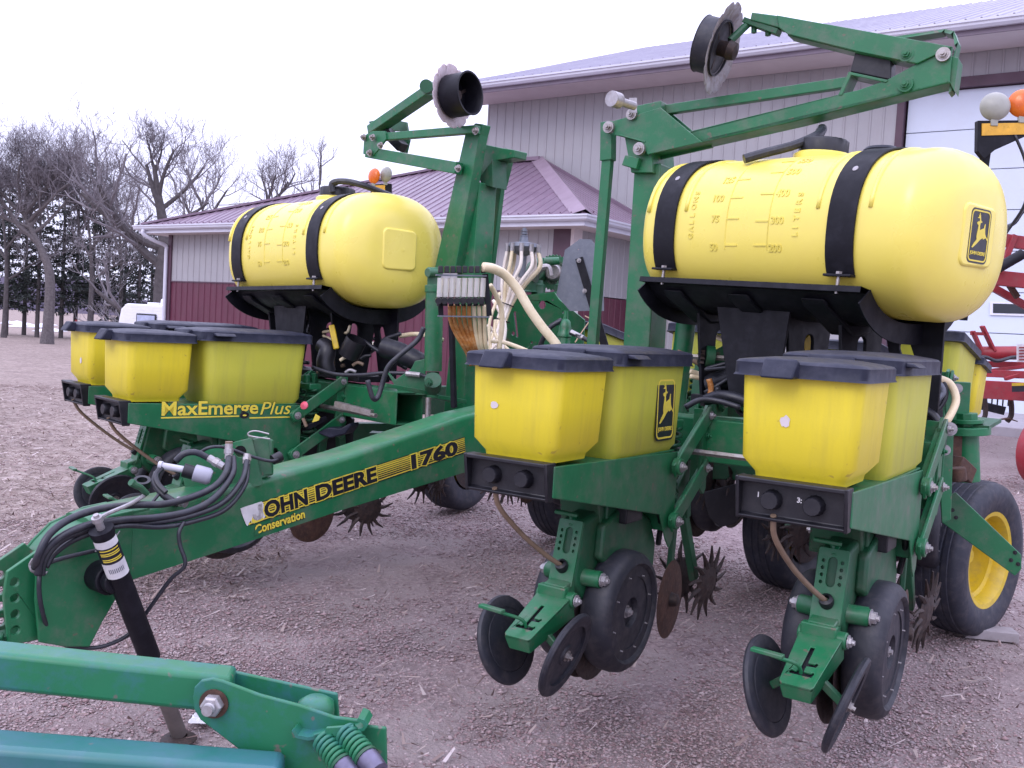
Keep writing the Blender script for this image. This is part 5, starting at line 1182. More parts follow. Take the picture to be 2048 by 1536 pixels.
# ------------------------------------------------------------------ right marker mast and folded marker arm
yR = 1.50
def pr_(x, y, dy=0): return onp(FR, x, y, yR + dy)
mb = MB(); b0_, t0_ = FR.w(-.365, 1.60, .05), FR.w(-.365, 1.60, 1.12); mb.bar(b0_, t0_, .125, .17, up=FR.d); mast = pp(mb.build('marker_mast', M['green'], bevel=.006, smooth=False))
mb = MB(); slab(mb, [pr_(1248, 268, -.02), pr_(1300, 268, -.02), pr_(1305, 345, -.02), pr_(1262, 345, -.02)], FR.d, .24); o = mb.build('pivot_bracket', M['green'], smooth=False, bevel=.003); o.parent = mast
mb = MB(); slab(mb, [pr_(1250, 310, -.05), pr_(1278, 315, -.05), pr_(1272, 338, -.05), pr_(1243, 330, -.05)], FR.d, .03); o = mb.build('pivot_stop', M['green'], smooth=False, bevel=.003); o.parent = mast
mb = MB(); mb.bar(FR.w(-.575, 1.5, .10), pr_(1216, 318), .045, .035, up=FR.d); mb.bar(pr_(1216, 322), pr_(1217, 245), .056, .05, up=FR.d); pp(mb.build('marker_link', M['green'], smooth=False, bevel=.003))
mb = MB(); mb.cyl(FR.w(-.20, 1.6, .0), FR.w(-.165, 1.6, .62), .042, 24); mb.cyl(FR.w(-.165, 1.6, .62), FR.w(-.16, 1.6, .85), .018, 12); pp(mb.build('lift_cylinder', M['green']))
mb = MB(); g_ = [(1222, 243), (1321, 215), (1378, 263), (1404, 284), (1295, 309), (1281, 282), (1229, 270)]; slab(mb, [pr_(x, y, -.045) for x, y in g_], FR.d, .012); slab(mb, [pr_(x, y, -.045) + FR.d * .12 for x, y in g_], FR.d, .012)
slab(mb, [pr_(1238, 268, -.05), pr_(1290, 282, -.05), pr_(1290, 285, -.05), pr_(1238, 271, -.05)], FR.d, .15); pp(tag(mb.build('arm_gusset', M['green'], smooth=False, bevel=.002)))
lo = [(1376, 263), (1676, 189), (1716, 180), (1773, 160), (1834, 127), (1905, 94), (1899, 165), (1589, 243), (1404, 285)]
mb = MB(); slab(mb, [pr_(x, y) for x, y in lo], FR.d, .010); slab(mb, [pr_(x, y) for x, y in [(1295, 309), (1404, 285), (1589, 243), (1899, 165), (1899, 160), (1295, 304)]], FR.d, .11)
slab(mb, [pr_(x, y) for x, y in [(1376, 263), (1676, 189), (1676, 193), (1380, 268)]], FR.d, .10)
larm = pp(mb.build('marker_lower_arm', M['green'], smooth=False, bevel=.003))
up_ = [(1553, 30), (1905, 93), (1834, 127), (1716, 103), (1575, 68), (1558, 55)]
mb = MB(); slab(mb, [pr_(x, y, -.012) for x, y in up_], FR.d, .010); slab(mb, [pr_(x, y) for x, y in [(1575, 66), (1716, 101), (1834, 125), (1834, 129), (1716, 106), (1575, 71)]], FR.d, .085)
slab(mb, [pr_(x, y) for x, y in [(1553, 30), (1905, 93), (1905, 96), (1553, 33)]], FR.d, .085); uarm = pp(mb.build('marker_upper_arm', M['green'], smooth=False, bevel=.003))
mb = MB(); slab(mb, [pr_(x, y, .0) for x, y in [(1503, 24), (1556, 31), (1560, 56), (1500, 40)]], FR.d, .07); o = mb.build('arm_end', M['green'], smooth=False, bevel=.004); o.parent = uarm
for x, y, x2, y2 in ((1490, 42, 1558, 66),):
    mb = MB(); mb.bar(pr_(x, y, .03), pr_(x2, y2, .03), .05, .022); 
    for q in (1508, 1536): mb.cyl(pr_(q, 52 + (q - 1508) * .2, .03), pr_(q, 66 + (q - 1508) * .2, .03), .012, 8)
    o = mb.build('disc_adjuster', M['green_old'], smooth=False, bevel=.002); o.parent = uarm
mb = MB(); mb.bar(pr_(1322, 222, .04), pr_(1694, 166, .04), .035, .040); pp(mb.build('marker_rod', M['green'], smooth=False, bevel=.003))
mb = MB(); mb.bar(pr_(1270, 228, .0), pr_(1328, 216, .0), .06, .05); pp(mb.build('rod_clevis', M['green'], smooth=False, bevel=.003))
mb = MB(); slab(mb, [pr_(x, y, -.004) for x, y in [(1676, 190), (1697, 143), (1777, 160), (1772, 165), (1702, 150), (1684, 190)]], FR.d, .10); o = mb.build('stop_bracket', M['green'], smooth=False, bevel=.002); o.parent = larm
mb = MB(); slab(mb, [pr_(x, y, .02) for x, y in [(1710, 104), (1782, 118), (1782, 160), (1700, 143)]], FR.d, .08); o = mb.build('stop_block', M['black'], smooth=False, bevel=.004); o.parent = larm
mb = MB(); sp_ = [pr_(1781, 74, .07), pr_(1890, 58, .07), pr_(1908, 62, .07), pr_(1916, 84, .06), pr_(1908, 120, .05), pr_(1904, 180, .03)]
for k in range(len(sp_) - 1): slab(mb, [sp_[k], sp_[k + 1], sp_[k + 1] + Vector((-.012, 0, -.012)), sp_[k] + Vector((-.002, 0, -.012))], FR.d, .07)
pp(tag(mb.build('hose_guard', M['green'], smooth=False)))
mb = MB(); slab(mb, [pr_(1903, 112, .02), pr_(1917, 116, .02), pr_(1908, 182, .02), pr_(1899, 165, .02)], FR.d, .10); pp(mb.build('end_plate', M['green'], smooth=False, bevel=.002))
for x, y, m_, r_ in ((1216, 254, 'steel', .017), (1277, 297, 'steel', .018), (1262, 228, 'steel', .016), (1886, 108, 'steel', .017), (1812, 107, 'green', .019), (1810, 168, 'green', .019)):
    mb = MB(); c = pr_(x, y, -.062 if x < 1300 else -.014); mb.bolt(c, -FR.d, r_ * .8, .014); mb.cyl(c + FR.d * .02, c, r_ * 1.5, 18); pp(mb.build('pin', M[m_], angle=30))
# transport lamp / rod end sticking up by the pivot
mb = MB(); a, b = at(1268, 212, 3.85), at(1226, 198, 3.75); mb.cyl(a, b, .016, 16); mb.lathe([(.001, .0), (.030, .0), (.030, .045), (.02, .05)], b + (b - a).normalized() * .01, a - b, 22); pp(mb.build('chrome_rod_end', M['zinc'], angle=40))
mb = MB(); mb.bar(at(1266, 196, 3.9), at(1266, 226, 3.9), .03, .008); pp(mb.build('rod_tab', M['zinc']))
def marker_disc(c, n_, Rd, drum_r, drum_d, drum_side, seed):
    """scalloped marker disc with a depth drum bolted to it"""
    rg = random.Random(seed); x_, y_, z_ = frame_from(n_); k = 80; rim = []
    for i in range(k):
        a = 2 * math.pi * i / k; rr = Rd * (1 - .07 * max(0, math.cos(10 * a)) ** 6 - .03 * rg.random() * (math.sin(3 * a + seed) > .2)); rim.append((math.cos(a) * rr, math.sin(a) * rr))
    rings = [[c + x_ * a * f_ + y_ * b * f_ + z_ * h_ for a, b in rim] for f_, h_ in ((.001, -.028), (.30, -.026), (.7, -.012), (.97, .004), (1, .006), (.97, .008), (.7, -.008), (.30, -.022), (.001, -.024))]
    mb = MB(); mb.quadloft(rings, cap=False); d_ = pp(mb.build('marker_disc', M['blade_pale' if seed == 0 else 'blade'], angle=50))
    s_ = drum_side
    mb = MB(); mb.lathe([(drum_r * .94, -s_ * .0), (drum_r, s_ * .0), (drum_r, s_ * drum_d), (drum_r * 1.03, s_ * (drum_d + .003)), (drum_r * .95, s_ * (drum_d + .003)), (drum_r * .93, s_ * drum_d), (drum_r * .93, s_ * .012), (.03, s_ * .012)], c, n_, 44); o = mb.build('depth_drum', M['rubber'] if seed else M['black_steel'], angle=40); o.parent = d_
    mb = MB(); mb.lathe([(.001, s_ * .05), (.022, s_ * .05), (.03, s_ * .03), (.032, -s_ * .02), (.04, -s_ * .03), (.034, -s_ * .06), (.001, -s_ * .07)], c, n_, 22); 
    for i in range(3):
        a = 2 * math.pi * i / 3 + .5; mb.bar(c + z_ * (s_ * .025), c + z_ * (s_ * .018) + (x_ * math.cos(a) + y_ * math.sin(a)) * drum_r * .93, .014, .02, up=z_)
    o = mb.build('hub', M['rust_dark'], angle=40); o.parent = d_
    return d_
rc_ = at(1444, 97, 4.05); marker_disc(rc_, Vector((.86, -.42, -.30)), .185, .112, .085, -1, 1)
mb = MB(); mb.tube([pr_(1500, 44, .03), rc_ + Vector((.03, -.01, .03))], .016, 10); pp(mb.build('disc_spindle', M['green_old']))

# ------------------------------------------------------------------ left marker mast and arm
ZL = 4.95; FM = Fr(at(925, 815, ZL), 44.0)
def pl_(x, y, dy=0): return onp(FM, x, y, dy)
mb = MB(); a, b = pl_(925, 850, .06), pl_(963, 368, .06); mb.bar(a, b, .15, .15, up=FM.d, w1=.10, h1=.12); lm = pp(mb.build('marker_mast', M['green'], smooth=False, bevel=.005))
mb = MB(); slab(mb, [pl_(867, 545, -.06), pl_(909, 545, -.06), pl_(959, 270, -.06), pl_(965, 248, -.06), pl_(950, 246, -.06), pl_(930, 268, -.06)], FM.d, .06); o = mb.build('mast_lever', M['green'], smooth=False, bevel=.004); o.parent = lm
def lbar(name, x0, y0, x1, y1, w, h, dy0=0, dy1=None, m_='green'):
    mb = MB(); mb.bar(pl_(x0, y0, dy0), pl_(x1, y1, dy0 if dy1 is None else dy1), w, h); return pp(mb.build(name, M[m_], smooth=False, bevel=.003))
lbar('marker_rod', 762, 275, 955, 259, .04, .038, -.10)
lbar('marker_lower_arm', 738, 305, 918, 337, .05, .058, -.10)
mb = MB(); slab(mb, [pl_(x, y, -.13) for x, y in [(728, 272), (745, 262), (770, 262), (772, 278), (756, 300), (745, 312), (726, 308)]], FM.d, .012); slab(mb, [pl_(x, y, -.02) for x, y in [(728, 272), (752, 254), (772, 268), (760, 296), (726, 306)]], FM.d, .012); pp(tag(mb.build('arm_knuckle', M['green'], smooth=False, bevel=.002)))
mb = MB(); mb.bar(pl_(745, 262, -.06), pl_(862, 182, -.06), .075, .05); uar = pp(mb.build('marker_upper_arm', M['green'], smooth=False, bevel=.004))
mb = MB(); slab(mb, [pl_(x, y, .05) for x, y in [(737, 243), (770, 236), (812, 244), (818, 280), (812, 306), (800, 304), (800, 262), (745, 262)]], FM.d, .014); o = mb.build('arm_flange', M['green_old'], smooth=False, bevel=.002); o.parent = uar
mb = MB(); mb.bar(pl_(772, 262, -.02), pl_(806, 296, .0), .06, .05); o = mb.build('arm_block', M['black'], smooth=False, bevel=.003); o.parent = uar
mb = MB(); mb.cyl(pl_(852, 172, -.12), pl_(866, 180, .02), .034, 18); o = mb.build('arm_boss', M['green_old']); o.parent = uar
lc = at(902, 193, 4.80); marker_disc(lc, Vector((.83, -.55, .06)), .155, .102, .115, 1, 0)
mb = MB(); slab(mb, [pl_(x, y, .08) for x, y in [(955, 330), (966, 288), (1005, 296), (1030, 300), (1028, 315), (985, 322), (982, 356), (950, 352)]], FM.d, .09); pp(mb.build('mast_head', M['green'], smooth=False, bevel=.004))
mb = MB(); slab(mb, [pl_(958, 355, .04), pl_(985, 318, .04), pl_(986, 375, .04), pl_(962, 368, .04)], FM.d, .10); pp(mb.build('mast_head_web', M['green_old'], smooth=False, bevel=.003))
mb = MB(); a, b, c2 = pl_(1018, 305, .18), pl_(1002, 370, .18), pl_(974, 600, .22); mb.bar(a, b, .052, .045, up=FM.d); mb.bar(b, c2, .036, .03, up=FM.d); pp(mb.build('marker_link', M['green'], smooth=False, bevel=.003))
for x, y, d_ in ((952, 262, -.13), (917, 337, -.14), (746, 275, -.145), (762, 291, -.14), (1012, 303, .13), (728, 275, -.14), (740, 306, -.14)):
    mb = MB(); mb.bolt(pl_(x, y, d_), -FM.d, .014, .014); pp(mb.build('pin', M['steel'], angle=30))
# big lift cylinder beside the left mast
mb = MB(); mb.cyl(at(866, 742, 4.62), at(869, 582, 4.62), .042, 28); lcyl = pp(mb.build('lift_cylinder', M['green']))
mb = MB(); mb.cyl(at(869, 585, 4.62), at(869, 570, 4.62), .046, 28); mb.bar(at(868, 578, 4.62), at(868, 535, 4.62), .06, .05); mb.cyl(at(855, 545, 4.56), at(880, 545, 4.62), .022, 16); o = mb.build('cylinder_head', M['green'], angle=40, bevel=.003); o.parent = lcyl
mb = MB(); mb.cyl(at(866, 744, 4.62), at(866, 760, 4.62), .03, 18); mb.bolt(at(858, 765, 4.5), (-.4, -1, 0), .016, .014); mb.cyl(at(866, 760, 4.55), at(866, 775, 4.62), .04, 18); o = mb.build('cylinder_foot', M['green_old'], angle=40); o.parent = lcyl
mb = MB(); slab(mb, [at(x, y, 4.72) for x, y in [(768, 735), (790, 760), (822, 738), (830, 722), (850, 718), (850, 790), (800, 790)]], (.2, 1, 0), .014); pp(mb.build('cylinder_lug', M['green'], smooth=False, bevel=.002))
mb = MB(); mb.cyl(at(857, 795, 4.6), at(855, 850, 4.6), .014, 14); pp(mb.build('hinge_pin', M['steel']))
mb = MB(); mb.bar(at(848, 790, 4.75), at(905, 800, 4.9), .20, .02); mb.bar(at(850, 856, 4.75), at(905, 868, 4.9), .20, .02); pp(tag(mb.build('hinge_plate', M['green'], smooth=False, bevel=.002)))
mb = MB(); mb.bar(at(770, 770, 4.55), at(872, 788, 4.68), .03, .018); pp(mb.build('bar_cap_plate', M['green'], smooth=False, bevel=.002))
# ------------------------------------------------------------------ flow indicator rack and its hoses
ra, rb = at(876, 533, 4.2), at(976, 545, 4.28)
rx = (rb - ra).normalized()
mb = MB(); mb.bar(at(903, 640, 4.35), at(908, 815, 4.4), .022, .022); pp(mb.build('rack_post', M['black_steel'], smooth=False, bevel=.002))
mb = MB(); mb.bar(at(962, 636, 4.35), at(968, 700, 4.4), .022, .022); pp(mb.build('rack_post', M['black_steel'], smooth=False, bevel=.002))
mb = MB(); mb.bar(at(970, 548, 4.27), at(978, 632, 4.27), .026, .012, up=(.2, -1, 0)); rk = pp(mb.build('flow_rack', M['black_steel'], smooth=False, bevel=.002))
mb = MB(); mb.bar(at(872, 550, 4.2), at(972, 552, 4.26), .03, .006); mb.build('rack_shelf', M['grey_metal'], rk, smooth=False).location = (0, 0, 0)
mb = MB(); mb.bar(at(876, 632, 4.2), at(978, 634, 4.26), .03, .006); mb.build('rack_shelf', M['grey_metal'], rk, smooth=False)
mb = MB(); mb.bar(at(880, 585, 4.24), at(882, 632, 4.24), .022, .008, up=(.2, -1, 0)); mb.build('rack_side', M['black_steel'], rk, smooth=False)
for i in range(8):
    x = 880 + i * 12.2; Zf = 4.19 + i * .008
    mb = MB(); mb.cyl(at(x + 1, 556, Zf), at(x - 1, 594, Zf), .0125, 14); o = pp(mb.build('flow_tube', M['clear']))
    mb = MB(); mb.bar(at(x + 1, 532, Zf), at(x + 1, 546, Zf), .020, .022, up=(.2, -1, 0)); o2 = mb.build('tube_cap', M['black'], o, bevel=.002)
    mb = MB(); mb.cyl(at(x - 3, 602, Zf - .05), at(x - 3, 600, Zf + .02), .014, 14); mb.cyl(at(x - 2, 594, Zf), at(x - 2, 612, Zf), .010, 10); mb.build('valve_knob', M['black'], o)
for i, (x, xe, m_) in enumerate(((900, 930, 'amber_hose'), (908, 938, 'amber_hose'), (918, 944, 'amber_hose'), (928, 950, 'amber_hose'), (938, 954, 'amber_hose'), (948, 958, 'clear_hose'), (958, 964, 'clear_hose'), (968, 972, 'clear_hose'))):
    pts = [(x, 610, 4.25), (x + 1, 640, 4.27), (x + (xe - x) * .35, 665, 4.3), (x + (xe - x) * .8, 688, 4.32), (xe + 4, 706, 4.36), (xe + 12, 730, 4.4)]
    hose('feed_hose', pts, .0095, m_)
hose('supply_hose', [(966, 534, 4.22), (985, 537, 4.24), (1010, 550, 4.28), (1036, 580, 4.3), (1060, 620, 4.3), (1085, 655, 4.3), (1112, 688, 4.3), (1125, 715, 4.3)], .021, 'clear_hose', n=14)
hose('feed_hose', [(980, 570, 4.35), (992, 590, 4.38), (1002, 615, 4.4), (1004, 650, 4.4), (998, 700, 4.4)], .012, 'clear_hose')
hose('feed_hose', [(982, 682, 4.4), (1005, 684, 4.4), (1030, 692, 4.4), (1055, 702, 4.4)], .010, 'clear_hose')
for k, (a, b, m_) in enumerate((((986, 600), (1006, 700), 'white_hose'), ((990, 640), (1022, 705), 'clear_hose'), ((975, 650), (1000, 708), 'white_hose'), ((1000, 585), (985, 712), 'clear_hose'), ((1008, 640), (978, 705), 'white_hose'))):
    hose('seed_hose', [(a[0], a[1], 4.75), ((a[0] + b[0]) / 2 + 14 * (-1) ** k, (a[1] + b[1]) / 2, 4.72), (b[0], b[1], 4.7), (b[0] + 12, b[1] + 14, 4.65)], .008, m_)
# distributor tower with its ring of hoses
tc_ = at(1047, 492, 5.0)
mb = MB(); mb.lathe([(.001, .045), (.02, .045), (.024, .02), (.075, .012), (.082, -.006), (.06, -.03), (.02, -.05), (.018, -.16)], tc_, ZU, 26); tw = pp(mb.build('distributor', M['grey_metal'], angle=40))
mb = MB()
for k in range(3): mb.lathe([(.010, -.004), (.019 - k * .002, -.004), (.019 - k * .002, .004), (.010, .004)], tc_ + ZU * (.05 + k * .014), ZU, 14, closed=True)
mb.cyl(tc_ + ZU * .04, tc_ + ZU * .092, .010, 8); mb.build('distributor_stem', M['grey_metal'], tw)
gather = at(1012, 615, 4.95)
for k in range(10):
    a = 2 * math.pi * k / 10 + .2; rv = Vector((math.cos(a), math.sin(a), 0)); s_ = tc_ + rv * .082 - ZU * .004
    b_ = gather + rv * .022
    mb = MB(); mb.tube([s_ + ZU * .012, s_ - ZU * .028], .012, 8); mb.build('distributor_nozzle', M['zinc'], tw)
    mb = MB(); mb.tube(spline([s_ - ZU * .02, s_ + rv * .012 - ZU * .10, s_.lerp(b_, .55) + rv * .012 - ZU * .02, b_, b_ + (at(990, 680, 4.9) - gather) + rv * .004, at(982, 715, 4.85) + rv * .02], 6), .0092, 8)
    pp(mb.build('seed_hose', M['white_hose'] if k % 3 else M['clear_hose'], angle=180))
for x, y in ((1012, 608), (1003, 640)):
    c = at(x, y, 4.95); mb = MB(); mb.lathe([(.040, -.003), (.044, -.003), (.044, .003), (.040, .003)], c, (.3, 0, 1), 20, closed=True); pp(mb.build('hose_tie', M['black']))

# ------------------------------------------------------------------ centre frame: plate, pumps, sprockets
mb = MB(); FC = Fr(at(1060, 640, 5.5), 33.)
pc = lambda x, y, dy=0: onp(FC, x, y, dy)
ol = [(988, 600), (1110, 585), (1120, 600), (1170, 640), (1165, 720), (985, 720)]
c0_ = pc(1060, 650); loc = lambda x, y: ((pc(x, y) - c0_).dot(FC.t), (pc(x, y) - c0_).z)
def lhole(x, y, r): cx_, cy_ = loc(x, y); return circ(cx_, cy_, r, 14)
s0_, s1_ = loc(1030, 625), loc(1035, 672)
cp = plate('frame_plate', [loc(*q) for q in ol], [lhole(1085, 610, .024), slot(s0_[0], s0_[1], s1_[0], s1_[1], .008), lhole(1027, 667, .012), lhole(1106, 600, .006), lhole(1127, 625, .006), lhole(1064, 685, .007)], .012, M['green'], axes_mat(c0_, FC.t, ZU), None, bevel=.002); pp(cp)
mb = MB(); slab(mb, [pc(985, 598, .005), pc(1112, 583, .005), pc(1112, 588, .005), pc(985, 603, .005)], FC.d, .10); pp(mb.build('frame_lip', M['green'], smooth=False))
mb = MB(); mb.bar(pc(860, 800, .3), pc(1500, 800, .3), .18, .18); pp(mb.build('frame_bar', M['green_old'], smooth=False, bevel=.006))
mb = MB(); c = at(1108, 545, 5.7); nn = Vector((-.2, -1, 0)); x_, y_, z_ = frame_from(nn); k = 32; ring = []
for zz, kk in ((-.012, 1), (.012, 1)): ring.append([c + z_ * zz + (x_ * math.cos(6.283 * i / (2 * k)) + y_ * math.sin(6.283 * i / (2 * k))) * (.098 + (.008 if i % 2 else -.002)) for i in range(2 * k)])
mb.quadloft(ring); pg = pp(mb.build('sprocket', M['green'], smooth=False))
mb = MB(); mb.lathe([(.001, .055), (.04, .055), (.05, .04), (.055, .012), (.07, .012)], c, nn, 24); mb.build('sprocket_hub', M['steel'], pg)
mb = MB(); mb.lathe([(.001, .14), (.05, .14), (.07, .11), (.075, .02), (.09, .0), (.09, -.04)], c - z_ * .1 + Vector((-.10, 0, .0)), nn, 24); pp(mb.build('pump_housing', M['green_old'], angle=40))
mb = MB(); mb.cyl(at(1088, 523, 5.6), at(1118, 522, 5.6), .022, 16); mb.cyl(at(1096, 530, 5.6), at(1098, 545, 5.6), .018, 12); pp(mb.build('pump_handle', M['green']))
mb = MB(); mb.tube(spline([at(1070, 560, 5.55), at(1078, 540, 5.5), at(1095, 535, 5.5), at(1100, 552, 5.5)], 5), .02, 8); pp(mb.build('pump_elbow', M['steel']))
for x, y, r_, h_ in ((1060, 572, .05, .10), (1076, 580, .04, .09), (1120, 578, .035, .08)):
    c = at(x, y + 12, 5.6); mb = MB(); mb.lathe([(.001, h_), (r_ * .6, h_), (r_ * .7, h_ * .8), (r_, h_ * .7), (r_, .01), (r_ * 1.2, .0)], c, ZU, 18); pp(mb.build('pump_body', M['green_old'], angle=40))
# grey back of the slow-vehicle sign on its black post
sg = [(1160, 478), (1183, 479), (1206, 512), (1208, 622), (1140, 622), (1113, 590), (1130, 500)]
c = at(1160, 560, 5.1); FSg = Fr(c, 18.)
q_ = lambda x, y: ((onp(FSg, x, y, 0) - c).dot(FSg.t), (onp(FSg, x, y, 0) - c).z)
sgn = plate('sign_back', [q_(*p) for p in sg], [circ(*q_(1157, 499), .004, 8)], .004, M['grey_metal'], axes_mat(c, FSg.t, ZU), None); pp(sgn)
mb = MB(); a, b = onp(FSg, 1158, 516, -.012), onp(FSg, 1212, 700, -.012); mb.bar(a, b, .040, .010, up=FSg.d); sp_o = mb.build('sign_post', M['black_steel'], sgn, smooth=False)
for x, y in ((1158, 521), (1169, 582)): mb = MB(); mb.bolt(onp(FSg, x, y, -.018), -FSg.d, .009, .006); mb.build('bolt', M['zinc'], sgn)
mb = MB(); mb.tube(spline([at(1186, 634, 5.0), at(1170, 655, 4.95), at(1150, 685, 4.9)], 4), .003, 6); pp(mb.build('twine', M['twine']))
mb = MB(); mb.tube(spline([at(1170, 632, 5.02), at(1184, 638, 5.0), at(1190, 632, 5.0), at(1188, 660, 5.0), at(1188, 680, 5.0)], 4), .003, 6); pp(mb.build('twine', M['twine']))
# hydraulic relief valve
c = at(1128, 692, 4.7); mb = MB(); mb.lathe([(.001, .17), (.010, .17), (.012, .13), (.024, .12), (.030, .09), (.030, .065), (.034, .06), (.034, .045), (.028, .04), (.030, .01), (.034, .0), (.034, -.03)], c, ZU, 20); pp(mb.build('relief_valve', M['green'], angle=40))
hose('hydraulic_hose', [(1124, 640, 4.7), (1100, 655, 4.7), (1085, 680, 4.72), (1078, 700, 4.75)], .013)
hose('hydraulic_hose', [(1140, 665, 4.65), (1165, 675, 4.62), (1190, 690, 4.6), (1210, 705, 4.6)], .011)
mb = MB(); mb.cyl(at(1142, 664, 4.65), at(1166, 676, 4.62), .013, 10); pp(mb.build('hose_fitting', M['zinc']))

# ------------------------------------------------------------------ centre section row units, facing away behind the wings
for i, (px, py, Z, th, tilt) in enumerate(((1190, 668, 5.75, 213, 9), (1430, 676, 5.25, 213, 9), (1715, 705, 4.95, 213, 6), (1868, 690, 4.55, 213, 8))):
    u_ = copy_tree(unit); lidc = at(px, py, Z)       # lands under the middle of the seed hopper lid
    a = R(th); d_ = Vector((math.sin(a), math.cos(a), 0)); t_ = Vector((math.cos(a), -math.sin(a), 0))
    rot = Matrix.Rotation(R(tilt), 4, t_) @ Matrix((t_, d_, ZU)).transposed().to_4x4()
    off = rot @ Vector((0, .63, .30)); u_.parent = planter
    m_ = rot.copy(); m_.translation = lidc - off - PL0; u_.matrix_local = m_
    units.append(u_)
# ------------------------------------------------------------------ ground wheels
def make_wheel(c, n_, Rr, w, rim_r, rim=True):
    n_ = Vector(n_).normalized(); h = w / 2
    prof = [(rim_r, -h * .72), (rim_r + .02, -h * .86), (Rr * .80, -h * .99), (Rr * .91, -h * .93), (Rr * .965, -h * .80), (Rr * .985, -h * .68)]
    tr = []
    for k in range(4):
        x0 = -h * .60 + k * h * .31; tr += [(Rr * .998, x0), (Rr * .998, x0 + h * .20), (Rr * .986, x0 + h * .225), (Rr * .986, x0 + h * .285)]
    prof += [(r_, z_) for r_, z_ in tr] + [(Rr * .985, h * .68), (Rr * .965, h * .80), (Rr * .91, h * .93), (Rr * .80, h * .99), (rim_r + .02, h * .86), (rim_r, h * .72)]
    mb = MB(); mb.lathe(prof, c, n_, 72, closed=True); w_ = pp(mb.build('ground_wheel', M['tyre'], angle=28))
    mb = MB(); mb.lathe([(rim_r + .018, h * .80), (rim_r + .016, h * .84), (rim_r - .004, h * .80), (rim_r - .016, h * .62), (rim_r - .022, h * .30), (rim_r - .040, h * .22), (rim_r - .046, -h * .55), (.14, -h * .85), (.10, -h * .80), (.085, -h * .55), (.001, -h * .55)], c, n_, 48); rm = mb.build('rim', M['rim_yellow'], w_, angle=40)
    x_, y_, z_ = frame_from(n_)
    mb = MB(); mb.lathe([(.001, -h * .90), (rim_r, -h * .88)], c, n_, 32); mb.build('rim_back', M['rust_dark'], w_)
    mb = MB(); mb.lathe([(.001, h * .1), (.03, h * .1), (.04, h * .0), (.045, -h * .45)], c, n_, 20); mb.build('hub', M['rim_yellow'], w_, angle=40)
    return w_
make_wheel(Vector((2.262, 4.69, .375)), (.656, -.755, 0), .375, .25, .218)
make_wheel(Vector((1.60, 5.38, .375)), (-.72, .69, 0), .375, .24, .218)
make_wheel(Vector((-.36, 7.15, .375)), (-.85, .53, 0), .375, .25, .21)
make_wheel(Vector((.42, 6.35, .375)), (-.80, .6, 0), .375, .25, .21)
# caster post and arm of the right wheel
c = at(1932, 905, 3.75)
mb = MB(); mb.cyl(at(1935, 962, 3.75), at(1932, 865, 3.75), .046, 26); mb.cyl(at(1932, 868, 3.75), at(1932, 853, 3.75), .088, 30); mb.cyl(at(1934, 852, 3.75), at(1934, 826, 3.75), .040, 8); mb.cyl(at(1934, 846, 3.75), at(1934, 838, 3.75), .060, 28); cas = pp(mb.build('caster_post', M['green'], angle=35, bevel=.002))
mb = MB(); mb.bar(at(1938, 852, 3.72), at(1965, 838, 3.95), .14, .014); mb.build('caster_plate', M['green_old'], cas, smooth=False)
mb = MB(); slab(mb, [at(x, y, 3.7) for x, y in [(1908, 862), (1925, 868), (1922, 950), (1905, 940)]], (.3, 1, 0), .02); mb.build('caster_web', M['rust'], cas, smooth=False)
mb = MB(); mb.bar(at(1880, 985, 3.35), at(1960, 1035, 3.75), .012, .10); ar = [(1880, 1000), (1912, 985), (2043, 1110), (2043, 1138), (2030, 1152), (1884, 1045)]
FA = Fr(at(1960, 1060, 3.85), 20.); mb = MB(); slab(mb, [onp(FA, x, y, 0) for x, y in ar], FA.d, .016); wa = pp(mb.build('wheel_arm', M['green'], smooth=False, bevel=.003))
for x, y in ((2030, 1105), (2022, 1120), (2036, 1128), (1905, 1020), (1912, 1035), (1898, 1028)): mb = MB(); mb.bolt(onp(FA, x, y, 0), -FA.d, .006, .004); mb.build('bolt', M['black'], wa)
mb = MB(); slab(mb, [at(x, y, 3.45) for x, y in [(1878, 842), (1908, 846), (1902, 1040), (1884, 1045), (1880, 960)]], (.3, 1, 0), .02); ap_ = pp(mb.build('arm_mount', M['green'], smooth=False, bevel=.003))
mb = MB(); mb.bolt(at(1900, 858, 3.42), (-.3, -1, 0), .018, .016); mb.build('bolt', M['zinc'], ap_); mb = MB(); mb.bolt(at(1890, 900, 3.42), (-.3, -1, 0), .014, .014); mb.build('bolt', M['zinc'], ap_)
mb = MB(); mb.bar(at(1905, 925, 3.55), at(1932, 950, 3.6), .07, .06); mb.cyl(at(1915, 935, 3.5), at(1918, 962, 3.5), .028, 12); pp(mb.build('lock_nut', M['rust'], bevel=.004))
mb = MB(); slab(mb, [at(x, y, 3.75) for x, y in [(1890, 762), (1942, 765), (1938, 840), (1925, 862), (1892, 850)]], (.3, 1, 0), .03); pp(mb.build('bar_end_bracket', M['green'], smooth=False, bevel=.003))
mb = MB(); mb.bolt(at(1915, 777, 3.72), (-.3, -1, 0), .014, .014); pp(mb.build('bolt', M['zinc']))
# timber block beside the tyre
c = Vector((2.40, 4.60, 0)); mb = MB(); mb.bar(c + Vector((-.16, .04, .022)), c + Vector((.075, -.0, .022)), .11, .045)
tag(mb.build('timber_block', mat('weathered_timber', (.34, .31, .32), (.22, .19, .19), .8, scale=14), smooth=False, bevel=.003), 'pale timber block lying on the gravel beside the yellow-rimmed tyre', 'block')

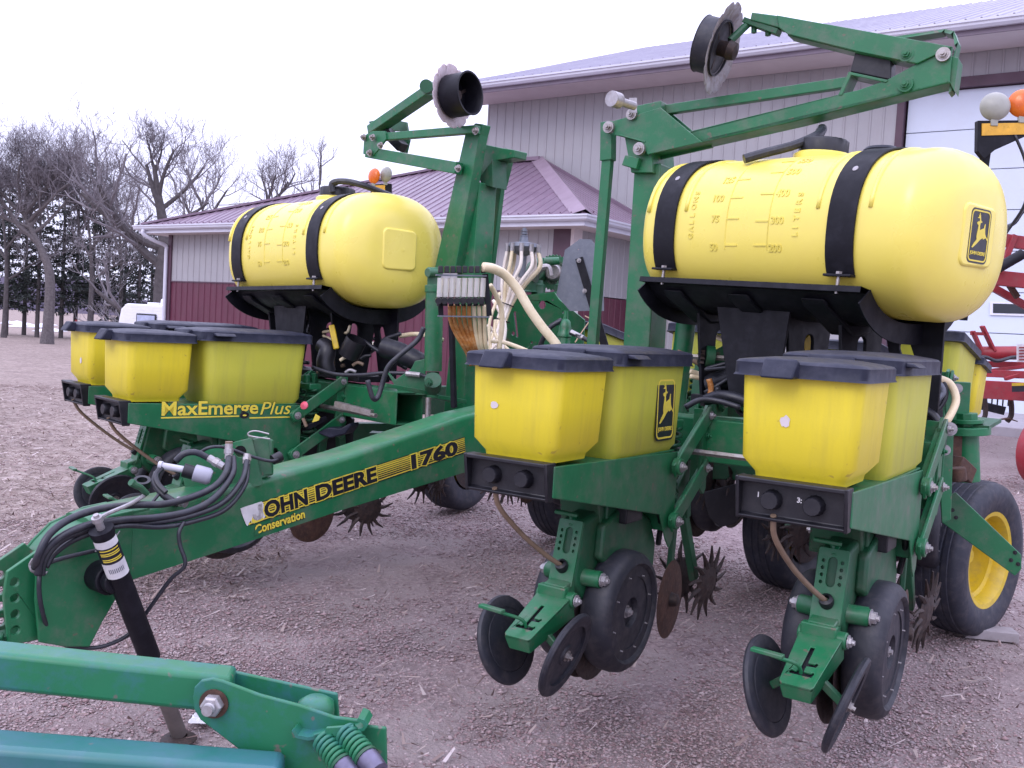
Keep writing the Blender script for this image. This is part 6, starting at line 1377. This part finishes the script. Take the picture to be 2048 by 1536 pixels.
# ------------------------------------------------------------------ lamps on brackets above the wing ends
def lamp_set(xw, yw, xo, yo, Z, rr, br, refl, nrm_, lbl=None):
    mb = MB(); slab(mb, [at(x, y, Z) for x, y in br], (0, 1, 0), .03); b_ = pp(mb.build('lamp_bracket', M['black_steel'], smooth=False, bevel=.002))
    mb = MB(); slab(mb, [at(x, y, Z - .004) for x, y in refl], (0, 1, 0), .004); mb.build('amber_reflector', mat('amber_reflector', (.75, .40, .03), None, .3, scale=30), b_, smooth=False)
    for x, y, m_, nm in ((xw, yw, 'lens', 'white_lamp'), (xo, yo, 'orange', 'amber_lamp')):
        c = at(x, y, Z); mb = MB(); mb.lathe([(.001, rr * .42), (rr * .5, rr * .38), (rr * .85, rr * .22), (rr, .0), (rr * .96, -rr * .15), (rr * .5, -rr * .35), (.001, -rr * .38)], c, nrm_, 32); l_ = mb.build(nm, M[m_], b_)
        mb = MB(); mb.bar(c - ZU * rr * .9, c - ZU * rr * 1.35, rr * .5, rr * .3); mb.build('lamp_stem', M['lens'], b_, bevel=.002)
lamp_set(1990, 213, 2046, 207, 4.0, .058, [(1956, 241), (2075, 240), (2075, 262), (1990, 300), (1968, 318), (1955, 302)], [(1964, 247), (2070, 245), (2070, 268), (1964, 271)], (-.25, -1, .05))
lamp_set(772, 349, 748, 352, 5.75, .046, [(738, 369), (783, 367), (783, 400), (745, 400)], [(744, 371), (770, 370), (770, 385), (744, 388)], (-.8, -1, .05))
mb = MB(); mb.bar(at(1972, 300, 4.02), at(1925, 640, 4.12), .03, .03); pp(mb.build('lamp_post', M['black_steel'], smooth=False))
mb = MB(); mb.bar(at(765, 398, 5.78), at(790, 640, 5.9), .03, .03); pp(mb.build('lamp_post', M['black_steel'], smooth=False))
hose('electric_cable', [(2030, 270, 4.0), (2052, 330, 4.0), (2052, 400, 4.0), (2020, 455, 4.05), (1985, 500, 4.08), (1935, 545, 4.1)], .006)

# ------------------------------------------------------------------ hoses and drive parts between the units
def corrugated(pts, r, m_='hose'):
    sp = spline([at(*p) for p in pts], 26); rs = [r * (1 + (.13 if i % 2 else -.10)) for i in range(len(sp))]
    mb = MB(); mb.tube(sp, rs, 14); return pp(mb.build('corrugated_duct', M[m_], angle=180))
corrugated([(1420, 770, 4.0), (1450, 760, 3.95), (1480, 745, 3.9), (1510, 738, 3.9)], .040)
corrugated([(1412, 800, 3.7), (1440, 792, 3.65), (1470, 796, 3.62), (1500, 806, 3.6)], .020)
corrugated([(768, 695, 4.9), (800, 705, 4.85), (830, 720, 4.8), (852, 728, 4.8)], .045)
corrugated([(1860, 790, 3.6), (1862, 830, 3.55), (1856, 850, 3.55)], .036)
hose('hydraulic_hose', [(1370, 815, 3.6), (1400, 800, 3.6), (1435, 802, 3.58), (1480, 815, 3.55)], .011)
hose('hydraulic_hose', [(848, 655, 4.45), (835, 680, 4.45), (800, 710, 4.42), (776, 735, 4.42), (764, 770, 4.42), (755, 795, 4.40), (745, 795, 4.38), (735, 760, 4.38)], .012)
hose('hydraulic_hose', [(625, 735, 4.9), (670, 748, 4.85), (720, 750, 4.8), (770, 746, 4.75), (830, 748, 4.72), (856, 754, 4.65)], .010)
mb = MB(); mb.cyl(at(812, 747, 4.71), at(840, 750, 4.7), .013, 10); pp(mb.build('hose_fitting', M['zinc']))
hose('feed_hose', [(1380, 742, 4.1), (1400, 748, 4.1), (1425, 750, 4.05), (1480, 745, 4.0)], .011, 'clear_hose')
hose('feed_hose', [(1380, 752, 4.05), (1410, 758, 4.05), (1450, 762, 4.0)], .010, 'clear_hose')
hose('feed_hose', [(1418, 758, 3.9), (1422, 775, 3.9), (1420, 795, 3.9)], .012, 'amber_hose')
hose('feed_hose', [(1470, 800, 3.8), (1478, 775, 3.8), (1490, 770, 3.8), (1500, 785, 3.8)], .010, 'clear_hose')
hose('feed_hose', [(1872, 755, 3.5), (1900, 768, 3.5), (1912, 800, 3.48), (1898, 835, 3.45), (1885, 850, 3.45)], .014, 'clear_hose')
hose('feed_hose', [(1866, 775, 3.5), (1880, 770, 3.5), (1885, 785, 3.5), (1872, 800, 3.5)], .014, 'grey_metal')
hose('hydraulic_hose', [(1865, 750, 3.55), (1885, 760, 3.5), (1892, 790, 3.5), (1880, 815, 3.5), (1862, 825, 3.5)], .009)
hose('feed_hose', [(800, 672, 5.1), (830, 668, 5.05), (860, 672, 5.0), (885, 680, 4.95)], .012, 'clear_hose')
mb = MB(); mb.tube([at(1378, 713, 4.02), at(1500, 719, 3.95)], .012, 6); pp(mb.build('drive_shaft', M['steel'], smooth=False))
mb = MB(); a, b = at(1420, 713, 4.0), at(1440, 715, 4.0); mb.lathe([(.02, -.02), (.045, -.02), (.045, .015), (.02, .015)], a, b - a, 22, closed=True); pp(mb.build('shaft_coupler', M['green_old'], angle=40))
mb = MB(); k = 14; ring = []
n_ = (b - a).normalized(); x_, y_, z_ = frame_from(n_); c = at(1402, 713, 4.0)
for zz in (-.008, .008): ring.append([c + z_ * zz + (x_ * math.cos(6.283 * i / (2 * k)) + y_ * math.sin(6.283 * i / (2 * k))) * (.036 + (.008 if i % 2 else -.004)) for i in range(2 * k)])
mb.quadloft(ring); pp(mb.build('chain_sprocket', M['rust_dark'], smooth=False))
mb = MB(); slab(mb, [at(x, y, 4.05) for x, y in [(1425, 735), (1430, 700), (1448, 690), (1458, 660), (1475, 655), (1490, 700), (1490, 760), (1440, 752)]], (.3, 1, 0), .012); pp(mb.build('bearing_plate', M['green'], smooth=False, bevel=.002))
mb = MB(); mb.lathe([(.001, -.01), (.045, -.01), (.05, 0), (.045, .01), (.001, .01)], at(1625, 690, 3.9), (.3, -1, 0), 20); pp(mb.build('pulley', M['rim_yellow']))
mb = MB(); mb.bar(at(1395, 893, 3.75), at(1495, 903, 3.6), .03, .014); pp(mb.build('lift_strap', M['grey_metal'], smooth=False))
mb = MB(); mb.bar(at(672, 808, 4.75), at(744, 826, 4.65), .028, .028); pp(mb.build('drive_shaft', M['steel'], smooth=False))
mb = MB(); mb.bar(at(663, 650, 5.0), at(673, 698, 4.98), .03, .012, up=(.3, -1, 0)); pp(mb.build('valve_handle', M['rim_yellow'], bevel=.005))
mb = MB(); mb.tube(spline([at(645, 690, 5.05), at(655, 700, 5.02), at(650, 725, 5.0), at(655, 745, 5.0)], 4), .045, 14); pp(mb.build('ball_valve', M['black']))
mb = MB(); mb.lathe([(.001, .0), (.018, .0), (.02, .01), (.001, .02)], at(610, 812, 4.7), (-.3, -1, .4), 14); pp(mb.build('seed_tube_cap', M['pink']))
mb = MB(); mb.lathe([(.05, -.05), (.055, -.05), (.055, .05), (.05, .05)], at(705, 695, 5.0), (.5, -.3, 1), 20, closed=True); pp(mb.build('pump_coupler', M['black']))
for k, (x, y) in enumerate(((690, 715), (715, 725), (700, 740), (730, 712))):
    a = k * 1.1; hose('plumbing_fitting', [(x - 10, y + 6, 5.0), (x, y, 5.0), (x + 12, y + 5 * math.sin(a), 5.0)], .009, ('clear_hose', 'tan', 'zinc', 'black')[k])
# frame members and housings low in the middle, behind the tongue and between the units
a, b = at(520, 905, 7.3), at(1660, 930, 4.75)
mb = MB(); mb.bar(a, b, .18, .16); pp(mb.build('frame_crossbeam', M['green_old'], smooth=False, bevel=.006))
mb = MB(); mb.bar(at(590, 868, 5.6), at(930, 868, 5.4), .10, .13); pp(mb.build('frame_crossbeam', M['green_old'], smooth=False, bevel=.006))
mb = MB(); slab(mb, [at(x, y, 5.15) for x, y in [(598, 800), (668, 806), (705, 838), (700, 905), (600, 912)]], (.3, 1, 0), .03); pp(mb.build('dark_clutter_slab', M['black'], smooth=False, bevel=.004))  # black slab added to darken the gap, standing for hidden clutter
mb = MB(); slab(mb, [at(x, y, 4.85) for x, y in [(632, 866), (655, 855), (680, 857), (700, 846), (702, 852), (690, 868), (660, 876)]], (.3, 1, 0), .10); pp(mb.build('vacuum_box', M['lid'], smooth=False, bevel=.006))
mb = MB(); slab(mb, [at(x, y, 4.8) for x, y in [(624, 845), (631, 828), (640, 834), (637, 841)]], (.3, 1, 0), .004); pp(mb.build('warning_tag', M['decal_yellow'], smooth=False))
mb = MB(); mb.bar(at(606, 836, 4.75), at(613, 853, 4.75), .02, .012); pp(mb.build('wear_strip', M['tan'], smooth=False))
mb = MB(); mb.bar(at(614, 855, 4.78), at(652, 836, 4.85), .02, .02); pp(mb.build('latch_rod', M['black_steel'], smooth=False))
for x, y, Z in ((775, 905, 5.6), (700, 915, 5.9)):
    c = at(x, y, Z); mb = MB(); mb.lathe([(.001, .02), (.05, .03), (.12, .012), (.20, .0), (.12, -.01), (.001, -.012)], c, (.8, -.5, .1), 32); pp(mb.build('opener_disc', M['rust_dark']))
for px, Z in ((860, 6.2), (1030, 6.0), (1440, 5.0)):
    c = at(px, 960, Z)
    for sx in (-1, 1):
        n_ = Vector((.83 * sx, -.52 * sx + .2, .0)).normalized(); x_, y_, z_ = frame_from(n_); cc_ = c + Vector((.06 * sx, 0, 0)); mb = MB(); mb.lathe([(.001, .012), (.03, .014), (.078, .003), (.082, 0), (.078, -.003), (.001, -.01)], cc_, n_, 26)
        for i in range(13):
            a = 2 * math.pi * i / 13; rv = x_ * math.cos(a) + y_ * math.sin(a); tv = -x_ * math.sin(a) + y_ * math.cos(a)
            mb.tube([cc_ + rv * .066, cc_ + rv * .105 + tv * .004, cc_ + rv * .160 + tv * .022], [.0115, .0085, .0035], 5)
        pp(mb.build('residue_wheel', M['rust_dark'], smooth=False))
mb = MB(); slab(mb, [at(x, y, 4.9) for x, y in [(1405, 985), (1500, 960), (1500, 1010), (1470, 1048), (1440, 1055), (1418, 1035)]], (.3, 1, 0), .02); pp(mb.build('mud_guard', M['black'], smooth=False, bevel=.004))
for x0, x1, y, Z in ((1380, 1500, 850, 4.6), (1385, 1500, 880, 4.5), (740, 850, 880, 5.2)):
    mb = MB(); mb.bar(at(x0, y, Z), at(x1, y + 6, Z), .10, .09); pp(mb.build('frame_rail', M['green_old'], smooth=False, bevel=.004))
# small plumbing tangle under both tanks, gives the dark clutter of the photo
rg = random.Random(4)
for i in (0, 1):
    c, F, t_ = tankc[i]
    for k in range(12):
        x = rg.uniform(-.5, .45); y0 = rg.uniform(-.12, .25); pts = [F.w(x, y0, -.42 - .2 * rg.random())]
        for j in range(4): pts.append(pts[-1] + F.t * rg.uniform(-.12, .16) + F.d * rg.uniform(-.06, .06) + ZU * rg.uniform(-.09, .05))
        mb = MB(); mb.tube(spline(pts, 5), rg.choice((.008, .011, .014)), 8); pp(mb.build(rg.choice(('hydraulic_hose', 'feed_hose')), M[rg.choice(('hose', 'hose', 'hose', 'clear_hose', 'tan'))], angle=180))

# ------------------------------------------------------------------ foreground implement: green linkage arms at lower left
ap0 = at(300, 1400, 1.8); imp = empty('implement_linkage', (ap0.x, ap0.y, 0)); tag(imp, 'green linkage arms of another implement reaching in at the lower left corner', 'linkage')
def ip(o): return world_child(o, imp, Vector((ap0.x, ap0.y, 0)))
def beam(name, p0, p1, h, w, m_, bev=.010):
    """box beam whose FRONT TOP edge runs p0-p1"""
    d_ = (p1 - p0).normalized(); bk = Vector((-d_.y, d_.x, 0)).normalized(); mb = MB()
    mb.quadloft([[p, p + bk * w, p + bk * w - ZU * h, p - ZU * h] for p in (p0, p1)]); return ip(mb.build(name, M[m_], bevel=bev, seg=3, smooth=True, angle=30))
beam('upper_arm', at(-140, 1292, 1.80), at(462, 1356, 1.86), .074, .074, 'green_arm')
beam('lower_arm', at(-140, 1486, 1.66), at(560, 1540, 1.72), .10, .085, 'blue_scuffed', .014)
def pz(x, y, Z): return at(x, y, Z)
Fi = Fr(at(430, 1405, 1.83), 3.)
pi_ = lambda x, y, dy=0: onp(Fi, x, y, dy)
fp_ = [(385, 1395), (388, 1375), (402, 1361), (424, 1357), (445, 1362), (520, 1390), (600, 1411), (668, 1434), (715, 1440), (735, 1452), (772, 1456), (774, 1560), (560, 1560), (520, 1532), (400, 1440), (388, 1420)]
mb = MB(); slab(mb, [pi_(x, y, -.012) for x, y in fp_], Fi.d, .010); fpl = ip(mb.build('link_plate', M['green_arm'], smooth=False, bevel=.003))
mb = MB(); slab(mb, [pi_(x, y, .085) for x, y in [(440, 1352), (462, 1342), (674, 1388), (678, 1440), (672, 1500), (560, 1500), (430, 1400)]], Fi.d, .010); ip(mb.build('link_plate', M['green_arm'], smooth=False, bevel=.003))
mb = MB(); mb.lathe([(.001, .024), (.02, .024), (.034, .015), (.036, .0), (.036, -.10)], pi_(632, 1408, .045) - ZU * .01, ZU, 30); ip(mb.build('spacer_drum', M['green_arm'], angle=50))
c = pi_(428, 1407, -.014)
mb = MB(); mb.lathe([(.001, .003), (.028, .003), (.028, .0)], c, -Fi.d, 28); wsh = ip(mb.build('washer', M['rust'], angle=30))
mb = MB(); x_, y_, z_ = frame_from(-Fi.d); mb.lathe([(.001, .022), (.017, .022), (.021, .019), (.021, .003)], c, -Fi.d, 6); mb.build('hex_nut', M['zinc'], wsh, smooth=False, bevel=.0015)
mb = MB(); mb.cyl(c + z_ * .02, c + z_ * .038, .0105, 18); mb.lathe([(.0105, .0), (.012, .002), (.0105, .004)], c + z_ * .026, -Fi.d, 18); mb.build('bolt_end', M['zinc'], wsh, angle=40)
# bent clamp bar, two springs with bolts
bb = [(583, 1462), (592, 1476), (615, 1481), (700, 1468), (728, 1462), (735, 1452), (728, 1441), (716, 1436)]
mb = MB(); bp_ = [pi_(x, y, -.045) for x, y in bb]
for k in range(len(bp_) - 1):
    a, b = bp_[k], bp_[k + 1]; nrm_ = Vector((-(b - a).z, 0, (b - a).x)).normalized() * .006
    slab(mb, [a, b, b + nrm_, a + nrm_], Fi.d, .05)
ip(mb.build('clamp_bar', M['green_arm'], smooth=False))
mb = MB(); slab(mb, [pi_(x, y, -.05) for x, y in [(625, 1470), (650, 1463), (652, 1456), (706, 1452), (708, 1459), (690, 1464), (690, 1470), (668, 1474), (664, 1468), (640, 1474)]], Fi.d, .008); ip(mb.build('lock_tab', M['green_arm'], smooth=False, bevel=.001))
mb = MB(); slab(mb, [pi_(x, y, -.010) for x, y in [(583, 1462), (592, 1476), (615, 1481), (640, 1480), (640, 1560), (590, 1530)]], Fi.d, .05); ip(mb.build('clamp_body', M['green_arm'], smooth=False, bevel=.004))
for (xa, ya), (xb, yb), dz in (((645, 1480), (690, 1536), -.06), ((690, 1466), (738, 1522), -.06)):
    a, b = pi_(xa, ya, -.04), pi_(xb, yb, dz - .03); ax_ = (b - a); L_ = ax_.length; x_, y_, z_ = frame_from(ax_); pts = []
    nc = 6; n = nc * 14
    for i in range(n): t_ = i / (n - 1); q = 2 * math.pi * nc * t_; pts.append(a + ax_ * t_ * .82 + (x_ * math.cos(q) + y_ * math.sin(q)) * .0195)
    mb = MB(); mb.tube(pts, .0042, 7); s_ = ip(mb.build('spring', M['green_arm'], angle=180))
    mb = MB(); mb.cyl(a, b, .011, 12); mb.lathe([(.001, 0), (.024, 0), (.024, .006), (.001, .006)], a + ax_ * .84, ax_, 20); mb.build('spring_rod', M['green_old'], s_)
    mb = MB(); mb.lathe([(.012, .045), (.020, .042), (.022, .02), (.022, 0)], a + ax_ * .86, ax_, 14); mb.cyl(a + ax_ * .86, a + ax_ * .86 + z_ * .038, .012, 14); mb.build('rod_nut', mat('blued_steel', (.16, .15, .22), (.1, .09, .13), .35, metal=.6, scale=30), s_, angle=30)
mb = MB(); mb.cyl(pi_(452, 1530, -.02), pi_(452, 1530, -.05), .03, 20); mb.bar(pi_(430, 1520, .02), pi_(500, 1535, .02), .05, .03); ip(mb.build('lower_pivot', M['black_steel'], bevel=.004))
# scrap of white litter by the jack foot
c = at(403, 1452, 3.13); rg = random.Random(6); mb = MB(); n = 7; vs = []
for j in range(n):
    for i in range(n): vs.append((c.x + (i - 3) * .012 + rg.uniform(-.004, .004), c.y + (j - 3) * .012, .012 + rg.uniform(0, .022) * (1 if 0 < i < 6 and 0 < j < 6 else .2)))
mb.add(vs, [(j * n + i, j * n + i + 1, (j + 1) * n + i + 1, (j + 1) * n + i) for j in range(n - 1) for i in range(n - 1)]); o = mb.build('paper_scrap', M['paper'], smooth=False); so = o.modifiers.new('thick', 'SOLIDIFY'); so.thickness = .0012
tag(o, 'crumpled scrap of white paper on the gravel by the jack foot', 'litter')

# ------------------------------------------------------------------ red cultivator parked before the overhead door
rc0 = at(1995, 820, 11.5); cu = empty('red_cultivator', (rc0.x, rc0.y, .35), -R(30)); tag(cu, 'red field cultivator parked behind the right yellow tank, before the white door', 'cultivator')
inv = Matrix.Rotation(-(-R(30)), 4, 'Z') @ Matrix.Translation(-Vector((rc0.x, rc0.y, .35)))
def cpart(mb, name, m_, **k): o = mb.build(name, M[m_], None, **k); o.data.transform(inv); o.parent = cu; return o
def cb(name, p, q, w, h, m_='red', **k): mb = MB(); mb.bar(at(*p), at(*q), w, h); return cpart(mb, name, m_, smooth=False, bevel=.004)
cb('frame_beam', (1938, 777, 11.0), (2700, 822, 8.6), .12, .20)
cb('frame_beam', (1938, 745, 12.0), (2700, 778, 9.6), .10, .09)
cb('frame_beam', (1936, 727, 12.8), (2700, 750, 10.4), .10, .08)
cb('brace', (1975, 742, 12.4), (2060, 732, 11.6), .06, .04)
cb('brace', (2010, 758, 11.6), (2075, 738, 11.6), .06, .04)
mb = MB(); mb.cyl(at(1938, 706, 12.5), at(2036, 706, 12.2), .085, 16); cpart(mb, 'rockshaft', 'red')
for x0, y0, x1, y1 in ((1945, 662, 1962, 700), (1964, 652, 1988, 702)): cb('lift_lug', (x0, y0, 12.3), (x1, y1, 12.3), .10, .03)
mb = MB(); mb.bar(at(1942, 667, 12.3), at(1974, 668, 12.3), .05, .04); cpart(mb, 'lug_pin', 'red')
cb('wing_beam', (1990, 478, 9.5), (2420, 540, 9.0), .09, .12)
cb('cross_member', (2110, 783, 10.4), (2090, 728, 12.4), .09, .09)
cb('cross_member', (2320, 800, 9.7), (2290, 735, 11.6), .09, .09)
cb('wing_mast', (2230, 790, 10.2), (2200, 520, 9.4), .10, .10)
cb('wing_mast', (2430, 800, 9.6), (2410, 540, 9.2), .10, .10)
cb('wing_brace', (2230, 770, 10.0), (2110, 640, 9.4), .06, .06)
cb('wheel_leg', (2150, 790, 10.1), (2092, 905, 9.7), .08, .08)
cb('wing_beam', (2410, 545, 9.1), (2200, 525, 9.2), .09, .09)
cb('wing_beam', (1985, 555, 9.5), (2420, 600, 9.0), .10, .14)
cb('wing_beam', (1962, 562, 9.8), (2220, 705, 9.6), .07, .07)
cb('wing_strut', (2012, 560, 9.6), (2035, 595, 9.6), .05, .05, 'rust')
cb('wing_strut', (2000, 545, 9.4), (2030, 470, 9.4), .05, .05)
mb = MB(); mb.cyl(at(1998, 535, 9.2), at(2045, 508, 9.2), .05, 16); mb.cyl(at(1975, 525, 9.3), at(2000, 533, 9.2), .03, 12); cpart(mb, 'fold_cylinder', 'black_steel')
mb = MB(); mb.tube(spline([at(2010, 455, 9.2), at(2030, 445, 9.2), at(2050, 420, 9.2), at(2090, 410, 9.2), at(2130, 460, 9.2), at(2160, 515, 9.2)], 5), .018, 8); cpart(mb, 'hydraulic_hose', 'hose')
mb = MB(); mb.tube(spline([at(1940, 716, 12), at(1970, 714, 12), at(1995, 722, 12), at(2030, 714, 12), at(2060, 722, 12)], 5), .022, 8); cpart(mb, 'hydraulic_hose', 'hose')
for x, Z in ((1968, 11.6), (2020, 10.9), (2085, 10.4), (2200, 9.9), (2300, 9.6), (2420, 9.3)):
    mb = MB(); mb.tube(spline([at(x, 792, Z), at(x + 3, 812, Z), at(x + 2, 832, Z), at(x - 6, 843, Z)], 5), .03, 8); sh_ = cpart(mb, 'shank', 'rust_dark')
    mb = MB(); c = at(x - 6, 843, Z); slab(mb, [c + Vector((-.13, .02, .0)), c + Vector((0, -.06, .03)), c + Vector((.13, .02, .0)), c + Vector((0, .03, .03))], ZU, .012); o = cpart(mb, 'sweep', 'rust', smooth=False)
mb = MB(); mb.bar(at(1942, 806, 12), at(2010, 822, 11.8), .06, .10); cpart(mb, 'drag_beam', 'black_steel', smooth=False)
for k in range(7): mb = MB(); x = 1952 + k * 11; mb.tube([at(x, 790, 12.2), at(x - 2, 812, 12.2)], .010, 5); cpart(mb, 'spring_tine', 'black_steel')
mb = MB(); slab(mb, [at(x, y, 10.6) for x, y in [(2034, 689), (2070, 687), (2070, 722), (2034, 724)]], (0, 1, 0), .01); sb = cpart(mb, 'sign_plate', 'paper', smooth=False)
for k in range(5): mb = MB(); slab(mb, [at(x, y, 10.59) for x, y in [(2038, 694 + k * 6), (2066, 693 + k * 6), (2066, 695.5 + k * 6), (2038, 696.5 + k * 6)]], (0, -1, 0), .004); cpart(mb, 'sign_print', 'red', smooth=False)
mb = MB(); slab(mb, [at(x, y, 10.35) for x, y in [(2024, 766), (2060, 765), (2060, 783), (2024, 784)]], (0, 1, 0), .004); cpart(mb, 'warning_decal', 'decal_black', smooth=False)
mb = MB(); slab(mb, [at(x, y, 10.34) for x, y in [(2024, 766), (2060, 765), (2060, 771), (2024, 772)]], (0, 1, 0), .004); cpart(mb, 'warning_decal', 'rim_yellow', smooth=False)
mb = MB(); mb.lathe([(.2, -.1), (.33, -.1), (.36, 0), (.33, .1), (.2, .1)], at(2092, 905, 9.6), (.5, -.9, 0), 32, closed=True); cpart(mb, 'wheel', 'red')
mb = MB(); mb.lathe([(.001, .02), (.1, .02), (.2, .08), (.21, .0)], at(2092, 905, 9.6), (.5, -.9, 0), 32); cpart(mb, 'wheel_rim', 'red')
# low window in the overhead door
mb = MB(); dp_ = lambda x, y, d_: (lambda r: Vector((0, 0, HC)) + r * ((P2(SH, 0, .09 - d_, 0) - Vector((0, 0, HC))).dot(E2) / r.dot(E2)))(FW + RT * ((x - 1024) / FPX) + UP * ((768 - y) / FPX))
slab(mb, [dp_(x, y, .0) for x, y in [(1980, 603), (2110, 606), (2110, 634), (1980, 630)]], -E2, .02); shed_part(mb.build('window_frame', M['white'], smooth=False, bevel=.003))
mb = MB(); slab(mb, [dp_(x, y, .022) for x, y in [(1986, 607), (2100, 610), (2100, 629), (1986, 626)]], -E2, .004); shed_part(mb.build('window_pane', M['window'], smooth=False))

units[0]['label'] = 'row unit whose green-tinted hopper carries the black deer badge'
units[1]['label'] = 'row unit at the right with white figures 1 and 3 on its knob panel'
units[2]['label'] = 'row unit with yellow lettering along its green side panel'
tankc[0][2]['label'] = 'larger-looking right tank with the black deer badge on its end'
